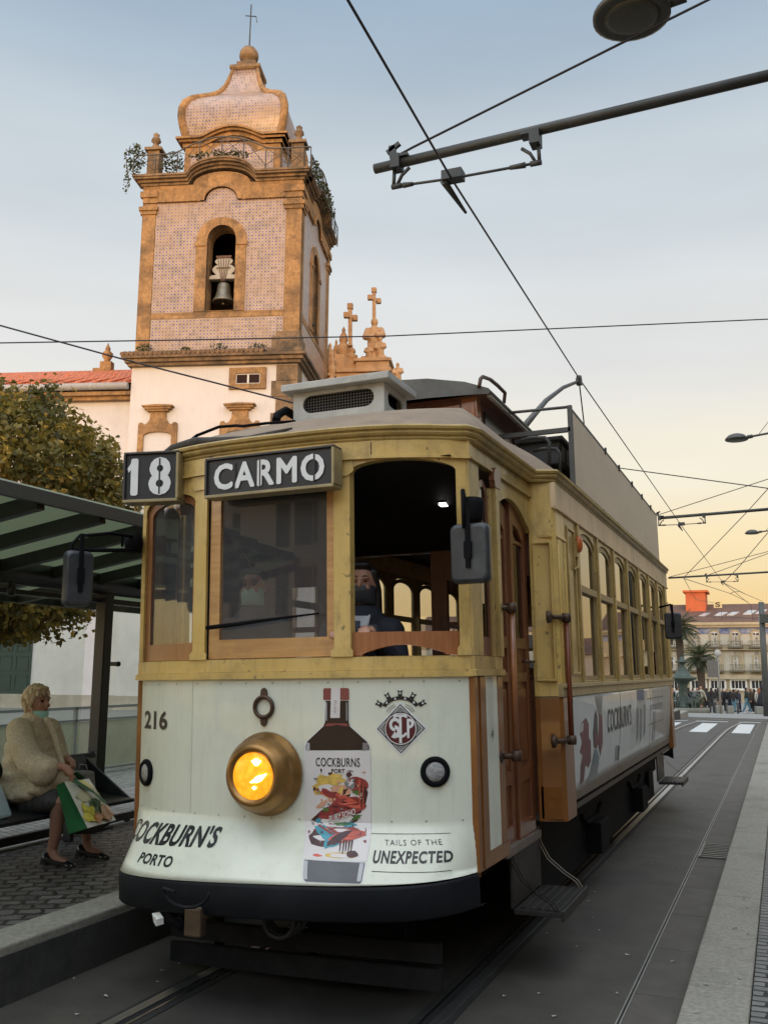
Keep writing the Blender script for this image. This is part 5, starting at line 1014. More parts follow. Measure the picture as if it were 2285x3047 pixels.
tp_(g, 'tile_course', mat('old_tiles', (0.20, 0.125, 0.075), 0.85, 0.4, 5, 0.3, dirt=(0.06, 0.05, 0.04), dscale=2))
winh = arch(-3.68, 15.22, -2.55, 18.10, 0.60, 14)
surr = arch(-4.12, 15.20, -2.15, 18.10, 0.92, 14)
core = MB()
panel_hole = rect(-5.8, 15.2, -0.62, 19.72)
for nm, F in (('front', TF), ('side', TSf)):
    g = MB()
    ta = [(-5.8, 15.2), (-0.62, 15.2), (-0.62, 19.72), (-2.45, 19.72)] + [(-3.2 + 0.62 * math.cos(math.pi * i / 10), 19.75 + 0.52 * math.sin(math.pi * i / 10)) for i in range(11)] + [(-3.95, 19.72), (-5.8, 19.72)]
    g.plate(ta, [winh], 0.03, 0.14, F); g.plate(rect(-5.8, 13.6, -0.62, 14.95), [], 0.03, 0.14, F)
    tp_(g, 'tile_panel', M_tile)
    g = MB()
    g.plate(rect(-6.35, 13.45, -5.81, 19.70), [], 0, 0.4, F); g.plate(rect(-0.61, 13.45, 0.0 if nm == 'front' else -0.002, 19.70), [], 0, 0.4, F)
    g.plate(rect(-5.809, 14.951, -0.611, 15.199), [], 0.01, 0.15, F)
    fr = [(-6.35, 19.721), (-4.05, 19.721)] + [(-3.2 - 0.80 * math.cos(math.pi * i / 12), 19.73 + 0.68 * math.sin(math.pi * i / 12)) for i in range(13)] + [(-2.35, 19.721), (0, 19.721), (0, 20.42), (-2.0, 20.42)] + [(-3.2 + 1.15 * math.cos(math.pi * i / 12), 20.42 + 0.50 * math.sin(math.pi * i / 12)) for i in range(13)] + [(-4.4, 20.42), (-6.35, 20.42)]
    g.plate(fr, [], -0.03, 0.3, F)
    for a, b_ in ((-6.42, -5.76), (-0.68, 0.07 if nm == 'front' else -0.01)):
        g.plate(rect(a, 19.25, b_, 19.40), [], -0.05, 0.2, F); g.plate(rect(a - .05, 19.401, b_ + .05, 19.56), [], -0.10, 0.2, F); g.plate(rect(a - .02, 19.95, b_ + .02, 20.20), [], -0.09, 0.1, F)
    ring = [(-3.2 - 0.83 * math.cos(math.pi * i / 12), 19.73 + 0.70 * math.sin(math.pi * i / 12)) for i in range(13)] + [(-3.2 + 0.66 * math.cos(math.pi * i / 12), 19.73 + 0.54 * math.sin(math.pi * i / 12)) for i in range(13)]
    g.plate(ring, [], -0.09, -0.03, F)
    g.plate(rect(-5.75, 19.722, -4.15, 19.80), [], -0.07, -0.03, F); g.plate(rect(-2.25, 19.722, -0.66, 19.80), [], -0.07, -0.03, F)
    tp_(g, 'stone_dressing', M_stone, bevel=0.015)
    # cornice that bows up over the middle
    g = MB()
    def cz(u): 
        q = (u + 3.2) / 1.3; return 0.62 * math.sqrt(max(0, 1 - q * q)) if abs(q) < 1 else 0.0
    us_ = [-6.35 - .45 + i * (7.25 / 48) for i in range(49)] if nm == 'front' else [-6.3 + i * (6.3 / 44) for i in range(45)]
    for (o, z0, z1) in ((0.08, 20.42, 20.52), (0.18, 20.521, 20.62), (0.31, 20.621, 20.70), (0.36, 20.701, 20.78)):
        A = [u for u in us_ if -6.35 - o <= u <= (o if nm == 'front' else 0)]
        if nm == 'front': A = [-6.35 - o] + A + [o]
        for i in range(len(A) - 1):
            u0, u1 = A[i], A[i + 1]; k0, k1 = cz(u0), cz(u1)
            vs_ = [F(u0, -o, z0 + k0), F(u1, -o, z0 + k1), F(u1, -o, z1 + k1), F(u0, -o, z1 + k0), F(u0, 0.5, z0 + k0), F(u1, 0.5, z0 + k1), F(u1, 0.5, z1 + k1), F(u0, 0.5, z1 + k0)]
            g.add(vs_, [(0, 1, 2, 3), (3, 2, 6, 7), (0, 4, 5, 1), (4, 7, 6, 5)] + ([(0, 3, 7, 4)] if i == 0 else []) + ([(1, 5, 6, 2)] if i == len(A) - 2 else []))
    tp_(g, 'main_cornice', M_stoneD, recalc=False)
    g = MB(); g.plate(surr, [winh], -0.02, 0.10, F); g.plate(rect(-4.17, 17.85, -3.70, 18.03), [], -0.06, -0.02, F); g.plate(rect(-2.53, 17.85, -2.10, 18.03), [], -0.06, -0.02, F)
    for i in range(11):
        a = math.pi * i / 10
    rev = arch(-3.68, 15.22, -2.55, 18.10, 0.60, 14); L = len(rev)
    vs_ = [F(u, -0.02, v) for u, v in rev] + [F(u, 0.75, v) for u, v in rev]; g.add(vs_, [(k, (k + 1) % L, L + (k + 1) % L, L + k) for k in range(L)])
    tp_(g, 'belfry_window_surround', M_stone, recalc=False)
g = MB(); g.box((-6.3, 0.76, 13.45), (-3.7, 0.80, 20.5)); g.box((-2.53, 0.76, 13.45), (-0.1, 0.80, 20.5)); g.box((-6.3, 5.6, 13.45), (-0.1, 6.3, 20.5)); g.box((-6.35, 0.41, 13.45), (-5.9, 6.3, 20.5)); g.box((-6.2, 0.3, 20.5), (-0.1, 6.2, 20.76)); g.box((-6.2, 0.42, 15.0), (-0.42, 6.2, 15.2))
tp_(g, 'belfry_inner_walls', mat('belfry_brown', (0.10, 0.055, 0.045), 0.9, 0.3, 1.5))  # inner walls in a dark reddish brown
bell = thing('church_bell', 'bronze bell hanging from a white wooden yoke in the front tower window', 'bell', (0, 0, 0))
bell.location = Matrix.Translation(CP) @ Matrix.Rotation(CH, 4, 'Z') @ Vector((-3.12, 0.55, 15.75)); bell.rotation_euler = (0, 0, CH)
g = MB(); g.lathe([(0.0, 0.08), (0.30, 0.02), (0.42, 0.0), (0.435, 0.03), (0.40, 0.10), (0.32, 0.22), (0.27, 0.42), (0.25, 0.62), (0.22, 0.74), (0.12, 0.80), (0.0, 0.82)], (0, 0, 0), seg=28); g.lathe([(0.0, -.06), (0.05, -.04), (0.06, 0), (0.03, .08), (0.02, .3)], (0, 0, -0.04), seg=10)
g.build('bell_body', mat('bell_bronze', (0.17, 0.155, 0.125), 0.45, 0.3, 5, 0.1, metal=0.6), bell)
g = MB(); yk = [(-.56, .92), (.56, .92), (.56, 1.02), (.50, 1.08), (.30, 1.10), (.42, 1.22), (.46, 1.34), (.36, 1.46), (.24, 1.50), (.34, 1.58), (.36, 1.68), (.26, 1.76), (-.26, 1.76), (-.36, 1.68), (-.34, 1.58), (-.24, 1.50), (-.36, 1.46), (-.46, 1.34), (-.42, 1.22), (-.30, 1.10), (-.50, 1.08), (-.56, 1.02)]
g.plate(yk, [], -0.14, 0.14, TF); g.build('yoke', mat('yoke_wood', (0.38, 0.36, 0.32), 0.7, 0.15, 3, dirt=(0.2, 0.18, 0.16), dscale=3), bell, 0.015)
g = MB()
for k in range(5): x = -.22 + .11 * k; g.bar((x * .35, -.17, .82), (x, -.17, 1.72), .025, .02)
g.bar((-.28, -.175, 1.36), (.28, -.175, 1.36), .04, .02); g.box((-.30, -.18, 1.77), (.30, .16, 1.86)); g.build('yoke_straps', mat('rust_iron', (0.11, 0.055, 0.035), 0.7, 0.3, 8), bell)
g = MB(); g.lathe([(0.34, 0.0), (0.36, 0.03), (0.26, 0.2), (0.2, 0.5), (0.1, 0.6), (0, 0.62)], (0, 0, 0), seg=20)
sb = thing('church_bell', 'small dark bell hanging in the side window of the tower', 'bell', Matrix.Translation(CP) @ Matrix.Rotation(CH, 4, 'Z') @ Vector((-0.30, 2.75, 15.55)), (0, 0, CH)); g.build('bell_body', mat('bell_dark', (0.03, 0.028, 0.026), 0.5, metal=0.4), sb)
g = MB(); g.bar((0, -.5, .66), (0, .5, .66), .12, .12); g.build('yoke', MATS['yoke_wood'], sb)
# drum, dome and finial
def sq_loop(h, z, c=(-3.17, 3.15), r=0.25, n=3):
    P = []
    for sx_, sy_, a0 in ((1, -1, -90), (1, 1, 0), (-1, 1, 90), (-1, -1, 180)):
        rr_ = min(r, h * .9); cx_, cy_ = c[0] + sx_ * (h - rr_), c[1] + sy_ * (h - rr_)
        for i in range(n + 1): a = R_(a0 + 90 * i / n); P.append((cx_ + rr_ * math.cos(a), cy_ + rr_ * math.sin(a), z))
    return P
def loft(mb, prof, mi=0, r=0.05, smooth=True):
    L = [sq_loop(h, z, r=r) for h, z in prof]; n = len(L[0])
    for i in range(len(L) - 1): mb.add(L[i] + L[i + 1], [(k, (k + 1) % n, n + (k + 1) % n, n + k) for k in range(n)], mi, smooth)
    mb.add(L[-1], [tuple(range(n))], mi); mb.add(L[0], [tuple(range(n))[::-1]], mi)
g = MB(); loft(g, [(2.02, 20.79), (1.98, 22.85)], 0, 0.04, False); tp_(g, 'drum', M_stone)
def DF(sg): 
    return (lambda u, d, v: (-3.17 + u, 3.15 - 1.99 + d, v)) if sg == 0 else (lambda u, d, v: (-3.17 + 1.99 - d, 3.15 + u, v))
for sg in (0, 1):
    g = MB(); g.plate([(-1.72, 20.8), (1.72, 20.8), (1.72, 22.35), (0.9, 22.40)] + [(0.9 * math.cos(math.pi * i / 8), 22.40 + 0.38 * math.sin(math.pi * i / 8)) for i in range(9)] + [(-0.9, 22.40), (-1.72, 22.35)], [], -0.045, -0.01, DF(sg)); tp_(g, 'drum_tile_panel', M_tile)
    g = MB(); F = DF(sg)
    for (o, z0, z1) in ((0.06, 22.70, 22.86), (0.20, 22.861, 22.96), (0.30, 22.961, 23.05)):
        N = 28; A = [-2.0 - o + i * (4.0 + 2 * o) / N for i in range(N + 1)]; k_ = lambda u: 0.42 * math.cos(u / 1.25 * math.pi / 2) if abs(u) < 1.25 else 0
        for i in range(N):
            u0, u1 = A[i], A[i + 1]; a, b_ = k_(u0), k_(u1)
            g.add([F(u0, -o, z0 + a), F(u1, -o, z0 + b_), F(u1, -o, z1 + b_), F(u0, -o, z1 + a), F(u0, .6, z0 + a), F(u1, .6, z0 + b_), F(u1, .6, z1 + b_), F(u0, .6, z1 + a)], [(0, 1, 2, 3), (3, 2, 6, 7), (0, 4, 5, 1), (4, 7, 6, 5)] + ([(0, 3, 7, 4)] if i == 0 else []) + ([(1, 5, 6, 2)] if i == N - 1 else []))
    tp_(g, 'drum_cornice', M_stone, recalc=False)
domep = [(1.92, 22.95), (2.0, 23.2), (2.10, 23.6), (2.16, 24.0), (2.15, 24.35), (2.05, 24.7), (1.82, 25.0), (1.50, 25.25), (1.18, 25.50), (0.95, 25.8), (0.78, 26.15), (0.66, 26.6), (0.56, 27.05)]
g = MB(); loft(g, domep, 0, 0.05); tp_(g, 'dome', M_tile)
g = MB()
for sx_, sy_ in ((1, -1), (1, 1), (-1, -1), (-1, 1)):
    g.tube([(-3.17 + sx_ * (h - .02), 3.15 + sy_ * (h - .02), z) for h, z in domep], [0.17] * 9 + [0.13, .11, .09, .08], 6)
tp_(g, 'dome_rib', M_stone)
g = MB(); loft(g, [(0.60, 27.05), (0.66, 27.12), (0.66, 27.25), (0.56, 27.30)], 0, 0.02, False); g.box((-3.17 - .42, 3.15 - .42, 27.3), (-3.17 + .42, 3.15 + .42, 27.55)); g.lathe([(0.38, 27.55), (0.30, 27.62), (0.28, 27.8), (0.38, 27.86), (0.42, 28.0), (0.40, 28.2), (0.28, 28.38), (0.0, 28.45)], (-3.17, 3.15, 0), seg=18); fin = tp_(g, 'dome_finial', M_stoneD)
g = MB(); c0 = Vector((-3.17, 3.15, 28.4)); g.tube([c0, c0 + Vector((0.02, 0, 2.15))], 0.028, 6); g.tube([c0 + Vector((-.22, 0, 1.62)), c0 + Vector((.26, 0, 1.55))], 0.022, 6); g.tube([c0 + Vector((.26, 0, 1.55)), c0 + Vector((.30, 0, 1.25))], .015, 5); tp_(g, 'iron_cross', M_iron, fin)
for x, y in ((-6.05, 0.3), (-0.25, 0.3), (-0.25, 6.0), (-6.05, 6.0)):
    g = MB(); g.box((x - .30, y - .30, 20.79), (x + .30, y + .30, 21.0)); g.box((x - .24, y - .24, 21.0), (x + .24, y + .24, 22.0)); g.box((x - .34, y - .34, 22.0), (x + .34, y + .34, 22.12)); g.lathe([(0.26, 22.12), (0.14, 22.3), (0.10, 22.42), (0.20, 22.52), (0.15, 22.66), (0.10, 22.72), (0.13, 22.80), (0.0, 22.92)], (x, y, 0), seg=12); tp_(g, 'terrace_urn', M_stoneD)
# terrace railing, front then right side
def rail_run(F, u0, u1, name):
    g = MB(); N = 24; top = lambda u: 21.62 + (0.62 * math.cos((u + 3.17) / 1.9 * math.pi / 2) if abs(u + 3.17) < 1.9 else 0.0); low = lambda u: 20.86 + 0.6 * (max(0, 1 - ((u + 3.2) / 1.3) ** 2)) ** .5
    P = [lerp(u0, u1, i / N) for i in range(N + 1)]; g.tube([F(u, -.28, top(u)) for u in P], 0.028, 5)
    for i in range(0, N + 1, 3): u = P[i]; g.tube([F(u, -.28, low(u) - .1), F(u, -.28, top(u))], 0.024, 5)
    for i in range(0, N, 3):
        a, b_ = P[i], P[i + 3]; g.tube([F(a, -.28, low(a) + .08), F(b_, -.28, top(b_))], 0.014, 4); g.tube([F(a, -.28, top(a)), F(b_, -.28, low(b_) + .08)], 0.014, 4)
    return tp_(g, name, mat('railing_iron', (0.06, 0.055, 0.05), 0.6, 0.3, 6))
rail_run(TF, -6.7, 0.35, 'terrace_railing'); rail_run(TSf, -6.7, -0.3, 'terrace_railing')
def leafpile(mb, c, r, n, size, seed, mi=lambda r_: 0, flat=0.0):
    q = random.Random(seed); c = Vector(c)
    for _ in range(n):
        while True:
            p = Vector((q.uniform(-1, 1), q.uniform(-1, 1), q.uniform(-1, 1)))
            if p.length < 1: break
        p = c + Vector((p.x * r[0], p.y * r[1], p.z * r[2])); a = Vector((q.gauss(0, 1), q.gauss(0, 1), q.gauss(0, 1) + flat)).normalized(); u = a.orthogonal().normalized(); v = a.cross(u); s_ = size * q.uniform(.6, 1.3)
        mb.add([p - u * s_, p + v * s_ * .6, p + u * s_, p - v * s_ * .6], [(0, 1, 2, 3)], mi(q))
M_weed = mat('weed_leaf', (0.045, 0.055, 0.022), 0.8, 0.4, 6)
for i, (c, r, n_) in enumerate((((-6.75, -0.1, 21.5), (.45, .3, .75), 260), ((-5.2, -.1, 21.35), (.5, .3, .45), 200), ((-3.2, -.2, 21.5), (1.3, .2, .22), 260), ((.3, 1.6, 21.3), (.2, 1.3, .5), 260), ((.35, 3.6, 21.4), (.2, 1.5, .55), 260), ((-6.95, -.3, 20.5), (.15, .15, .5), 50))):
    g = MB(); leafpile(g, c, r, n_, .07, i); tp_(g, 'wall_weed', M_weed, recalc=False)
for i, (c, r, n_) in enumerate((((-5.9, -.2, 13.75), (.35, .15, .16), 90), ((-4.3, -.2, 13.66), (.25, .12, .08), 60), ((-3.0, -.2, 13.72), (.35, .12, .13), 60), ((-1.5, -.2, 13.70), (.4, .12, .12), 70))):
    g = MB(); leafpile(g, c, r, n_, .05, 20 + i); tp_(g, 'wall_weed', M_weed, recalc=False)
# windows of the white lower stage
g = MB(); g.plate(rect(-2.62, 12.10, -1.20, 12.93), [rect(-2.36, 12.30, -1.43, 12.70)], -0.04, 0.05, TF); f = tp_(g, 'attic_window', M_stone, bevel=0.01)
g = MB(); g.plate(rect(-2.36, 12.30, -1.43, 12.70), [], 0.03, 0.055, TF); tp_(g, 'attic_pane', mat('dark_pane', (0.03, 0.016, 0.014), 0.8, spec=0.1), f)
g = MB(); g.plate(rect(-2.36, 12.30, -1.43, 12.70), [rect(-2.33, 12.33, -1.93, 12.66), rect(-1.86, 12.33, -1.46, 12.66)], 0.01, 0.03, TF); tp_(g, 'attic_sash', mat('white_sash', (0.55, 0.53, 0.5), 0.6), f)
for cx_ in (-5.30, -2.15):
    g = MB(); h = 0.76
    g.plate([(cx_ - h, 5.5), (cx_ - h + .22, 5.5), (cx_ - h + .22, 10.35)] + [(cx_ - (h - .22) * math.cos(math.pi * i / 8), 10.35 + .16 * math.sin(math.pi * i / 8)) for i in range(1, 8)] + [(cx_ + h - .22, 10.35), (cx_ + h - .22, 5.5), (cx_ + h, 5.5), (cx_ + h, 10.75), (cx_ + h - .02, 10.85), (cx_ + h - .14, 10.88), (cx_ + h - .24, 10.78), (cx_ + .42, 10.84), (cx_ + .32, 11.0), (cx_ + .30, 11.28), (cx_ - .30, 11.28), (cx_ - .32, 11.0), (cx_ - .42, 10.84), (cx_ - h + .24, 10.78), (cx_ - h + .14, 10.88), (cx_ - h + .02, 10.85), (cx_ - h, 10.75)], [], -0.03, 0.058, TF)
    for o, z0, z1 in ((0.10, 11.281, 11.36), (0.20, 11.361, 11.44), (0.28, 11.441, 11.50)): g.plate([(cx_ - .32 - o, z0), (cx_ + .32 + o, z0), (cx_ + .32 + o, z1), (cx_ + .12, z1 + .03), (cx_ - .12, z1 + .03), (cx_ - .32 - o, z1)], [], -0.05 - o * .6, 0.058, TF)
    tp_(g, 'blind_window', M_stone, bevel=0.01)
# nave
nave = thing('church_nave', 'white rendered church side wall with an orange tiled roof', 'church', CP, (0, 0, CH))
g = MB(); g.box((-46, 0.45, 0), (-6.46, 12, 12.15)); g.build('nave_wall', M_plaster, nave)
g = MB(); g.box((-46, 0.30, 0), (-6.46, 0.449, 0.75)); g.box((-6.459, -0.06, 0), (-1.01, 0.058, 0.75)); g.build('plinth', mat('plinth_stone', (0.36, 0.31, 0.25), 0.8, 0.2, 1.5, 0.2, dirt=(0.2, 0.16, 0.12), dscale=1), nave, 0.01)
g = MB(); g.box((-46, 0.20, 11.85), (-6.465, 0.449, 12.0)); g.box((-46, 0.05, 12.0), (-6.465, 0.449, 12.15)); g.build('eaves_cornice', M_stone, nave, 0.01)
g = MB(); g.tube([(-46, 0.0, 12.33), (-6.55, 0.0, 12.33)], 0.14, 10)
for i in range(19): g.lathe([(0.15, -.03), (.155, 0), (.15, .03)], (-44 + i * 2.0, 0, 12.33), (1, 0, 0), 10)
g.build('gutter', mat('gutter_zinc', (0.42, 0.39, 0.37), 0.5, 0.1, 4), nave)
g = MB(); g.sheet([[(x, y, z) for x in (-46, -30, -18, -6.46)] for y, z in ((-0.02, 12.45), (4.5, 14.45))]); g.sheet([[(x, y, z) for x in (-46, -6.46)] for y, z in ((4.5, 14.3), (9, 12.45))]); g.build('nave_roof', M_roofT, nave, recalc=False)
g = MB()
for i in range(13): g.lathe([(0.0, -.05), (.07, 0), (.085, .5), (0.0, .51)], (-7.2 - i * .55, 4.45, 14.27), (1, 0, .0), 8)
for i in range(20): g.tube([(-6.6 - i * .62, -.05, 12.50), (-6.6 - i * .62, 4.3, 14.24)], 0.03, 5)
for i in range(6): g.box((-7.34 - i * 1.0, 2.7, 13.58), (-7.2 - i * 1.0, 2.95, 13.70))
g.build('ridge_tiles', M_roofT, nave)
fi = thing('roof_finial', 'small stone urn finial standing on the ridge of the orange nave roof', 'finial', Matrix.Translation(CP) @ Matrix.Rotation(CH, 4, 'Z') @ Vector((-9.35, 4.5, 14.25)), (0, 0, CH))
g = MB(); g.box((-.55, -.2, 0), (.25, .2, .25)); g.box((-.25, -.18, .25), (.25, .18, .55)); g.lathe([(0.2, .55), (.12, .62), (.22, .80), (.24, .95), (.1, 1.08), (.12, 1.15), (.0, 1.45)], (0, 0, 0), seg=10); g.build('urn', M_stone, fi)
g = MB(); g.box((-12.6, 0.40, 0.76), (-9.85, 0.45, 2.95)); dd = g.build('side_door', mat('green_door', (0.012, 0.035, 0.030), 0.5, 0.2, 2), nave)
g = MB()
for x in (-12.4, -11.75, -11.1, -10.45): 
    for z in (0.9, 1.6, 2.3): g.plate(rect(x, z, x + .5, z + .55), [rect(x + .03, z + .03, x + .47, z + .52)], 0.38, 0.40, TF)
g.build('door_panel', mat('green_door', ()), dd)
# gable of the front with its urns, crosses and figures
def tw(px, py, off):                                   # sight line -> church frame, on the plane `off` behind the front
    Mi = (Matrix.Translation(CP) @ Matrix.Rotation(CH, 4, 'Z')).inverted(); o = Mi @ CAMP; d = Mi.to_3x3() @ ray(px, py); return o + d * ((off - o.y) / d.y)
gab = thing('church_gable', 'carved stone gable top of the church with urns, crosses and saints beside the tower', 'church gable', CP, (0, 0, CH))
M_gab = mat('gable_stone', (0.34, 0.20, 0.105), 0.85, 0.25, 2.0, 0.5, col2=(0.46, 0.29, 0.16), dirt=(0.14, 0.085, 0.05), dscale=1.6, damt=0.8)
GO = 7.0; pu = lambda x, y: tw(x, y, GO)
a = pu(962, 1140); b2 = pu(1165, 1075); sc = abs(pu(1000, 1000).x - pu(1100, 1000).x) / 100.0
g = MB(); z0 = pu(1000, 1110).z
g.box((a.x, GO, 9.0), (pu(1162, 1100).x, GO + 1.6, z0)); g.box((a.x - .1, GO - .12, z0), (pu(1162, 1100).x + .05, GO + 1.7, z0 + .18))
l = [(a.x, z0 + .18), (pu(1160, 1).x, z0 + .18), (pu(1160, 1).x, pu(0, 1085).z), (pu(1090, 1).x, pu(0, 1085).z), (pu(1075, 1).x, pu(0, 1105).z), (pu(1058, 1).x, pu(0, 1094).z), (pu(1040, 1).x, pu(0, 1080).z), (pu(1015, 1).x, pu(0, 1076).z), (pu(1000, 1).x, pu(0, 1096).z), (a.x + .2, pu(0, 1108).z)]
g.plate(l, [], GO + .1, GO + 1.4, TF); g.build('gable_wall', M_gab, gab, 0.04)
def urn(px, yt, yb, wd, off, name='gable_urn'):
    p0, p1 = tw(px, yb, off), tw(px, yt, off); H_ = p1.z - p0.z; g = MB()
    g.lathe([(wd * .55, 0), (wd * .55, .08 * H_), (wd * .28, .12 * H_), (wd * .22, .2 * H_), (wd * .5, .34 * H_), (wd * .5, .46 * H_), (wd * .26, .56 * H_), (wd * .36, .62 * H_), (wd * .30, .74 * H_), (wd * .12, .84 * H_), (wd * .16, .9 * H_), (0.0, H_)], (p0.x, off + .3, p0.z), seg=12); g.build(name, M_gab, gab)
urn(977, 1012, 1118, .60, GO - .3); urn(996, 1002, 1098, .42, GO + .9); urn(1018, 964, 1078, .58, GO + .5); urn(1073, 1060, 1108, .30, GO); urn(984, 1040, 1128, .40, GO - .5)
def cross(px, yt, yb, off, w_, arm, name='stone_cross'):
    p0, p1 = tw(px, yb, off), tw(px, yt, off); g = MB(); g.bar(p0, p1, w_, w_); zc = lerp(p0.z, p1.z, .74); g.bar((p0.x - arm * .6, off - arm * .8, zc), (p0.x + arm * .6, off + arm * .8, zc), w_ * .9, w_)
    for q in (p1, Vector((p0.x - arm * .6, off - arm * .8, zc)), Vector((p0.x + arm * .6, off + arm * .8, zc))): g.box(q - Vector((w_ * .75,) * 3), q + Vector((w_ * .75,) * 3))
    g.build(name, M_gab, gab, 0.02)
cross(1042, 912, 1030, GO + .6, .17, .26); urn(1040, 1015, 1085, .66, GO + .6)
cross(1113, 864, 968, GO + .5, .15, .28)
p0 = tw(1112, 1120, GO + .5); g = MB(); H1 = tw(1112, 1078, GO + .5).z; g.box((p0.x - .75, GO - .1, z0), (p0.x + .75, GO + 1.2, H1 - .15)); g.box((p0.x - .85, GO - .2, H1 - .15), (p0.x + .85, GO + 1.3, H1)); g.build('gable_pedestal', M_gab, gab, 0.03)
def statue(px, yt, yb, off, wd, seed, name='stone_figure'):
    p0, p1 = tw(px, yb, off), tw(px, yt, off); H_ = p1.z - p0.z; g = MB(); q = random.Random(seed)
    g.lathe([(wd * .9, 0), (wd * .85, .1 * H_), (wd * .6, .4 * H_), (wd * .62, .6 * H_), (wd * .55, .76 * H_), (wd * .22, .82 * H_)], (p0.x, off, p0.z), seg=12); g.ball((p0.x, off - .03, p0.z + .91 * H_), (.1 * H_ * .8, .1 * H_ * .8, .1 * H_))
    g.tube([(p0.x + wd * .5, off, p0.z + .74 * H_), (p0.x + wd * .8, off - wd * .4, p0.z + .58 * H_), (p0.x + wd * .2, off - wd * .9, p0.z + .55 * H_)], [.09 * H_, .08 * H_, .06 * H_], 8); g.tube([(p0.x - wd * .5, off, p0.z + .74 * H_), (p0.x - wd * .75, off - wd * .4, p0.z + .55 * H_), (p0.x - wd * .1, off - wd * .8, p0.z + .50 * H_)], [.09 * H_, .08 * H_, .06 * H_], 8)
    g.ball((p0.x, off - wd * .4, p0.z + .42 * H_), (wd * .6, wd * .4, .22 * H_)); o = remesh(g, name, M_gab, 0.035 if H_ > 1 else .03, None, 1); o.parent = gab; return o
statue(1113, 948, 1080, GO + .5, .50, 1); statue(1131, 1003, 1080, GO + .2, .28, 2); statue(1098, 1022, 1080, GO + .2, .24, 4); statue(1183, 1080, 1150, GO - .2, .26, 3)
# ---------------------------------------------------------------- shelter, bench, glass fence
M_char = mat('charcoal_metal', (0.018, 0.020, 0.020), 0.45, 0.3, 3, 0.05, dirt=(0.04, 0.04, 0.038), dscale=4)
M_char2 = mat('charcoal_edge', (0.05, 0.053, 0.05), 0.5, 0.2, 3)
shel = thing('tram_shelter', 'charcoal steel tram stop shelter with a green glass canopy', 'shelter', (-6.0, 7.54, PZ))
def sh(mb, name, m, bevel=0.0, parent=None, **k):
    mb.v = [(x + 6.0, y - 7.54, z - PZ) for x, y, z in mb.v]; return mb.build(name, m, parent or shel, bevel, **k)
zc = lambda x: 2.60 + (x + 6.0) / 1.6 * 0.27
g = MB(); g.box((-6.06, 7.48, PZ), (-5.94, 7.60, 2.56)); g.box((-6.14, 7.40, PZ), (-5.86, 7.68, PZ + .02)); sh(g, 'post', M_char, 0.03)
g = MB(); g.box((-6.075, 1.365, PZ), (-5.925, 1.515, 2.56)); sh(g, 'post', M_char, 0.03)
g = MB(); g.tube([(-6.0, 0.8, 2.58), (-6.0, 9.6, 2.58)], 0.105, 14); sh(g, 'canopy_beam', M_char)
g = MB(); g.bar((-4.40, 0.8, zc(-4.4) + .01), (-4.40, 9.6, zc(-4.4) + .01), 0.05, 0.085); g.bar((-6.9, 0.8, zc(-6.9)), (-6.9, 9.6, zc(-6.9)), .05, .085); g.bar((-6.9, .8, zc(-6.9)), (-4.4, .8, zc(-4.4)), .05, .085); g.bar((-6.9, 9.6, zc(-6.9)), (-4.4, 9.6, zc(-4.4)), .05, .085); sh(g, 'canopy_edge', M_char2)
for i in range(11):
    y = atx(125, 1500, -4.42).y - 0.62 * 5 + 0.62 * i
    if 0.85 < y < 9.55: g = MB(); g.bar((-6.88, y, zc(-6.88) - .01), (-4.43, y, zc(-4.43) - .01), .07, .10); sh(g, 'canopy_rib', M_char)
g = MB(); g.add([(-6.9, .8, zc(-6.9) + .06), (-4.4, .8, zc(-4.4) + .06), (-4.4, 9.6, zc(-4.4) + .06), (-6.9, 9.6, zc(-6.9) + .06), (-6.9, .8, zc(-6.9) + .07), (-4.4, .8, zc(-4.4) + .07), (-4.4, 9.6, zc(-4.4) + .07), (-6.9, 9.6, zc(-6.9) + .07)], [(0, 1, 2, 3), (7, 6, 5, 4)])
m = bpy.data.materials.new('green_canopy_glass'); m.use_nodes = True; MATS['green_canopy_glass'] = m; t = m.node_tree; n = t.nodes; n.remove(n['Principled BSDF'])
tl_ = n.new('ShaderNodeBsdfTranslucent'); tl_.inputs[0].default_value = (0.40, 0.43, 0.33, 1); df = n.new('ShaderNodeBsdfDiffuse'); df.inputs[0].default_value = (0.22, 0.24, 0.18, 1); tr = n.new('ShaderNodeBsdfTransparent'); tr.inputs[0].default_value = (0.55, 0.62, 0.48, 1)
a1 = n.new('ShaderNodeMixShader'); a1.inputs[0].default_value = 0.45; t.links.new(tl_.outputs[0], a1.inputs[1]); t.links.new(df.outputs[0], a1.inputs[2]); a2 = n.new('ShaderNodeMixShader'); a2.inputs[0].default_value = 0.20; t.links.new(a1.outputs[0], a2.inputs[1]); t.links.new(tr.outputs[0], a2.inputs[2]); t.links.new(a2.outputs[0], n['Material Output'].inputs[0])
sh(g, 'canopy_glass', m, recalc=False)
g = MB(); g.bar((-6.02, 7.62, 2.42), (-6.02, 9.5, 2.42), .05, .05); g.bar((-6.02, 1.5, 2.42), (-6.02, 7.46, 2.42), .04, .04); sh(g, 'back_rail', M_char)
for a, b_ in ((1.55, 3.4), (3.45, 5.4), (5.45, 7.30), (7.66, 9.5)):
    g = MB(); g.box((-6.025, a, 0.62), (-6.015, b_, 2.39)); sh(g, 'back_glass', glass('shelter_glass', (0.90, 0.93, 0.90), 0.01, 0.01))
g = MB(); g.lathe([(.03, -.06), (.035, 0), (.02, .06)], (-5.9, 6.2, 2.43), (0, 0, 1), 8); sh(g, 'fixing', M_char)
g = MB(); g.box((-5.90, 7.53, 1.80), (-5.83, 7.55, 1.84)); g.ball((-5.81, 7.54, 1.82), .025); sh(g, 'hook', M_char)
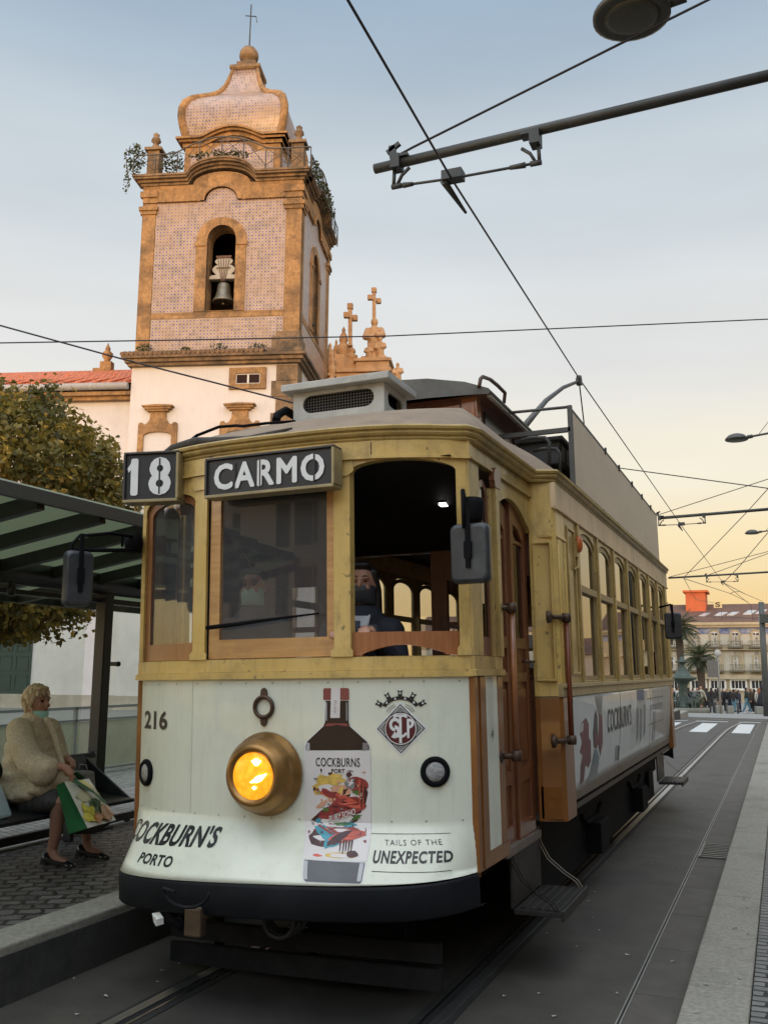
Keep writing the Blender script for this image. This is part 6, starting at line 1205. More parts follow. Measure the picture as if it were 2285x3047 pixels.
# low black rail behind the bench
lr = thing('low_rail', 'low black guard rail running along the foot of the shelter', 'rail', (-6.0, 5, PZ))
g = MB(); g.bar((0.02, -3.4, 0.055), (0.02, 4.5, 0.055), .05, .07); g.build('rail_bar', M_char, lr)
for y in (-3, 0, 3): g = MB(); g.box((0.0, y, 0), (.04, y + .05, .03)); g.build('rail_foot', M_char, lr)
bench = thing('shelter_bench', 'long black sheet metal bench with sloping end plate inside the shelter', 'bench', (-5.75, 5.6, PZ))
BX = -5.75
def bn(mb, name, m, bevel=0.0): mb.v = [(x - BX, y - 5.6, z - PZ) for x, y, z in mb.v]; return mb.build(name, m, bench, bevel)
g = MB(); g.plate([(-5.88, 0.99), (-5.84, 1.01), (-5.70, 0.70), (-5.28, 0.665), (-5.28, 0.635), (-5.74, 0.66)], [], 3.2, 7.18, lambda u, d, v: (u, d, v)); bn(g, 'seat', M_char, 0.006)
g = MB(); g.bar((-5.88, 3.2, 1.0), (-5.88, 7.32, 1.0), .07, .035); g.lathe([(.0, 0), (.03, 0), (.03, .05), (0, .06)], (-5.88, 7.30, 1.0), (0, 1, 0), 8); bn(g, 'back_rail', M_char)
for y in (3.15, 7.18):
    g = MB(); g.plate([(-5.93, 0.90), (-5.86, 1.0), (-5.34, 0.665), (-5.30, 0.64), (-5.34, 0.625), (-5.72, 0.63), (-5.95, 0.75)], [], y, y + .025, lambda u, d, v: (u, d, v)); bn(g, 'end_plate', M_char, 0.004)
for y in (3.6, 5.2, 6.9): g = MB(); g.box((-5.80, y, PZ), (-5.72, y + .05, .67)); bn(g, 'leg', M_char, 0.006)
fen = thing('glass_fence', 'grey steel railing with greenish glass panels behind the shelter', 'fence', (-9.0, 9, PZ))
M_fgrey = mat('fence_grey', (0.16, 0.165, 0.155), 0.5, 0.15, 5)
g = MB(); g.bar((0, -7, .915), (0, 30, .915), .05, .035); g.bar((0, -7, .745), (0, 30, .745), .05, .03); g.bar((0, -7, .06), (0, 30, .06), .05, .03); g.build('fence_rail', M_fgrey, fen)
for i in range(25): y = -6.9 + i * 1.45; g = MB(); g.box((-.025, y, 0), (.025, y + .035, .93)); g.build('fence_post', M_fgrey, fen)
gm = glass('fence_glass', (0.72, 0.75, 0.66), 0.03, 0.05, 0.45, (0.55, 0.52, 0.38))
for i in range(24): y = -6.9 + i * 1.45; g = MB(); g.box((-.006, y + .05, .085), (.006, y + 1.435, .725)); g.build('fence_panel', gm, fen)
g = MB(); g.box((-9.1, -2, PZ - .1), (-8.9, 40, PZ + .03)); tag(g.build('fence_kerb', mat('pale_edging', ())), kind='structure')

# ---------------------------------------------------------------- tree
def leafmat(name, c1, c2, tr_=0.42):
    m = bpy.data.materials.new(name); m.use_nodes = True; MATS[name] = m; t = m.node_tree; n = t.nodes; b = n['Principled BSDF']; b.inputs['Roughness'].default_value = 0.6
    gi = n.new('ShaderNodeTexNoise'); gi.inputs['Scale'].default_value = 3.2; gi.inputs['Detail'].default_value = 6; c = n.new('ShaderNodeTexCoord'); t.links.new(c.outputs['Object'], gi.inputs['Vector'])
    r = n.new('ShaderNodeValToRGB'); r.color_ramp.elements[0].position = .35; r.color_ramp.elements[1].position = .65; r.color_ramp.elements[0].color = (*c1, 1); r.color_ramp.elements[1].color = (*c2, 1); t.links.new(gi.outputs['Fac'], r.inputs[0]); t.links.new(r.outputs[0], b.inputs['Base Color'])
    tl_ = n.new('ShaderNodeBsdfTranslucent'); t.links.new(r.outputs[0], tl_.inputs[0]); mxs = n.new('ShaderNodeMixShader'); mxs.inputs[0].default_value = tr_; t.links.new(b.outputs[0], mxs.inputs[1]); t.links.new(tl_.outputs[0], mxs.inputs[2]); t.links.new(mxs.outputs[0], n['Material Output'].inputs[0]); return m
L_dark = leafmat('leaf_dark_olive', (0.075, 0.068, 0.016), (0.16, 0.135, 0.030)); L_ol = leafmat('leaf_olive', (0.18, 0.14, 0.028), (0.32, 0.225, 0.04)); L_och = leafmat('leaf_ochre', (0.44, 0.25, 0.04), (0.66, 0.41, 0.08))
M_bark = mat('bark', (0.05, 0.042, 0.035), 0.9, 0.35, 6, 0.5, stretch=(3, 3, .5))
tc_ = atd(-8, 1510, 17.0); tb = Vector((tc_.x, tc_.y, PZ - .06))
tree = thing('street_tree', 'rounded street tree turning olive and ochre behind the shelter roof', 'tree', tb)
cz_ = tc_.z - tb.z; g = MB(); rnd.seed(2)
g.tube([(0, 0, 0), (0.03, 0, .8), (-.02, .04, 1.7), (.02, 0, cz_ - .6)], [.20, .15, .13, .11], 10)
for k in range(9):
    a = k * 2.4; r = rnd.uniform(1.0, 1.7); h = rnd.uniform(-.6, 1.5); g.tube([(0, 0, cz_ - 1.5 + .12 * k), (r * .4 * math.cos(a), r * .4 * math.sin(a), cz_ - .8 + h * .4), (r * math.cos(a), r * math.sin(a), cz_ + h * .8)], [.07, .045, .015], 6)
g.build('trunk', M_bark, tree)
g = MB(); q = random.Random(9); R0 = Vector((2.46, 2.46, 2.27))
for k in range(960):
    while True:
        p = Vector((q.uniform(-1, 1), q.uniform(-1, 1), q.uniform(-1, 1)))
        if 0.10 < p.length < 1: break
    if k >= 700: p = Vector((p.x, p.y, -abs(p.z))).normalized() * q.uniform(.78, 1.0)      # the low skirt of branches
    L = p.length; p = p.normalized() * (L ** 0.55) * q.uniform(.86, 1.03)
    if p.z > 0: sh_ = math.sqrt(max(0.0, p.x ** 2 + p.y ** 2)); 
    if p.z < -0.93: continue
    c = Vector((p.x * R0.x, p.y * R0.y, p.z * (R0.z if p.z > 0 else 2.42) + cz_)); 
    wv = c + tb - CAMP; fx = PCX + PF * wv.dot(RIGHT) / wv.dot(FWD); fyy = PCY - PF * wv.dot(UPV) / wv.dot(FWD)   # autumn colour sits in the lower outer branches on the street side
    warm = max(0, 1 - ((p.x - .10) ** 2 / .6 + (p.z - .02) ** 2 / .22)) * (1 if p.y < 0.35 else 0.3) + (0.25 if p.x < 0.0 and p.z > 0 else 0)
    kind = 2 if q.random() < warm * 1.0 else (1 if q.random() < .55 else 0); rr_ = q.uniform(.22, .44)
    for _ in range(58):
        d = Vector((q.gauss(0, 1), q.gauss(0, 1), q.gauss(0, 1))).normalized() * rr_ * q.uniform(.3, 1) ** .6; pt = c + d
        nrm = (d.normalized() + Vector((q.gauss(0, .6), q.gauss(0, .6), q.gauss(.3, .6)))).normalized(); u = nrm.orthogonal().normalized(); ca = q.uniform(0, 6.28); u = Matrix.Rotation(ca, 3, nrm) @ u; v = nrm.cross(u); s_ = q.uniform(.040, .082)
        mi = kind if q.random() < .8 else q.choice((0, 1, 1, 2) if kind else (0, 0, 1))
        g.add([pt - u * s_, pt - u * s_ * .2 + v * s_ * .62, pt + u * s_, pt - u * s_ * .2 - v * s_ * .62], [(0, 1, 2, 3)], mi)
g.build('crown', [L_dark, L_ol, L_och], tree, recalc=False)
# ---------------------------------------------------------------- people: the woman on the bench and the two in the tram
M_skin = mat('skin', (0.40, 0.205, 0.135), 0.5, 0.10, 14, 0.05, col2=(0.46, 0.25, 0.17))
M_skinD = mat('skin_tan', (0.27, 0.14, 0.095), 0.5, 0.12, 10, 0.05)
M_mask = mat('surgical_mask', (0.38, 0.72, 0.68), 0.7, 0.06, 30, 0.1)
M_fur = mat('fur_coat', (0.46, 0.375, 0.25), 0.95, 0.35, 60.0, 0.6, col2=(0.74, 0.63, 0.45), dirt=(0.40, 0.31, 0.19), dscale=5, damt=0.5, detail=8)
M_hair = mat('blond_hair', (0.42, 0.31, 0.17), 0.55, 0.35, 20, 0.5, col2=(0.72, 0.58, 0.38), stretch=(1, 1, .4))
wm = thing('person', 'older person in a cream fur coat with lowered face mask sitting on the shelter bench', 'person', (-5.5, 6.3, PZ))
WO = Vector((-5.5, 6.3, PZ))
def wp(cx_, cy_, y): return aty(cx_ / 3.402, 2000 + cy_ / 3.402, y) - WO
def cap(mb, pts, rs, seg=12): mb.tube(pts, rs, seg); [mb.ball(p, r) for p, r in zip(pts, rs)]
Yn, Yc, Yf = 6.10, 6.30, 6.47
kn, kf = wp(640, 1310, Yn), wp(880, 1290, Yf); an, af = wp(530, 1800, 6.11), wp(880, 1720, 6.47)
hipn, hipf = Vector((-.05, -.12, .43)), Vector((-.05, .12, .43))
hd = wp(385, 300, Yc)                                  # head centre
b = MB()
b.ball(hd + Vector((-.010, 0, .02)), (.092, .078, .112)); b.ball(hd + Vector((.035, 0, -.045)), (.062, .060, .075)); b.ball(hd + Vector((.052, 0, -.085)), (.040, .042, .035))
b.ball(hd + Vector((.098, 0, -.018)), (.020, .014, .018)); b.tube([hd + Vector((.086, 0, .022)), hd + Vector((.102, 0, -.014))], [.010, .015], 8)
for sg in (-1, 1): b.ball(hd + Vector((.066, sg * .036, -.028)), (.028, .026, .024)); b.ball(hd + Vector((.078, sg * .033, .028)), (.018, .030, .010)); b.ball(hd + Vector((-.005, sg * .077, -.005)), (.018, .012, .030))
b.ball(hd + Vector((.090, 0, -.058)), (.012, .024, .007)); b.ball(hd + Vector((.087, 0, -.068)), (.012, .020, .007))
nk = hd + Vector((-.03, 0, -.19)); cap(b, [hd + Vector((-.02, 0, -.08)), nk], [.056, .065]); cap(b, [nk, Vector((-.12, 0, .55)), Vector((-.05, 0, .44))], [.07, .15, .16])
for (h, k, a, sy) in ((hipn, kn, an, -1), (hipf, kf, af, 1)):
    cap(b, [h, h.lerp(k, .5), k], [.095, .082, .062]); cap(b, [k, k.lerp(a, .3) + Vector((-.02, 0, 0)), k.lerp(a, .7), a], [.060, .060, .045, .036])
    cap(b, [a, a + Vector((.04, 0, -.055)), a + Vector((.13, 0, -.075))], [.037, .036, .026])
shn, shf = wp(190, 640, 6.08), wp(500, 600, 6.50); eln, elf = wp(350, 960, 6.02), wp(600, 900, 6.55)
wn, wf = wp(640, 960, 6.08), wp(690, 880, 6.45)
cap(b, [shn, eln], [.05, .045]); cap(b, [eln, wn], [.044, .032]); cap(b, [shf, elf], [.05, .045]); cap(b, [elf, wf], [.042, .030])
def hand(mb, w_, fwd, curl, spread):                  # palm, four fingers curled, thumb from the side
    fwd = Vector(fwd).normalized(); sp_ = Vector(spread).normalized(); curl = Vector(curl).normalized()
    pc = w_ + fwd * .045; cap(mb, [w_, pc + sp_ * .012, pc + fwd * .03], [.028, .031, .027]); cap(mb, [pc - sp_ * .025, pc + sp_ * .025], [.022, .020])
    for i, L in enumerate((.030, .034, .032, .025)):
        o = pc + fwd * .038 + sp_ * (.027 - .018 * i); p1 = o + (fwd * .75 + curl * .5).normalized() * L; p2 = p1 + (curl * .95 + fwd * .1).normalized() * L * .8; p3 = p2 + (curl * .45 - fwd * .85).normalized() * L * .6
        cap(mb, [o, p1, p2, p3], [.0105, .010, .009, .0075], 8)
    t0 = pc + sp_ * .028; cap(mb, [t0, t0 + sp_ * .018 + fwd * .022, t0 + fwd * .045 + curl * .012], [.012, .011, .008], 8)
hn = wn + Vector((.02, 0, -.005))
hand(b, wn, (.75, .1, -.5), (-.1, .2, -1), (.2, -.2, .9)); hand(b, wf, (.8, -.3, -.25), (-.2, -.3, -.9), (.1, -.9, .3))
def wcol(c, nrm):
    if c.z < .47 and c.x < .6 and c.z > .02 and abs(c.z) < .46 and c.x > -.2: return 1
    d = c - hd
    if d.x > .075 and abs(d.y) < .022 and -.072 < d.z < -.054: return 2
    return 0
remesh(b, 'body', [M_skin, M_skinD, mat('lips', (0.30, 0.10, 0.08), 0.4)], .0075, wm, 2, wcol)
for sg in (-1, 1):
    g = MB(); g.ball(hd + Vector((.079, sg * .034, .008)), (.010, .014, .008)); g.build('eye', mat('eye_dark', (0.02, 0.015, 0.012), 0.2), wm)
    g = MB(); g.tube([hd + Vector((.082, sg * .015, .034)), hd + Vector((.088, sg * .034, .040)), hd + Vector((.072, sg * .056, .030))], [.004, .005, .003], 6); g.build('eyebrow', mat('brow', (0.10, 0.06, 0.035), 0.7), wm)
g = MB(); r = random.Random(3)
g.ball(hd + Vector((-.026, 0, .052)), (.098, .090, .094)); g.ball(hd + Vector((-.070, 0, -.015)), (.058, .080, .085)); g.ball(hd + Vector((.040, 0, .108)), (.048, .066, .024))
for k in range(60):
    a = r.uniform(-2.5, 2.5); e = r.uniform(-.75, 1.4); v = Vector((-math.cos(a) * math.cos(e) * .105 - .018, math.sin(a) * math.cos(e) * .094, math.sin(e) * .105 + .035))
    if v.x > .035 and v.z < .09: continue
    u = Vector((-v.y, v.x, 0)).normalized() * r.uniform(-.03, .03); cap(g, [hd + v, hd + v * 1.04 + u + Vector((0, 0, -.03)), hd + v * 1.02 + u * 1.6 + Vector((-.004, 0, -.055))], [.014, .013, .007], 7)
for v in ((.078, -.02, .082), (.075, .03, .082), (.052, -.062, .07), (.057, .057, .07)): cap(g, [hd + Vector(v), hd + Vector(v) + Vector((.012, -.012, -.022))], [.015, .008], 7)
for s_ in (-1, 1): cap(g, [hd + Vector((.03, s_ * .076, .05)), hd + Vector((.02, s_ * .085, .0)), hd + Vector((-.005, s_ * .088, -.05))], [.016, .016, .010], 7)
remesh(g, 'hair', M_hair, .0055, wm, 1)
g = MB(); rows = []
for i in range(6):
    z = -.070 - .012 * i; rr_ = (.082, .088, .090, .086, .074, .055)[i]; rows.append([hd + Vector((.012 + rr_ * math.cos(t_) * (1.05), .074 * math.sin(t_) * (1 - .06 * i), z - .02 * math.cos(t_) * (i / 5) - .006 * (i % 2))) for t_ in [R_(-82 + 164 * k / 12) for k in range(13)]])
g.sheet(rows); g.tube([rows[1][0], hd + Vector((.0, -.078, -.02)), hd + Vector((-.015, -.085, .015))], .002, 4, 0); g.build('face_mask', M_mask, wm, recalc=False)
# coat: boxy body, stand collar, wide sleeves
g = MB(); sh1 = hd + Vector((-.05, 0, -.20))
cap(g, [wp(380, 470, Yc), wp(330, 560, Yc)], [.085, .13])
for (x, y, ry, rx, rz) in ((330, 640, .205, .15, .10), (310, 760, .235, .175, .13), (310, 900, .25, .20, .14), (330, 1020, .255, .215, .13), (350, 1120, .25, .215, .11)): g.ball(wp(x, y, Yc), (rx, ry, rz))
g.ball(wp(520, 1060, Yc), (.16, .24, .10)); g.ball(wp(450, 1165, Yc), (.21, .27, .10)); g.ball(wp(300, 1185, Yc), (.17, .28, .105)); g.ball(wp(215, 1150, Yc), (.12, .25, .10)); g.ball(wp(540, 1130, 6.2), (.10, .18, .07)); g.ball(wp(250, 1235, Yc), (.15, .27, .075)); g.ball(wp(160, 1150, Yc), (.10, .24, .12)); g.ball(wp(330, 1245, 6.25), (.14, .25, .06)); g.ball(wp(400, 1215, 6.25), (.17, .25, .075)); g.ball(wp(500, 1175, 6.2), (.12, .20, .07))
cap(g, [wp(200, 590, 6.11), wp(235, 760, 6.06), wp(330, 930, 6.04), wp(440, 985, 6.045)], [.105, .105, .108, .11]); g.ball(wp(430, 1000, 6.04), (.14, .10, .115)); g.ball(wp(520, 965, 6.04), (.06, .09, .075))
cap(g, [wp(500, 590, 6.49), wp(560, 780, 6.54), wp(610, 880, 6.52)], [.105, .10, .085])
cap(g, [wp(480, 480, 6.22), wp(530, 560, 6.24), wp(590, 760, 6.24), wp(640, 960, 6.24)], [.030, .028, .026, .026])
for k in range(12):
    t_ = R_(-170 + 30 * k); g.ball(nk + Vector((.015 + .085 * math.cos(t_), .088 * math.sin(t_), .02 + .012 * math.cos(t_))), (.028, .028, .045))
def furry(c, n_): return 0
remesh(g, 'fur_coat', [M_fur], .012, wm, 9)
g = MB(); cap(g, [hipn + Vector((.0, 0, -.01)), hipn.lerp(kn, .86) + Vector((0, 0, .01))], [.095, .085]); cap(g, [hipf + Vector((.0, 0, -.01)), hipf.lerp(kf, .86)], [.095, .085]); cap(g, [hipn.lerp(kn, .8), hipf.lerp(kf, .8)], [.075, .075])
remesh(g, 'skirt', [mat('patterned_skirt', (0.02, 0.02, 0.022), 0.8, 0.2, 26, col2=(0.085, 0.082, 0.078))], .014, wm, 2)
for a in (an, af):
    g = MB(); cap(g, [a + Vector((-.045, 0, -.062)), a + Vector((.06, 0, -.088)), a + Vector((.155, 0, -.098))], [.043, .038, .032]); g.ball(a + Vector((.18, 0, -.10)), (.05, .036, .026)); g.box(a + Vector((-.08, -.034, -.128)), a + Vector((-.025, .034, -.07)))
    g.box(a + Vector((-.02, -.032, -.128)), a + Vector((.21, .036, -.118)))
    remesh(g, 'shoe', mat('patent_black', (0.010, 0.010, 0.011), 0.22), .008, wm, 1)
# carrier bag held in the hand
bag = thing('shopping_bag', 'big green and white shopping bag printed with vegetables held by the seated person', 'shopping bag', WO + kn + Vector((.1, 0, -.2)))
BO = Vector(bag.location)
def bp(cx_, cy_, y): return aty(cx_ / 3.402, 2000 + cy_ / 3.402, y) - BO
A_, B_, C2, D_ = bp(655, 1110, 5.98), bp(905, 1078, 6.42), bp(1178, 1498, 6.44), bp(890, 1580, 5.98); E2, F_ = bp(572, 1145, 6.0), bp(700, 1640, 6.02); G2 = bp(820, 1105, 6.44); H2 = bp(960, 1640, 6.44)
def bmap(q, s_, t_, off=0.0, bulge=.03):
    p = q[0].lerp(q[1], s_).lerp(q[3].lerp(q[2], s_), t_); nn = (q[1] - q[0]).cross(q[3] - q[0]).normalized(); r_ = random.Random(int(s_ * 97) * 31 + int(t_ * 89)); return p + nn * (off + bulge * math.sin(math.pi * s_) * math.sin(math.pi * t_) + (r_.random() - .5) * .010 * (bulge > 0) * (0 < s_ < 1) * (0 < t_ < 1))
qf = (D_, C2, B_, A_); qg = (F_, D_, A_, E2)
M_bg = mat('bag_green', (0.010, 0.12, 0.032), 0.6, 0.3, 8, 0.1); M_bw = mat('bag_white', (0.68, 0.68, 0.55), 0.3, 0.1, 5); M_by = mat('bag_yellow', (0.75, 0.66, 0.06), 0.3, 0.3, 8); M_bo = mat('bag_orange', (0.50, 0.20, 0.05), 0.3, 0.4, 9); M_bl = mat('bag_leaf', (0.035, 0.10, 0.015), 0.5, 0.5, 12)
g = MB(); N = 10
g.sheet([[bmap(qf, i / N, k / N) for i in range(N + 1)] for k in range(N + 1)], 1); g.sheet([[bmap(qg, i / 6, k / N, 0, -.02) for i in range(7)] for k in range(N + 1)], 0)
g.add([F_, D_, C2, H2], [(0, 1, 2, 3)], 2); g.add([E2, F_, H2, G2], [(0, 1, 2, 3)], 0); g.add([H2, C2, B_, G2], [(0, 1, 2, 3)], 0); g.build('bag_body', [M_bg, M_bw, mat('bag_base', (0.02, 0.024, 0.02), 0.5)], bag, recalc=False)
def bpoly(mb, P, mi, off): mb.add([bmap(qf, s_, t_, off, .031) for s_, t_ in P], [tuple(range(len(P)))], mi)
g = MB()
def bl2(s_, t_, rs, rt, mi, off, n_=14, jag=.25, seed=1):
    r_ = random.Random(seed); bpoly(g, [(min(.98, max(.02, s_ + rs * math.cos(2 * math.pi * k / n_) * (1 + jag * (r_.random() * 2 - 1)))), min(.98, max(.02, t_ + rt * math.sin(2 * math.pi * k / n_) * (1 + jag * (r_.random() * 2 - 1))))) for k in range(n_)], mi, off)
bl2(.22, .22, .18, .16, 1, .006, seed=2); bl2(.50, .36, .20, .17, 3, .010, jag=.4, seed=3, n_=20); bl2(.74, .20, .24, .18, 2, .012, seed=4); bl2(.40, .12, .14, .10, 2, .014, seed=5); bl2(.86, .25, .10, .12, 2, .016, seed=8); bl2(.60, .84, .22, .12, 1, .006, seed=6); bl2(.50, .40, .09, .08, 3, .013, jag=.5, seed=7); bl2(.3, .62, .2, .12, 4, .007, seed=9); bl2(.14, .38, .08, .1, 1, .011, jag=.5, seed=12); bl2(.30, .30, .1, .09, 1, .009, seed=13); bl2(.84, .62, .06, .2, 4, .009, seed=17)
g.build('bag_print', [M_bg, M_by, M_bo, M_bl, mat('bag_cream', (0.56, 0.52, 0.30), 0.3, 0.2, 10)], bag, recalc=False)
g = MB(); st = [(.25, .99), (.40, .80), (.58, .62), (.74, .46), (.86, .36)]
g.sheet([[bmap(qf, s_ - .045, t_ - .05, .024, .031) for s_, t_ in st], [bmap(qf, s_ + .045, t_ + .05, .024, .031) for s_, t_ in st]])
hb = WO + wn + Vector((.065, 0, -.06)) - BO
for e0, e1 in ((A_, 0.1), (B_, .9)):
    e_ = bmap(qf, .3 if e1 < .5 else .75, 1.0); m_ = e_.lerp(hb, .55) + Vector((0, 0, .03)); dd_ = Vector((.018, .0, .012)); g.sheet([[e_ - dd_, m_ - dd_, hb - dd_], [e_ + dd_, m_ + dd_, hb + dd_]])
g.build('handle', M_bg, bag, recalc=False)
hbg = thing('handbag', 'small grey handbag on the bench behind the shopping bag', 'handbag', aty(245, 2322, 6.75)); g = MB(); g.plate([(-.10, -.10), (.12, -.10), (.09, .08), (-.07, .08)], [], -.05, .05, lambda u, d, v: (u, d, v)); g.build('bag_body', mat('bag_grey', (0.20, 0.19, 0.17), 0.5, 0.3, 8), hbg, .02); g = MB(); g.tube([(-.04, 0, .08), (-.03, 0, .13), (.03, 0, .13), (.05, 0, .08)], .006, 6); g.build('handle', mat('bag_grey', ()), hbg)
pb = thing('plastic_bag', 'pale blue plastic bag on the bench at the picture edge', 'bag', aty(-8, 2395, 5.75)); g = MB(); g.add([(-.22, -.1, -.12), (.09, -.08, -.10), (.085, .1, -.09), (-.22, .1, -.12), (-.16, -.05, .18), (-.02, -.05, .16), (-.02, .06, .15), (-.16, .06, .18)], [(0, 3, 2, 1), (4, 5, 6, 7), (0, 1, 5, 4), (1, 2, 6, 5), (2, 3, 7, 6), (3, 0, 4, 7)]); g.build('bag_body', mat('pale_blue_plastic', (0.40, 0.52, 0.55), 0.3, 0.08, 6, 0.2), pb, .03)
g = MB(); g.tube([(-.14, 0, .16), (-.12, 0, .26), (-.06, 0, .26), (-.04, 0, .15)], .012, 6); g.build('handle', mat('pale_blue_plastic', ()), pb)

def cabin_person(label, head, facing, skin, hairc, coatc, maskc, tie=False, bob=False, wz=.98):
    root = thing('person', label, 'person', head - Vector((0, 0, 1.45)), (0, 0, facing)); H0 = Vector((0, 0, 1.45)); b = MB()   # local: faces -y
    b.ball(H0 + Vector((0, .010, .02)), (.076, .092, .112)); b.ball(H0 + Vector((0, -.035, -.05)), (.058, .058, .072)); b.ball(H0 + Vector((0, -.098, -.015)), (.014, .022, .018)); b.tube([H0 + Vector((0, -.084, .03)), H0 + Vector((0, -.100, -.012))], [.010, .014], 8)
    for s in (-1, 1): b.ball(H0 + Vector((s * .076, .005, -.005)), (.012, .018, .030)); b.ball(H0 + Vector((s * .034, -.078, .032)), (.028, .016, .009)); b.ball(H0 + Vector((s * .036, -.066, -.028)), (.026, .026, .022))
    cap(b, [H0 + Vector((0, .015, -.08)), Vector((0, .02, 1.25))], [.054, .06]); cap(b, [Vector((0, .03, 1.2)), Vector((0, .02, .7)), Vector((0, 0, .5))], [.12, .14, .14])
    for s in (-1, 1):
        e = Vector((s * .24, -.06, .92)); w_ = Vector((s * .10, -.30, wz)); cap(b, [Vector((s * .17, .02, 1.17)), e], [.055, .045]); cap(b, [e, w_], [.042, .032]); hand(b, w_, (-.2 * s, -1, .0), (0, -.1, -1), (-s, 0, .1)); cap(b, [Vector((s * .09, 0, .52)), Vector((s * .11, -.05, .08)), Vector((s * .11, -.12, .02))], [.085, .05, .04])
    remesh(b, 'body', skin, .0095, root, 2)
    for s in (-1, 1): g = MB(); g.ball(H0 + Vector((s * .033, -.081, .010)), (.010, .008, .005)); g.build('eye', mat('eye_dark', ()), root); g = MB(); g.tube([H0 + Vector((s * .014, -.088, .036)), H0 + Vector((s * .034, -.090, .042)), H0 + Vector((s * .055, -.075, .034))], [.0025, .0035, .002], 5); g.build('eyebrow', mat('dark_brow', (0.015, 0.012, 0.01), 0.7), root)
    g = MB(); rows = []
    for i in range(7):
        z = -.012 - .018 * i; r_ = (.098, .108, .106, .100, .092, .082, .062)[i]; rows.append([H0 + Vector((.080 * math.sin(t_), .004 - r_ * math.cos(t_), z)) for t_ in [R_(-80 + 160 * k / 12) for k in range(13)]])
    g.sheet(rows)
    for s in (-1, 1): g.tube([rows[1][0 if s < 0 else -1], H0 + Vector((s * .084, .012, .012))], .002, 4)
    g.build('face_mask', maskc, root, recalc=False)
    g = MB(); g.ball(H0 + Vector((0, .030, .060)), (.083, .092, .078)); g.ball(H0 + Vector((0, .055, -.01)), (.080, .065, .09)); g.ball(H0 + Vector((0, -.045, .108)), (.065, .045, .026))
    if bob:
        for s in (-1, 1): cap(g, [H0 + Vector((s * .072, -.01, .07)), H0 + Vector((s * .088, .03, -.04)), H0 + Vector((s * .085, .05, -.16)), H0 + Vector((s * .09, .05, -.26))], [.022, .026, .032, .024])
        g.ball(H0 + Vector((0, .085, -.12)), (.10, .05, .15))
    remesh(g, 'hair', hairc, .010, root, 1)
    g = MB(); cap(g, [Vector((0, .03, 1.20)), Vector((0, .02, 1.0)), Vector((0, .01, .75)), Vector((0, 0, .5))], [.15, .185, .19, .19]); cap(g, [Vector((-.17, .02, 1.165)), Vector((.17, .02, 1.165))], [.09, .09])
    for s in (-1, 1): e = Vector((s * .24, -.06, .92)); w_ = Vector((s * .11, -.26, wz - .005)); cap(g, [Vector((s * .18, .02, 1.15)), e], [.082, .07]); cap(g, [e, w_], [.068, .050])
    remesh(g, 'jacket', coatc, .014, root, 2)
    if tie:
        g = MB(); g.add([(-.07, -.115, 1.255), (.07, -.115, 1.255), (.035, -.178, 1.0), (0, -.19, .90), (-.035, -.178, 1.0)], [(0, 1, 2, 3, 4)]); g.add([(-.07, -.118, 1.265), (0, -.135, 1.215), (-.045, -.165, 1.16)], [(0, 1, 2)]); g.add([(.07, -.118, 1.265), (0, -.135, 1.215), (.045, -.165, 1.16)], [(0, 1, 2)]); g.build('shirt', mat('white_shirt', (0.50, 0.52, 0.56), 0.7), root)
        g = MB(); g.add([(-.018, -.145, 1.225), (.018, -.145, 1.225), (.014, -.16, 1.19), (.028, -.200, .95), (0, -.205, .90), (-.028, -.200, .95), (-.014, -.16, 1.19)], [tuple(range(7))]); g.build('tie', mat('tie_navy', (0.012, 0.014, 0.03), 0.5, 0.4, 60, col2=(0.06, 0.06, 0.09)), root)
    return root
M_navy = mat('navy_suit', (0.016, 0.018, 0.028), 0.8, 0.3, 8); M_bhair = mat('black_hair', (0.008, 0.006, 0.006), 0.5, 0.3, 20)
hd1 = TM @ tl(1078, 1738, 5.24); hd2 = TM @ tl(756, 1748, 5.55)
cabin_person('tram driver in dark suit, tie and black face mask at the open front window', hd1, R_(14), M_skin, M_bhair, M_navy, mat('black_mask', (0.045, 0.05, 0.06), 0.55), True, True, 1.16)
cabin_person('passenger in a dark jacket and pale blue mask behind the closed middle window', hd2, R_(8), M_skin, mat('brown_hair', (0.03, 0.018, 0.012), 0.6, 0.3, 20), mat('slate_jacket', (0.08, 0.09, 0.12), 0.8, 0.2, 8), M_mask)
# ---------------------------------------------------------------- townhouses across the street behind the camera (seen only in reflections; they shade the street)
M_house = mat('house_render', (0.36, 0.33, 0.28), 0.8, 0.1, 0.8, 0.1); M_hwin = mat('house_window', (0.05, 0.055, 0.06), 0.15)
for i, (x, wd, h) in enumerate(((-34, 14, 13.0), (-20, 11, 14.0), (-9, 12, 13.4), (3, 11, 14.4), (14, 13, 13.2), (27, 16, 14.0))):
    hs = thing('townhouse', ('plain rendered townhouse across the street, widest of the row', 'tall rendered townhouse across the street beside the wide one', 'rendered townhouse facing the tram across the street', 'tallest rendered townhouse across the street', 'low rendered townhouse across the street', 'end townhouse of the row across the street')[i], 'house', (x, -30, 0), group='townhouses across the street')
    g = MB(); g.box((0, -9, 0), (wd - .02, 0, h)); g.build('wall', mat('house_render_%s' % 'abc'[i % 3], ((0.40, 0.37, 0.31), (0.30, 0.27, 0.25), (0.36, 0.30, 0.24))[i % 3], 0.8, 0.1, 0.8, 0.1), hs)
    g = MB(); g.sheet([[(-.2, .3, h), (wd + .2, .3, h)], [(-.2, -4.5, h + 1.6), (wd + .2, -4.5, h + 1.6)], [(-.2, -9.3, h), (wd + .2, -9.3, h)]], smooth=False); g.build('roof', M_roofT, hs)
    nx = int(wd // 2.6)
    for a in range(nx):
        for z in (0.4, 4.2, 7.4, 10.2): q = MB(); xx = (a + .5) * wd / nx; q.box((xx - .55, .0, z), (xx + .55, .05, z + 2.2)); q.build('window', M_hwin, hs)

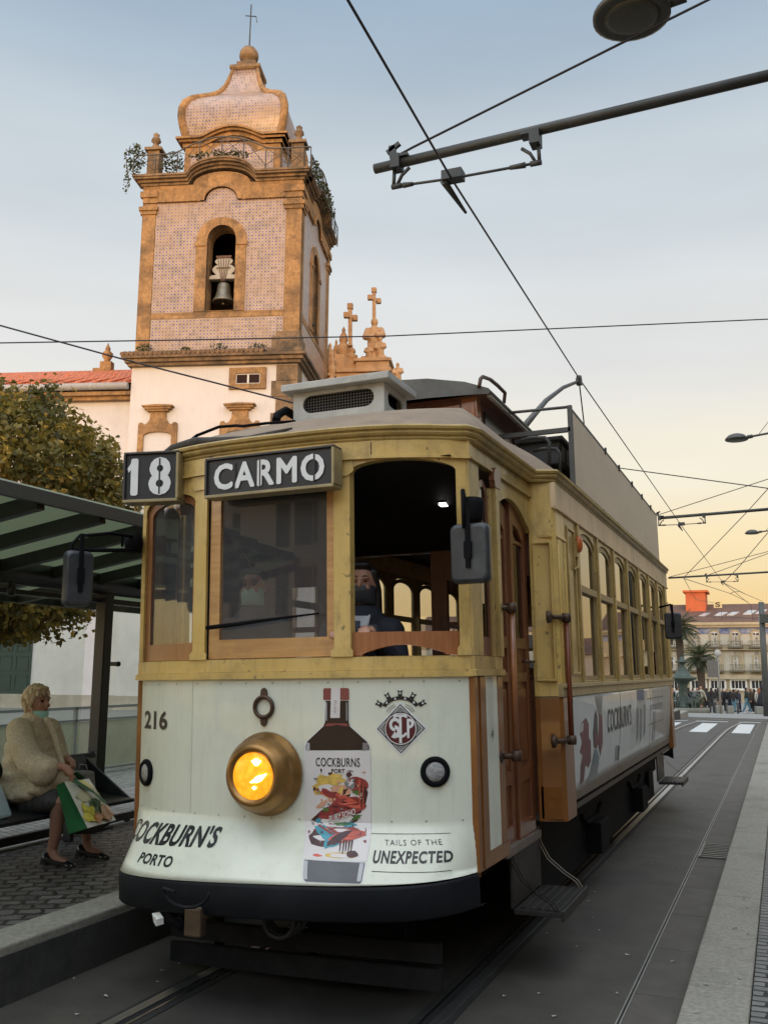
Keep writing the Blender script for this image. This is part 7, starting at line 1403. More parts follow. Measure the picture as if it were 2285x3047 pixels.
# a terrace along the right pavement, outside the frame: reflected in the side windows
for i, (y, wd, h) in enumerate(((-24, 12, 11.5), (-11.9, 11, 12.5), (-.8, 12, 11.0), (11.3, 13, 12.2), (24.4, 12, 11.4))):
    hs = thing('townhouse', ('terrace house on the near pavement, first of the row', 'tallest terrace house on the near pavement', 'lowest terrace house on the near pavement opposite the tram', 'widest terrace house on the near pavement', 'last terrace house on the near pavement towards the square')[i], 'house', (9.5, y, 0), group='terrace houses along the near pavement')
    g = MB(); g.box((0, 0, 0), (9, wd - .02, h)); g.build('wall', mat('terrace_render_%s' % 'ab'[i % 2], ((0.33, 0.29, 0.23), (0.26, 0.21, 0.17))[i % 2], 0.8, 0.1, 0.8, 0.1), hs)
    g = MB(); g.sheet([[(-.3, -.1, h), (-.3, wd + .1, h)], [(4.5, -.1, h + 1.6), (4.5, wd + .1, h + 1.6)], [(9.3, -.1, h), (9.3, wd + .1, h)]], smooth=False); g.build('roof', M_roofT, hs)
    nx = int(wd // 2.4)
    for a in range(nx):
        for z in (0.4, 4.0, 7.2): q = MB(); yy = (a + .5) * wd / nx; q.box((-.05, yy - .6, z), (0, yy + .6, z + 2.3)); q.box((-.08, yy - .75, z + 2.3), (0, yy + .75, z + 2.5)); q.build('window', M_hwin, hs)
bl = thing('stop_totem', 'slim blue stop post standing on the platform behind the middle tram window', 'stop post', (atd(683, 1800, 9.5).x, atd(683, 1800, 9.5).y, PZ))
g = MB(); g.box((-.05, -.03, 0), (.05, .03, 3.2)); g.build('post', mat('totem_blue', (0.02, 0.12, 0.36), 0.4, .1, 3), bl, .01); g = MB(); g.box((-.16, -.02, 0), (-.052, .02, 3.1)); g.box((.052, -.02, 0), (.16, .02, 3.1)); g.build('panel', mat('totem_white', (0.6, 0.62, 0.63), 0.5), bl)

# ---------------------------------------------------------------- traction poles, brackets, lamps, wires
M_pole = mat('pole_charcoal', (0.040, 0.040, 0.037), 0.5, 0.25, 4, 0.05, dirt=(0.07, 0.065, 0.058), dscale=4)
M_wire = mat('copper_wire', (0.020, 0.015, 0.018), 0.5); M_wire2 = mat('far_wire', (0.07, 0.05, 0.04), 0.5)
def trac_pole(y, ends, clamps, lamp, label, zt, xp, wreg):
    """ends: far end of the arm; clamps: the two hanging brackets (points on the arm); lamp: centre of the lamp head"""
    B0 = Vector((xp, y, KZ)); root = thing('traction_pole', label, 'pole', B0); L = lambda p: Vector(p) - B0
    g = MB(); g.tube([(0, 0, 0), (0, 0, zt)], [.11, .085], 14); g.lathe([(.17, 0), (.17, .03), (.13, .06), (.12, .5)], (0, 0, 0), seg=14); g.build('post', M_pole, root)
    e = L(ends); j = Vector((0, 0, e.z + (0 - e.x) * 0.035)); g = MB(); g.tube([e, j], .037, 12); g.lathe([(.12, -.1), (.12, .1)], (0, 0, j.z), seg=14); arm = g.build('bracket_arm', M_pole, root)
    lows = []
    for k, cpt in enumerate(clamps):
        c = L(cpt); g = MB(); s_ = 1 if k == 0 else -1
        g.box(c + Vector((-.035, -.055, -.05)), c + Vector((.035, .055, .055))); g.box(c + Vector((-.10 * (k), -.05, .03)), c + Vector((.10 * (1 - k), .05, .05)))
        g.tube([c + Vector((-.02 * s_, 0, -.04)), c + Vector((-.025 * s_, 0, -.175))], .014, 6); g.tube([c + Vector((.10 * s_, 0, -.05)), c + Vector((.04 * s_, 0, -.10)), c + Vector((.0, 0, -.175))], .013, 6); g.tube([c + Vector((-.04, 0, -.18)), c + Vector((.04, 0, -.18))], .02, 6)
        if k == 0: g.bar(c + Vector((-.03, 0, .05)), c + Vector((-.04, 0, .15)), .03, .05); g.bar(c + Vector((-.08, 0, .10)), c + Vector((.02, 0, .16)), .03, .03)
        g.build('hanger', M_pole, arm); lows.append(c + Vector((0, 0, -.18)))
    a, b_ = lows; g = MB(); m_ = L(wreg); m_.z = lerp(a.z, b_.z, (m_.x - a.x) / (b_.x - a.x)) - .01; g.tube([a, m_, b_], .010, 6)
    for p, q in ((a, m_), (b_, m_)): g.tube([p.lerp(q, .12), p.lerp(q, .30)], [.022, .016], 8)
    g.box(m_ + Vector((-.06, -.05, -.02)), m_ + Vector((.09, .05, .05))); g.tube([m_ + Vector((-.05, -.02, -.02)), m_ + Vector((0.0, .35, -.10))], [.03, .012], 6); g.build('registration_wire', M_pole, arm)
    lp = L(lamp); g = MB(); R = .26; g.lathe([(0.0, .12), (.10, .115), (.18, .085), (.24, .03), (.262, .0), (.262, -.03), (.235, -.04), (.205, -.035)], lp, seg=28); lh = g.build('lamp_head', mat('lamp_shell', (0.055, 0.055, 0.050), 0.45, 0.15, 4), root)
    g = MB(); g.lathe([(.205, -.033), (.15, -.045), (.08, -.05), (0.0, -.052)], lp, seg=24); g.build('lamp_glass', mat('lamp_lens_off', (0.075, 0.075, 0.058), 0.35, 0.2, 12), lh)
    g = MB(); g.tube([lp + Vector((.24, 0, .02)), lp + Vector((.36, 0, .035))], .045, 10); g.tube([lp + Vector((.34, 0, .03)), Vector((0, 0, lp.z + .13))], .026, 8); g.tube([lp + Vector((.5, 0, .07)), Vector((0, 0, lp.z + .9))], .007, 5); g.build('lamp_arm', M_pole, root)
    return root
c8 = lambda x, y: (1050 + x / 2.552, 350 + y / 2.552)
c5 = lambda x, y: (1950 + x / 4.02, 1200 + y / 4.02)
Y1 = aty(1115, 503, 6.14).y
wz1 = aty(*c8(745, 470), 6.14)
trac_pole(6.14, aty(1115, 503, 6.14), (aty(*c8(335, 350), 6.14), aty(*c8(1385, 165), 6.14)), aty(1878, 40, 6.14), 'dark traction pole whose bracket arm reaches over the tram front with a big round lamp', 8.2, .42, wz1)
Y2 = 23.8
trac_pole(Y2, aty(*c5(28, 1375), Y2), (aty(*c5(45, 1372), Y2), aty(*c5(575, 1342), Y2)), aty(*c5(965, 425), Y2), 'dark traction pole whose bracket arm starts beside the far end of the advertising board', 8.2, .42, aty(*c5(300, 1450), Y2))
Y3 = 39.5
trac_pole(Y3, aty(*c5(150, 2090), Y3), (aty(*c5(610, 2083), Y3), aty(*c5(975, 2073), Y3)), aty(*c5(1150, 1550), Y3), 'dark traction pole with the farthest bracket arm and smallest lamp over the square', 8.2, .42, aty(*c5(800, 2142), Y3))
def wire(label, pts, r, m=None, name='overhead_wire'):
    p0 = Vector(pts[0]); o = thing(name, label, 'wire', p0); g = MB(); P = []
    g.tube([Vector(p) - p0 for p in pts], r, 6); ob = g.build('strand', m or M_wire, o, recalc=False); return o
Wp = [aty(1035, 0, 3.98), aty(1345, 535, 6.14), aty(1725, 1130, 12.35), aty(2025, 1562, 23.8), aty(*c5(800, 2142), 39.5)]
wire('main contact wire running over the tram roof along the track', [Wp[0] + (Wp[0] - Wp[1]) * 2.5] + Wp, .009)
wire('far contact wire running from the last bracket down towards the square', [Wp[-1], atd(2232, 1800, 52), atd(2240, 1850, 60)], .012, M_wire2)
wire('steel stay climbing from the nearest bracket arm past the big round lamp', [aty(*c8(345, 285), 6.14), aty(*c8(455, 225), 6.14), aty(2115, -5, 6.14) + Vector((0, .0, 0)), Vector((0.42, 6.14, 7.95))][:3], .009)
wire('long thin span wire crossing the whole sky in front of the tower', [atd(-40, 1021, 14), atd(520, 1012, 14), atd(1150, 1000, 15), atd(2320, 948, 16)], .010)
wire('slanting wire in front of the tower dropping behind the roof ventilator', [atd(-40, 957, 11), atd(360, 1067, 11), atd(890, 1203, 11), atd(1500, 1370, 11.5)], .010)
wire('wire running from behind the advertising board to the picture edge', [atd(1700, 1372, 20), atd(1845, 1393, 19), atd(2320, 1458, 18)], .011)
wire('thin stay rising from the second bracket arm', [aty(*c5(45, 1330), Y2), aty(*c5(1347, 905), Y2), aty(*c5(1600, 825), Y2)], .010, M_wire2)
wire('steep crossing wire falling to the farthest bracket arm', [atd(2300, 1436, 30), atd(*c5(1090, 1300), 33), atd(*c5(335, 2085), 39)], .014, M_wire2)
wire('steep crossing wire under the smallest lamp', [atd(2300, 1565, 36), atd(*c5(1000, 1950), 38), atd(*c5(815, 2142), 39.5)], .014, M_wire2)
wire('upper of the two thin stays fanning from the farthest bracket arm', [aty(*c5(155, 2080), Y3), aty(*c5(1347, 1772), Y3), aty(*c5(1500, 1730), Y3)], .013, M_wire2)
wire('lower of the two thin stays fanning from the farthest bracket arm', [aty(*c5(605, 2062), Y3), aty(*c5(1347, 1795), Y3), aty(*c5(1500, 1745), Y3)], .013, M_wire2)
wire('wire sloping down from the farthest arm towards the hotel roof', [aty(*c5(335, 2095), Y3), atd(*c7(925, 395), 52), atd(*c7(1100, 480), 58)], .014, M_wire2)
wire('wire from the farthest registration sloping to the tall pole', [aty(*c5(805, 2145), Y3), atd(*c7(1075, 400), 56), atd(*c7(1240, 470), 60)], .014, M_wire2)
wire('short wire dropping past the orange chimney', [aty(*c5(338, 2098), Y3), atd(*c7(530, 380), 60), atd(*c7(575, 455), 66), atd(*c7(760, 490), 70)], .014, M_wire2)
wire('arched frog wire joining two wires over the hotel roof', [atd(*c7(920, 398), 52), atd(*c7(960, 378), 52), atd(*c7(1020, 375), 54), atd(*c7(1078, 402), 56)], .016, M_wire2)
wire('low wire crossing the hotel front from the tram mirror to the tall pole', [atd(*c7(390, 620), 50), atd(*c7(740, 632), 55), atd(*c7(1000, 638), 58), atd(*c7(1250, 650), 60)], .018, M_wire2)
# ---------------------------------------------------------------- the square: hotel, fountain, palms, crowd
HN = Vector((-0.62, -0.785, 0)).normalized(); HP0 = atd(2270, 2000, 92)
HN = (Matrix.Rotation(R_(-22), 3, 'Z') @ (-FWD)); HN = Vector((HN.x, HN.y, 0)).normalized()
HU = Vector((-HN.y, HN.x, 0)); 
if HU.dot(RIGHT) < 0: HU = -HU
hotel = thing('hotel', 'weathered pale hotel with blue tile frieze, rust roof and orange chimney across the square', 'hotel building', (HP0.x, HP0.y, -1.1), (0, 0, math.atan2(HU.y, HU.x)))
HO = Vector(hotel.location)
def hp(px, py, dep=0.0): p = atplane(*c7(px, py), HP0 - HN * dep, HN) - HO; return p.dot(HU), p.z
hs_ = abs(hp(1100, 900)[0] - hp(1000, 900)[0]) / 100.0
HF = lambda u, d, v: (u, d, v)
M_hst = mat('hotel_stone', (0.36, 0.30, 0.20), 0.85, 0.2, .5, 0.2, dirt=(0.18, 0.145, 0.09), dscale=.35, damt=0.75, detail=9); M_hpl = mat('hotel_plaster', (0.46, 0.42, 0.35), 0.85, 0.1, .4, dirt=(0.24, 0.20, 0.14), dscale=.3, damt=0.7, detail=9)
M_hw = mat('hotel_white', (0.60, 0.58, 0.53), 0.6, 0.06, 2); M_hgl = mat('hotel_glass', (0.035, 0.035, 0.04), 0.12, 0.3, .6); M_frz = mat('blue_frieze', (0.30, 0.34, 0.42), 0.5, 0.1, 1.2, col2=(0.03, 0.07, 0.28), detail=2)
xl = hp(200, 900)[0] - 12; xr = hp(1500, 900)[0] + 14
g0 = 0.0; zE = hp(900, 690)[1]; zC = hp(900, 730)[1]
g = MB(); g.box((xl, 0, -1), (xr, 14, zE)); g.build('wall', M_hst, hotel)
g = MB(); z = [hp(900, y)[1] for y in (1262, 1215, 1185, 968, 955, 800, 738)]
g.plate(rect(xl, z[5], xr, z[6]), [], -.04, 0, HF); g.build('tile_frieze', M_frz, hotel)
g = MB(); g.box((xl, -.5, zC - .1), (xr, 0, zC + .15)); g.box((xl, -.7, zC + .15), (xr, 0, zC + .4)); g.box((xl, -.35, zC + .4), (xr, 0.5, zE)); g.box((xl, -.45, z[0]), (xr, 0, z[1])); g.box((xl, -.5, z[3]), (xr, 0, z[4])); g.build('cornice', M_hst, hotel, 0.03)
rid = [hp(340, 545), hp(1310, 470)]; zr = hp(900, 502, 7)[1] - 1.2
g = MB(); g.sheet([[(xl, -.6, zE + .02), (xr, -.6, zE + .02)], [(xl, 7, zr + 1.2), (xr, 7, zr + 1.2)], [(xl, 15, zE), (xr, 15, zE)]], smooth=False); g.build('roof', mat('rust_roof', (0.12, 0.062, 0.042), 0.85, 0.3, .6, 0.3, dirt=(0.075, 0.05, 0.038), dscale=.3, damt=.8), hotel, recalc=False)
def sky_(x0, y0, x1, y1, op=False):
    u0, zz = hp(x0, y1); u1, z1 = hp(x1, y0); sl = (zr + 1.2 - zE) / 7.6; f_ = lambda zq: -.6 + (zq - zE) / sl
    g = MB(); k = 1.0; a, b_ = f_(zz), f_(z1) ; g.add([(u0, a, zz + .1), (u1, a, zz + .1), (u1 + .5, b_, z1 + .1), (u0 + .5, b_, z1 + .1)] + [(u0, a, zz - .1), (u1, a, zz - .1), (u1 + .5, b_, z1 - .1), (u0 + .5, b_, z1 - .1)], [(0, 1, 2, 3), (0, 4, 5, 1), (1, 5, 6, 2), (3, 2, 6, 7), (0, 3, 7, 4)]); g.build('skylight', mat('skylight_glass', (0.42, 0.42, 0.42), 0.2), hotel)
for q_ in ((590, 585, 650, 620), (750, 575, 830, 612), (880, 572, 950, 608), (1045, 550, 1130, 598), (1172, 542, 1240, 588)): sky_(*q_)
u0, z0_ = hp(482, 532, 5); u1, z1_ = hp(668, 380, 4); g = MB(); g.box((u0, 4, z0_ - 1), (u1, 7.5, z1_)); g.box((u0 - .25, 3.75, z1_), (u1 + .25, 7.75, z1_ + .2)); g.build('chimney', mat('orange_render', (0.46, 0.105, 0.035), 0.8, 0.12, 1, 0.1), hotel)
def hwin(cx_, y0, y1, wd, arched=False, shop=0):
    u, zt = hp(cx_, y0); _, zb = hp(cx_, y1); h = wd * hs_ / 2; sh_ = rect(u - h, zb, u + h, zt) if not arched else arch(u - h, zb, u + h, zt - h * .6, h * .6, 8)
    o_ = rect(u - h - .13, zb - .15, u + h + .13, zt + .15) if not arched else arch(u - h - .14, zb - .12, u + h + .14, zt - h * .6, h * .6 + .16, 8)
    g = MB(); g.plate(o_, [sh_], -.16, 0.0, HF); f = g.build('window', M_hw if shop else M_hst, hotel)
    g = MB(); n_ = shop or 2; bars = [rect(u - h + .06 + (2 * h - .06) * i / n_, zb + .06, u - h + (2 * h - .06) * (i + 1) / n_, zt - (.06 if not arched else h * .6)) for i in range(n_)]
    if not shop: zm = lerp(zb, zt, .68); bars = [r_ for i in range(2) for r_ in (rect(bars[i][0][0], zb + .06, bars[i][1][0], zm - .03), rect(bars[i][0][0], zm + .03, bars[i][1][0], zt - (.06 if not arched else h * .5)))]
    g.plate(sh_, bars, -.07, -.02, HF); g.build('sash', M_hw, f); g = MB(); g.plate(sh_, [], -.03, -.015, HF); g.build('pane', M_hgl, f)
    if not shop:
        g = MB(); g.box((u - h - .35, -.7, zb - .22), (u + h + .35, -.02, zb - .08))
        for i in range(9): x = u - h - .3 + (2 * h + .6) * i / 8; g.box((x - .015, -.68, zb - .08), (x + .015, -.65, zb + .42))
        g.box((u - h - .35, -.70, zb + .42), (u + h + .35, -.64, zb + .47)); g.build('balcony', mat('balcony_iron', (0.10, 0.085, 0.06), 0.6), f)
for cx_ in (345, 555, 760, 970, 1180, 1390): hwin(cx_, 775, 925, 78, True)
for cx_ in (360, 570, 780, 992, 1200, 1410): hwin(cx_, 1035, 1165, 80)
for cx_, n_ in ((390, 4), (600, 4), (795, 4), (1005, 4), (1210, 4), (1410, 4)): hwin(cx_, 1272, 1362, 148, False, n_)
for cx_ in (455, 665, 872, 1085, 1295):
    u, zt = hp(cx_, 810); _, zb = hp(cx_, 945); g = MB(); g.plate([(u - .9, zb + .3), (u + .9, zb + .3), (u + 1.1, zt - .4), (u + .7, zt), (u - .7, zt), (u - 1.1, zt - .4)], [], -.08, 0, HF); g.build('wall_panel', M_hpl, hotel)
    u, zt = hp(cx_, 985); _, zb = hp(cx_, 1175); g = MB(); g.plate(rect(u - 1.1, zb, u + 1.1, zt), [], -.06, 0, HF); g.build('wall_panel', M_hpl, hotel)
    g = MB(); u, zt = hp(cx_ - 52, 985); _, zb = hp(cx_, 1185); g.box((u - .28, -.14, zb), (u + .28, 0, zt)); g.build('pilaster', M_hst, hotel)
# S sign standing on the roof
u, zz = hp(810, 552); _, zt = hp(810, 488); sg = thing('roof_sign', 'square sign with a dark letter S on the hotel roof', 'sign', HO + HU * u - HN * (-1.0) * 0 + Vector((0, 0, zz)) - HN * 2.0 * -1, (0, 0, hotel.rotation_euler.z))
hw_ = 84 * hs_ / 2; g = MB(); g.box((-hw_, 0, 0), (hw_, .15, zt - zz)); g.build('board', mat('sign_cream', (0.52, 0.42, 0.22), 0.6), sg)
g = MB(); V, Fc = text_shape('S', (zt - zz) * .74, hw_ * 1.25, .03); g.add([(a, -.02, (zt - zz) / 2 + b_) for a, b_ in V], Fc); g.build('letter', mat('sign_dark', (0.05, 0.035, 0.02), 0.6), sg, recalc=False)
g = MB(); g.box((-hw_ * .8, .05, -1.2), (-hw_ * .7, .1, 0)); g.box((hw_ * .7, .05, -1.2), (hw_ * .8, .1, 0)); g.build('sign_leg', M_iron, sg)
# distant houses closing the square on both sides
for k, (px, wd, h, dd, lab, cc) in enumerate(((1500, 26, 8, 128, 'pale far building beyond the square behind the tram', (0.36, 0.32, 0.26)), (2800, 34, 6, 110, 'far pale building to the side of the hotel', (0.33, 0.30, 0.25)))):
    p = atd(px, 2000, dd); b_ = thing('far_building', lab, 'building', (p.x, p.y, -1.05)); g = MB(); g.box((-wd / 2, 0, -1), (wd / 2, 12, h)); g.build('wall', mat('far_wall', cc, 0.8, 0.1, .4), b_)
    g = MB(); g.sheet([[(-wd / 2, -.4, h), (wd / 2, -.4, h)], [(-wd / 2, 6, h + 2.4), (wd / 2, 6, h + 2.4)], [(-wd / 2, 12, h), (wd / 2, 12, h)]], smooth=False); g.build('roof', MATS['rust_roof'], b_)
    for i in range(7):
        for z in (2, 5.5): q = MB(); x = -wd / 2 + (i + .5) * wd / 7; q.box((x - .6, -.04, z), (x + .6, 0, z + 2)); q.build('window', M_hgl, b_)
# palms
def palm(px, py, d, rad, trunk_h, lab, seed, n_=46):
    c = atd(px, py, d); base = Vector((c.x, c.y, gz(c.y))); root = thing('palm_tree', lab, 'palm tree', base); H = c.z - base.z; q = random.Random(seed)
    g = MB(); g.tube([(0, 0, 0), (.1, 0, H * .5), (0, 0, H)], [.34, .28, .34], 10); g.ball((0, 0, H - .1), (.5, .5, .6)); g.build('trunk', mat('palm_trunk', (0.07, 0.05, 0.035), 0.9, 0.3, 5, .5), root)
    g = MB()
    for k in range(n_):
        a = k * 2.39996; el = lerp(1.35, -.25, (k / n_) ** .8) + q.uniform(-.1, .1); L = rad * q.uniform(.9, 1.12); d0 = Vector((math.cos(a) * math.cos(el), math.sin(a) * math.cos(el), math.sin(el))); P = []; p = Vector((0, 0, H)); v = d0.copy()
        for i in range(9): P.append(p.copy()); p = p + v * (L / 8); v = (v + Vector((0, 0, -.17))).normalized()
        side = d0.cross(Vector((0, 0, 1))).normalized() if abs(d0.z) < .98 else Vector((1, 0, 0))
        for i in range(1, 9):
            for t_ in (0, .5):
                if i == 8 and t_: continue
                o = P[i - 1].lerp(P[i], t_); ll = rad * .24 * math.sin(math.pi * min(.96, (i - .3 + t_) / 9)) ** .6; fw_ = (P[i] - P[i - 1]).normalized()
                for s_ in (-1, 1): tip = o + side * s_ * ll * .75 + fw_ * ll * .6 + Vector((0, 0, -ll * .35)); w_ = fw_ * rad * .030; g.add([o - w_, o + w_, tip], [(0, 1, 2)], 0 if q.random() < .75 else 1)
        for i in range(8): sd_ = side * .02 * rad * (1 - i / 9); g.add([P[i] - sd_, P[i] + sd_, P[i + 1] + sd_ * .8, P[i + 1] - sd_ * .8], [(0, 1, 2, 3)], 1)
    g.build('crown', [leafmat('palm_leaf', (0.022, 0.036, 0.012), (0.045, 0.060, 0.018)) if 'palm_leaf' not in MATS else MATS['palm_leaf'], MATS.get('palm_dry') or leafmat('palm_dry', (0.07, 0.075, 0.03), (0.12, 0.11, 0.05))], root, recalc=False)
palm(*c7(612, 1060), 74, 1.75, 6, 'spreading palm tree behind the fountain in front of the hotel', 3)
palm(*c7(400, 760), 80, 2.0, 10, 'tall palm tree half hidden by the far end of the tram', 8, 54)
# fountain
fb = atd(*c7(455, 1545), 66); fo = thing('fountain', 'green bronze fountain with a wide bowl and winged lions', 'fountain', (fb.x, fb.y, gz(fb.y))); fs = 66 / 2850 / 3.403; fz = lambda y: atd(*c7(455, y), 66).z - gz(fb.y)
M_fb = mat('green_bronze', (0.050, 0.068, 0.055), 0.55, 0.3, 3, 0.2, dirt=(0.10, 0.12, 0.10), dscale=2)
g = MB(); g.lathe([(1.7, 0), (1.7, .30), (1.6, .36), (1.55, .36), (1.55, .22), (0, .22)], (0, 0, 0), seg=32); g.build('basin', mat('basin_stone', (0.16, 0.155, 0.13), 0.8, 0.2, 2, .2), fo)
g = MB(); g.lathe([(.6, .2), (.6, .5), (.4, .65), (.3, 1.1), (.28, fz(1330)), (.45, fz(1290)), (130 * fs, fz(1262)), (138 * fs, fz(1250)), (132 * fs, fz(1240)), (100 * fs, fz(1238)), (82 * fs, fz(1225)), (70 * fs, fz(1190)), (48 * fs, fz(1178)), (55 * fs, fz(1160)), (34 * fs, fz(1140)), (24 * fs, fz(1120)), (34 * fs, fz(1100)), (68 * fs, fz(1090)), (70 * fs, fz(1080)), (30 * fs, fz(1076)), (22 * fs, fz(1050)), (10 * fs, fz(1035)), (0, fz(1030))], (0, 0, 0), seg=28); g.build('bowl_column', M_fb, fo)
for k in range(4):
    a = R_(40 + 90 * k); dx, dy = math.cos(a), math.sin(a); g = MB(); R1 = 1.35; K = .62; Pq = lambda r, z, s_=0: Vector((dx * r - dy * s_, dy * r + dx * s_, z)) * K; kb = lambda c, r: g.ball(c, tuple(x * K for x in r))
    kb(Pq(R1, 1.15), (.42, .42, .36)); kb(Pq(R1 + .35, 1.45), (.3, .3, .34)); kb(Pq(R1 + .55, 1.85), (.24, .24, .27)); kb(Pq(R1 + .78, 1.78), (.13, .13, .12)); kb(Pq(R1 - .4, 1.0), (.35, .35, .35))
    for s_ in (-.2, .2): g.tube([Pq(R1 + .4, 1.2, s_), Pq(R1 + .55, .45, s_)], [.13 * K, .09 * K], 8); g.tube([Pq(R1 - .4, .9, s_), Pq(R1 - .2, .45, s_)], [.16 * K, .1 * K], 8); g.tube([Pq(R1, 1.4, s_), Pq(R1 - .25, 2.0, s_ * 2.2), Pq(R1 - .5, 2.3, s_ * 2.5)], [.16 * K, .13 * K, .05 * K], 8)
    o = remesh(g, 'winged_lion', M_fb, .04, None, 1); o.parent = fo
# crowd
def crowd_meshes(kind):
    b = MB()
    st = {'walk': .26, 'stand': .06, 'stand2': .03, 'sit': .05}[kind]
    b.ball((0, 0, 1.60), (.085, .10, .12)); cap(b, [Vector((0, .01, 1.48)), Vector((0, .01, 1.40))], [.055, .06]); cap(b, [Vector((0, 0, 1.38)), Vector((0, 0, 1.05)), Vector((0, 0, .92))], [.10, .11, .12]); b.ball((0, -.10, 1.59), (.018, .025, .02))
    for s in (-1, 1): cap(b, [Vector((s * .09, 0, .92)), Vector((s * .10, -s * st * .5, .48)), Vector((s * .10, -s * st + .02, .07))], [.085, .06, .045]); cap(b, [Vector((s * .10, -s * st + .02, .05)), Vector((s * .10, -s * st - .13, .035))], [.045, .035]); cap(b, [Vector((s * .18, 0, 1.36)), Vector((s * .24, s * st * .4, 1.08)), Vector((s * .22, s * st * .5 - .10, .85))], [.06, .048, .04]); b.ball((s * .21, s * st * .5 - .13, .80), (.04, .045, .06))
    t_ = MB(); cap(t_, [Vector((0, 0, 1.38)), Vector((0, 0, 1.12)), Vector((0, .0, .90))], [.14, .155, .16]); cap(t_, [Vector((-.15, 0, 1.37)), Vector((.15, 0, 1.37))], [.085, .085])
    for s in (-1, 1): cap(t_, [Vector((s * .18, 0, 1.36)), Vector((s * .245, s * st * .4, 1.08)), Vector((s * .22, s * st * .5 - .09, .87))], [.082, .068, .055])
    l_ = MB()
    for s in (-1, 1): cap(l_, [Vector((s * .085, 0, .94)), Vector((s * .10, -s * st * .5, .48)), Vector((s * .10, -s * st + .02, .12))], [.115, .085, .065])
    s_ = MB()
    for s in (-1, 1): cap(s_, [Vector((s * .085, 0, .94)), Vector((s * .10, -s * st * .4, .56))], [.12, .10])
    f_ = MB()
    for s in (-1, 1): cap(f_, [Vector((s * .10, -s * st + .05, .05)), Vector((s * .10, -s * st - .15, .04))], [.055, .045])
    hs2 = MB(); hs2.ball((0, .025, 1.635), (.095, .105, .105)); hs2.ball((0, .05, 1.58), (.085, .07, .09))
    hl2 = MB(); hl2.ball((0, .025, 1.635), (.097, .108, .105)); cap(hl2, [Vector((0, .06, 1.58)), Vector((0, .09, 1.40)), Vector((0, .10, 1.22))], [.09, .11, .09])
    out = {}
    for nm, mb, vx in (('body', b, .026), ('top', t_, .028), ('trousers', l_, .028), ('shorts', s_, .028), ('shoes', f_, .022), ('hair', hs2, .025), ('long_hair', hl2, .025)):
        o = remesh(mb, nm, M_skin, vx, None, 2); out[nm] = o.data; bpy.data.objects.remove(o)
    cl_ = MB(); cl_.lathe([(.50, 0.45), (.42, .8), (.34, 1.1), (.24, 1.34), (.10, 1.44)], (0, 0, 0), seg=16); o = cl_.build('cloak', M_skin); out['cloak'] = o.data; bpy.data.objects.remove(o)
    bk = MB(); bk.ball((0, .20, 1.18), (.13, .09, .20)); bk.tube([(-.09, .14, 1.36), (-.10, -.14, 1.30), (-.10, -.12, 1.1)], .02, 6); o = bk.build('backpack', M_skin); out['backpack'] = o.data; bpy.data.objects.remove(o)
    ht = MB(); ht.lathe([(.17, 1.69), (.17, 1.705), (.10, 1.71), (.095, 1.86), (.0, 1.87)], (0, .02, 0), seg=14); o = ht.build('hat', M_skin); out['hat'] = o.data; bpy.data.objects.remove(o)
    return out
CM = {k: crowd_meshes(k) for k in ('walk', 'stand')}
CMAT = {}
def cm(c):
    if c not in CMAT: CMAT[c] = mat('cloth_%s' % '_'.join('%02d' % int(x * 100) for x in c), c, 0.85, 0.2, 4)
    return CMAT[c]
def crowd(px, pose, rot, sc, parts_, label, d=68.5, sit=False):
    p = atd(*c7(px, 1570), d); root = thing('person', label, 'person', (p.x, p.y, gz(p.y) + .006), (0, 0, R_(rot)), 'people in the square'); root.scale = (sc, sc, sc)
    for nm, c in parts_:
        o = bpy.data.objects.new(nm, CM[pose][nm]); COL.objects.link(o); o.parent = root; o.material_slots[0].link = 'OBJECT'; o.material_slots[0].material = c if not isinstance(c, tuple) else cm(c)
BK, DK, NV, WT, GR = (.012, .012, .014), (.03, .028, .03), (.025, .03, .045), (.55, .54, .52), (.10, .10, .10); JE = (.10, .19, .24)
def P_(top, leg, hair=(.02, .013, .01), long=False, shoes=BK, extra=(), skin=None, shorts=False): return [('body', skin or M_skin), ('top', top), ('shorts' if shorts else 'trousers', leg), ('shoes', shoes)] + ([('long_hair' if long else 'hair', hair)] if hair else []) + list(extra)
cr6 = lambda x: (x / 5.44 + 80) * 3.403
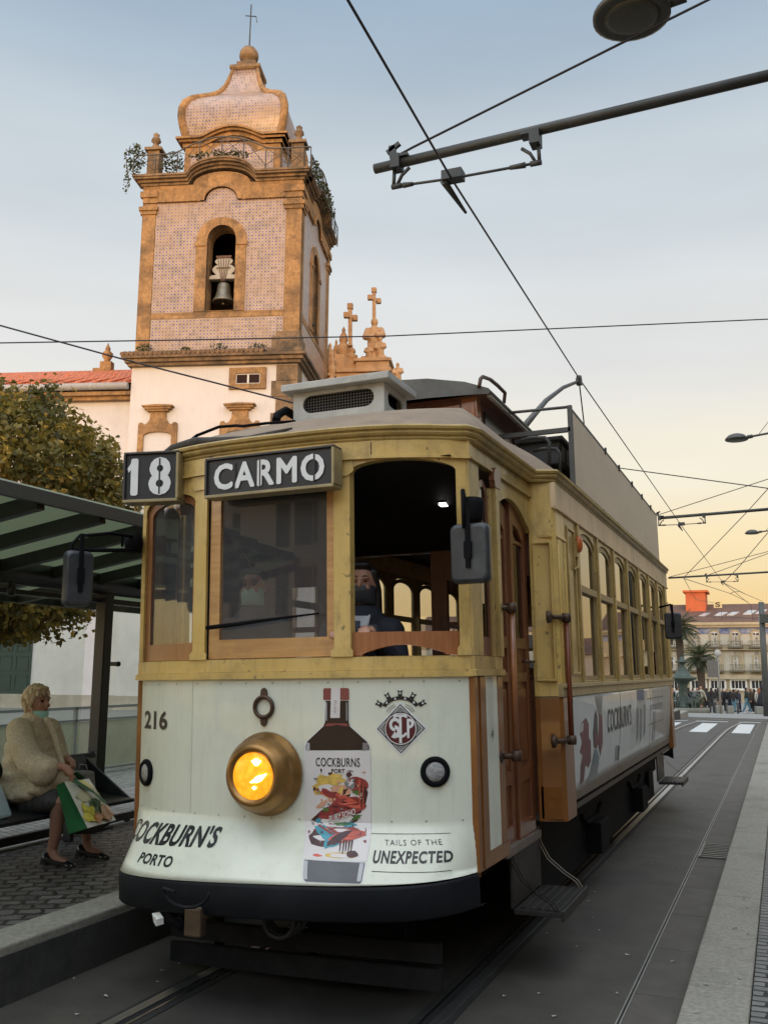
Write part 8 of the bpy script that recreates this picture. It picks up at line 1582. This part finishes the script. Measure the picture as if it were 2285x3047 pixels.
for (x, pose, rot, sc, pl, lab, d) in (
    (128, 'stand', 40, .97, P_((.42, .20, .19), GR), 'person in a pink top half hidden by the tram corner', 69.5), (195, 'walk', 95, 1.0, P_(WT, WT, shoes=WT, extra=[('backpack', (.45, .55, .55))]), 'person in white hooded top and white trousers walking by the fountain', 67.5),
    (300, 'stand', 10, .93, P_((.34, .02, .02), DK), 'person in a red jacket at the fountain', 70), (262, 'stand', -30, .85, P_((.42, .22, .03), DK), 'child in a yellow orange top at the fountain', 70.5), (375, 'stand', 170, .99, P_(NV, BK, shoes=WT, long=True), 'person in dark coat with white shoes at the fountain', 67.5),
    (455, 'stand', 60, .94, P_((.20, .20, .19), JE), 'person in a grey top and jeans beside the fountain', 70.5), (520, 'stand', 20, .97, P_(GR, DK), 'person in dark grey standing behind the beige jacket', 71.5), (580, 'walk', 140, 1.06, P_((.42, .38, .30), (.075, .075, .04), None, shoes=WT, extra=[('backpack', (.03, .015, .015))], shorts=True), 'bald person in beige jacket and khaki shorts with a backpack', 66.8),
    (672, 'stand', 200, .96, P_((.02, .03, .03), BK), 'person in dark green facing the hotel', 69.5), (748, 'stand', 185, 1.0, P_(DK, (.05, .045, .045), (.03, .018, .012), True), 'person with long dark hair seen from behind near the first bollard', 67.4), (820, 'stand', 150, .93, P_(BK, BK, extra=()), 'person in black crouched in the crowd', 70),
    (862, 'stand', 175, .99, P_(DK, (.30, .22, .16), (.015, .01, .01), True), 'person with long black hair behind the sign post', 68.2), (935, 'stand', 30, .94, P_(BK, DK, (.03, .02, .015)), 'person in black by the second stone block', 70.5), (990, 'stand', -20, .93, P_(DK, BK, (.20, .12, .06)), 'fair haired person in dark clothes', 70.5),
    (1050, 'stand', 190, .95, P_(BK, NV, (.40, .28, .13)), 'blond person in a black jacket behind the stone block', 69.8), (1110, 'stand', 160, .93, P_((.03, .022, .02), JE, (.02, .012, .01)), 'person in dark brown jacket and jeans', 69), (1195, 'stand', 80, .90, P_(NV, NV), 'person in navy leaning beside the third bollard', 69), (1150, 'stand', 10, .92, P_(BK, BK, (.05, .03, .02)), 'person in black between two bollards', 71),
    (1318, 'walk', 95, 1.02, P_((.022, .028, .022), JE, shoes=WT), 'person in dark green jacket and blue jeans walking', 67), (1400, 'stand', 20, .96, P_((.05, .035, .02), BK, (.05, .025, .012)), 'person in brown and black near the right stone blocks', 69), (1440, 'stand', 200, .94, P_(BK, BK), 'person in black beside the brown coat', 70), (1380, 'stand', 220, .93, P_((.03, .03, .03), BK), 'person in charcoal behind the walker', 71),
    (1512, 'stand', 200, .99, P_((.50, .46, .40), WT, (.20, .07, .03), True), 'red haired person in a pale coat', 68.5), (1545, 'stand', 140, 1.0, P_(DK, BK, (.05, .03, .02)), 'person in dark coat next to the red haired person', 69.5), (1580, 'stand', 150, 1.02, P_(BK, BK, (.012, .01, .01), extra=[('cloak', BK), ('hat', BK)]), 'person in black cloak and tall hat by the stone blocks', 66.5), (1640, 'stand', 170, .98, P_(BK, BK, extra=[('cloak', BK)]), 'person in black cloak at the tall pole', 67.5)):
    crowd(cr6(x), pose, rot, sc, pl, lab, d)
# street furniture of the square
for k, (x, lab) in enumerate(((795, 'grey bollard left of the sign post'), (988, 'grey bollard between the stone blocks'), (1168, 'grey bollard nearest the walking person in jeans'), (160, 'grey bollard beside the fountain'))):
    p = atd(*c7(cr6(x), 1575), 65.5); bo = thing('bollard', lab, 'bollard', (p.x, p.y, gz(p.y)), group='bollards along the square'); g = MB(); g.lathe([(.07, 0), (.07, .88), (.075, .9), (.075, .93), (.0, .96)], (0, 0, 0), seg=14); g.build('post', mat('bollard_steel', (0.10, 0.10, 0.105), 0.5), bo); g = MB(); g.lathe([(.073, .76), (.073, .82)], (0, 0, 0), seg=14); g.build('band', mat('bollard_band', (0.3, 0.3, 0.3), 0.5), bo)
for k, (x0, x1, lab) in enumerate(((812, 935, 'grey stone block seat behind the sign post'), (1000, 1110, 'grey stone block seat between two bollards'), (1465, 1580, 'dark grey stone block seat in front of the cloaked person'), (1588, 1670, 'grey stone block seat at the tall pole'))):
    a_, b_ = atd(*c7(cr6(x0), 1585), 65.2), atd(*c7(cr6(x1), 1585), 65.2); mid = (a_ + b_) / 2; o = MB(); h = (b_ - a_).length / 2; o.box((-h, 0, 0), (h, min(1.4, h * 1.6), 0.52)); ob = o.build('stone_block', mat('block_stone', (0.20, 0.195, 0.17), 0.8, 0.2, 2, .2), None, 0.05); ob.location = (mid.x, mid.y, gz(mid.y)); ob.rotation_euler = (0, 0, math.atan2((b_ - a_).y, (b_ - a_).x)); tag(ob, lab, 'stone block', 'stone block seats')
p = atd(*c7(828, 1580), 62); sp3 = thing('sign_post', 'slim grey post with round sign seen from behind and small boxes', 'sign post', (p.x, p.y, gz(p.y)), (0, 0, R_(23))); top = atd(*c7(797, 950), 62).z - gz(p.y); s6 = 62 / 2850 / 3.403
g = MB(); g.tube([(0, 0, 0), (-.06, 0, top)], .07, 8); g.build('post', mat('post_grey', (0.24, 0.22, 0.19), 0.5), sp3)
g = MB(); g.lathe([(.0, -.02), (36 * s6, -.02), (36 * s6, .02), (0, .02)], (-.06, -.1, top - 48 * s6), (0, 1, 0), 24); g.build('round_sign', mat('sign_back', (0.40, 0.385, 0.35), 0.5), sp3)
g = MB(); g.box((-.75, -.1, top - 290 * s6), (-.12, .05, top - 118 * s6)); g.build('notice_board', mat('board_grey', (0.12, 0.11, 0.10), 0.5), sp3); g = MB(); g.box((-1.0, -.1, top - 110 * s6), (-.55, .05, top - 90 * s6)); g.build('street_plate', mat('board_dark', (0.05, 0.05, 0.05), 0.5), sp3)
p = atd(*c7(1290, 1500), 54); tp2 = thing('tall_pole', 'tall grey pole with equipment boxes at the right edge of the square', 'pole', (p.x, p.y, gz(p.y))); top = atd(*c7(1243, 470), 54).z - gz(p.y); s6 = 54 / 2850 / 3.403
g = MB(); g.tube([(0, 0, 0), (0, 0, top)], [.19, .15], 12); g.build('post', mat('tall_pole_grey', (0.07, 0.073, 0.068), 0.5, .2, 2), tp2)
g = MB(); g.box((-.1, -.32, top - 215 * s6), (.9, .1, top - 128 * s6)); g.build('equipment_box', mat('equipment_dark', (0.04, 0.045, 0.04), 0.5), tp2); g = MB()
for k in range(3): g.lathe([(.2, -.04), (.2, .04)], (0, 0, top - (150 + 22 * k) * s6), seg=12)
g.build('clamp', mat('clamp_zinc', (0.3, 0.3, 0.28), 0.4), tp2)
g = MB(); a_ = atz(1990, 2135); g.box((a_.x - 4, 43.2, -.3), (a_.x + .1, 47.5, .02)); tag(g.build('kerb_island', M_gran, None, .02), kind='structure')
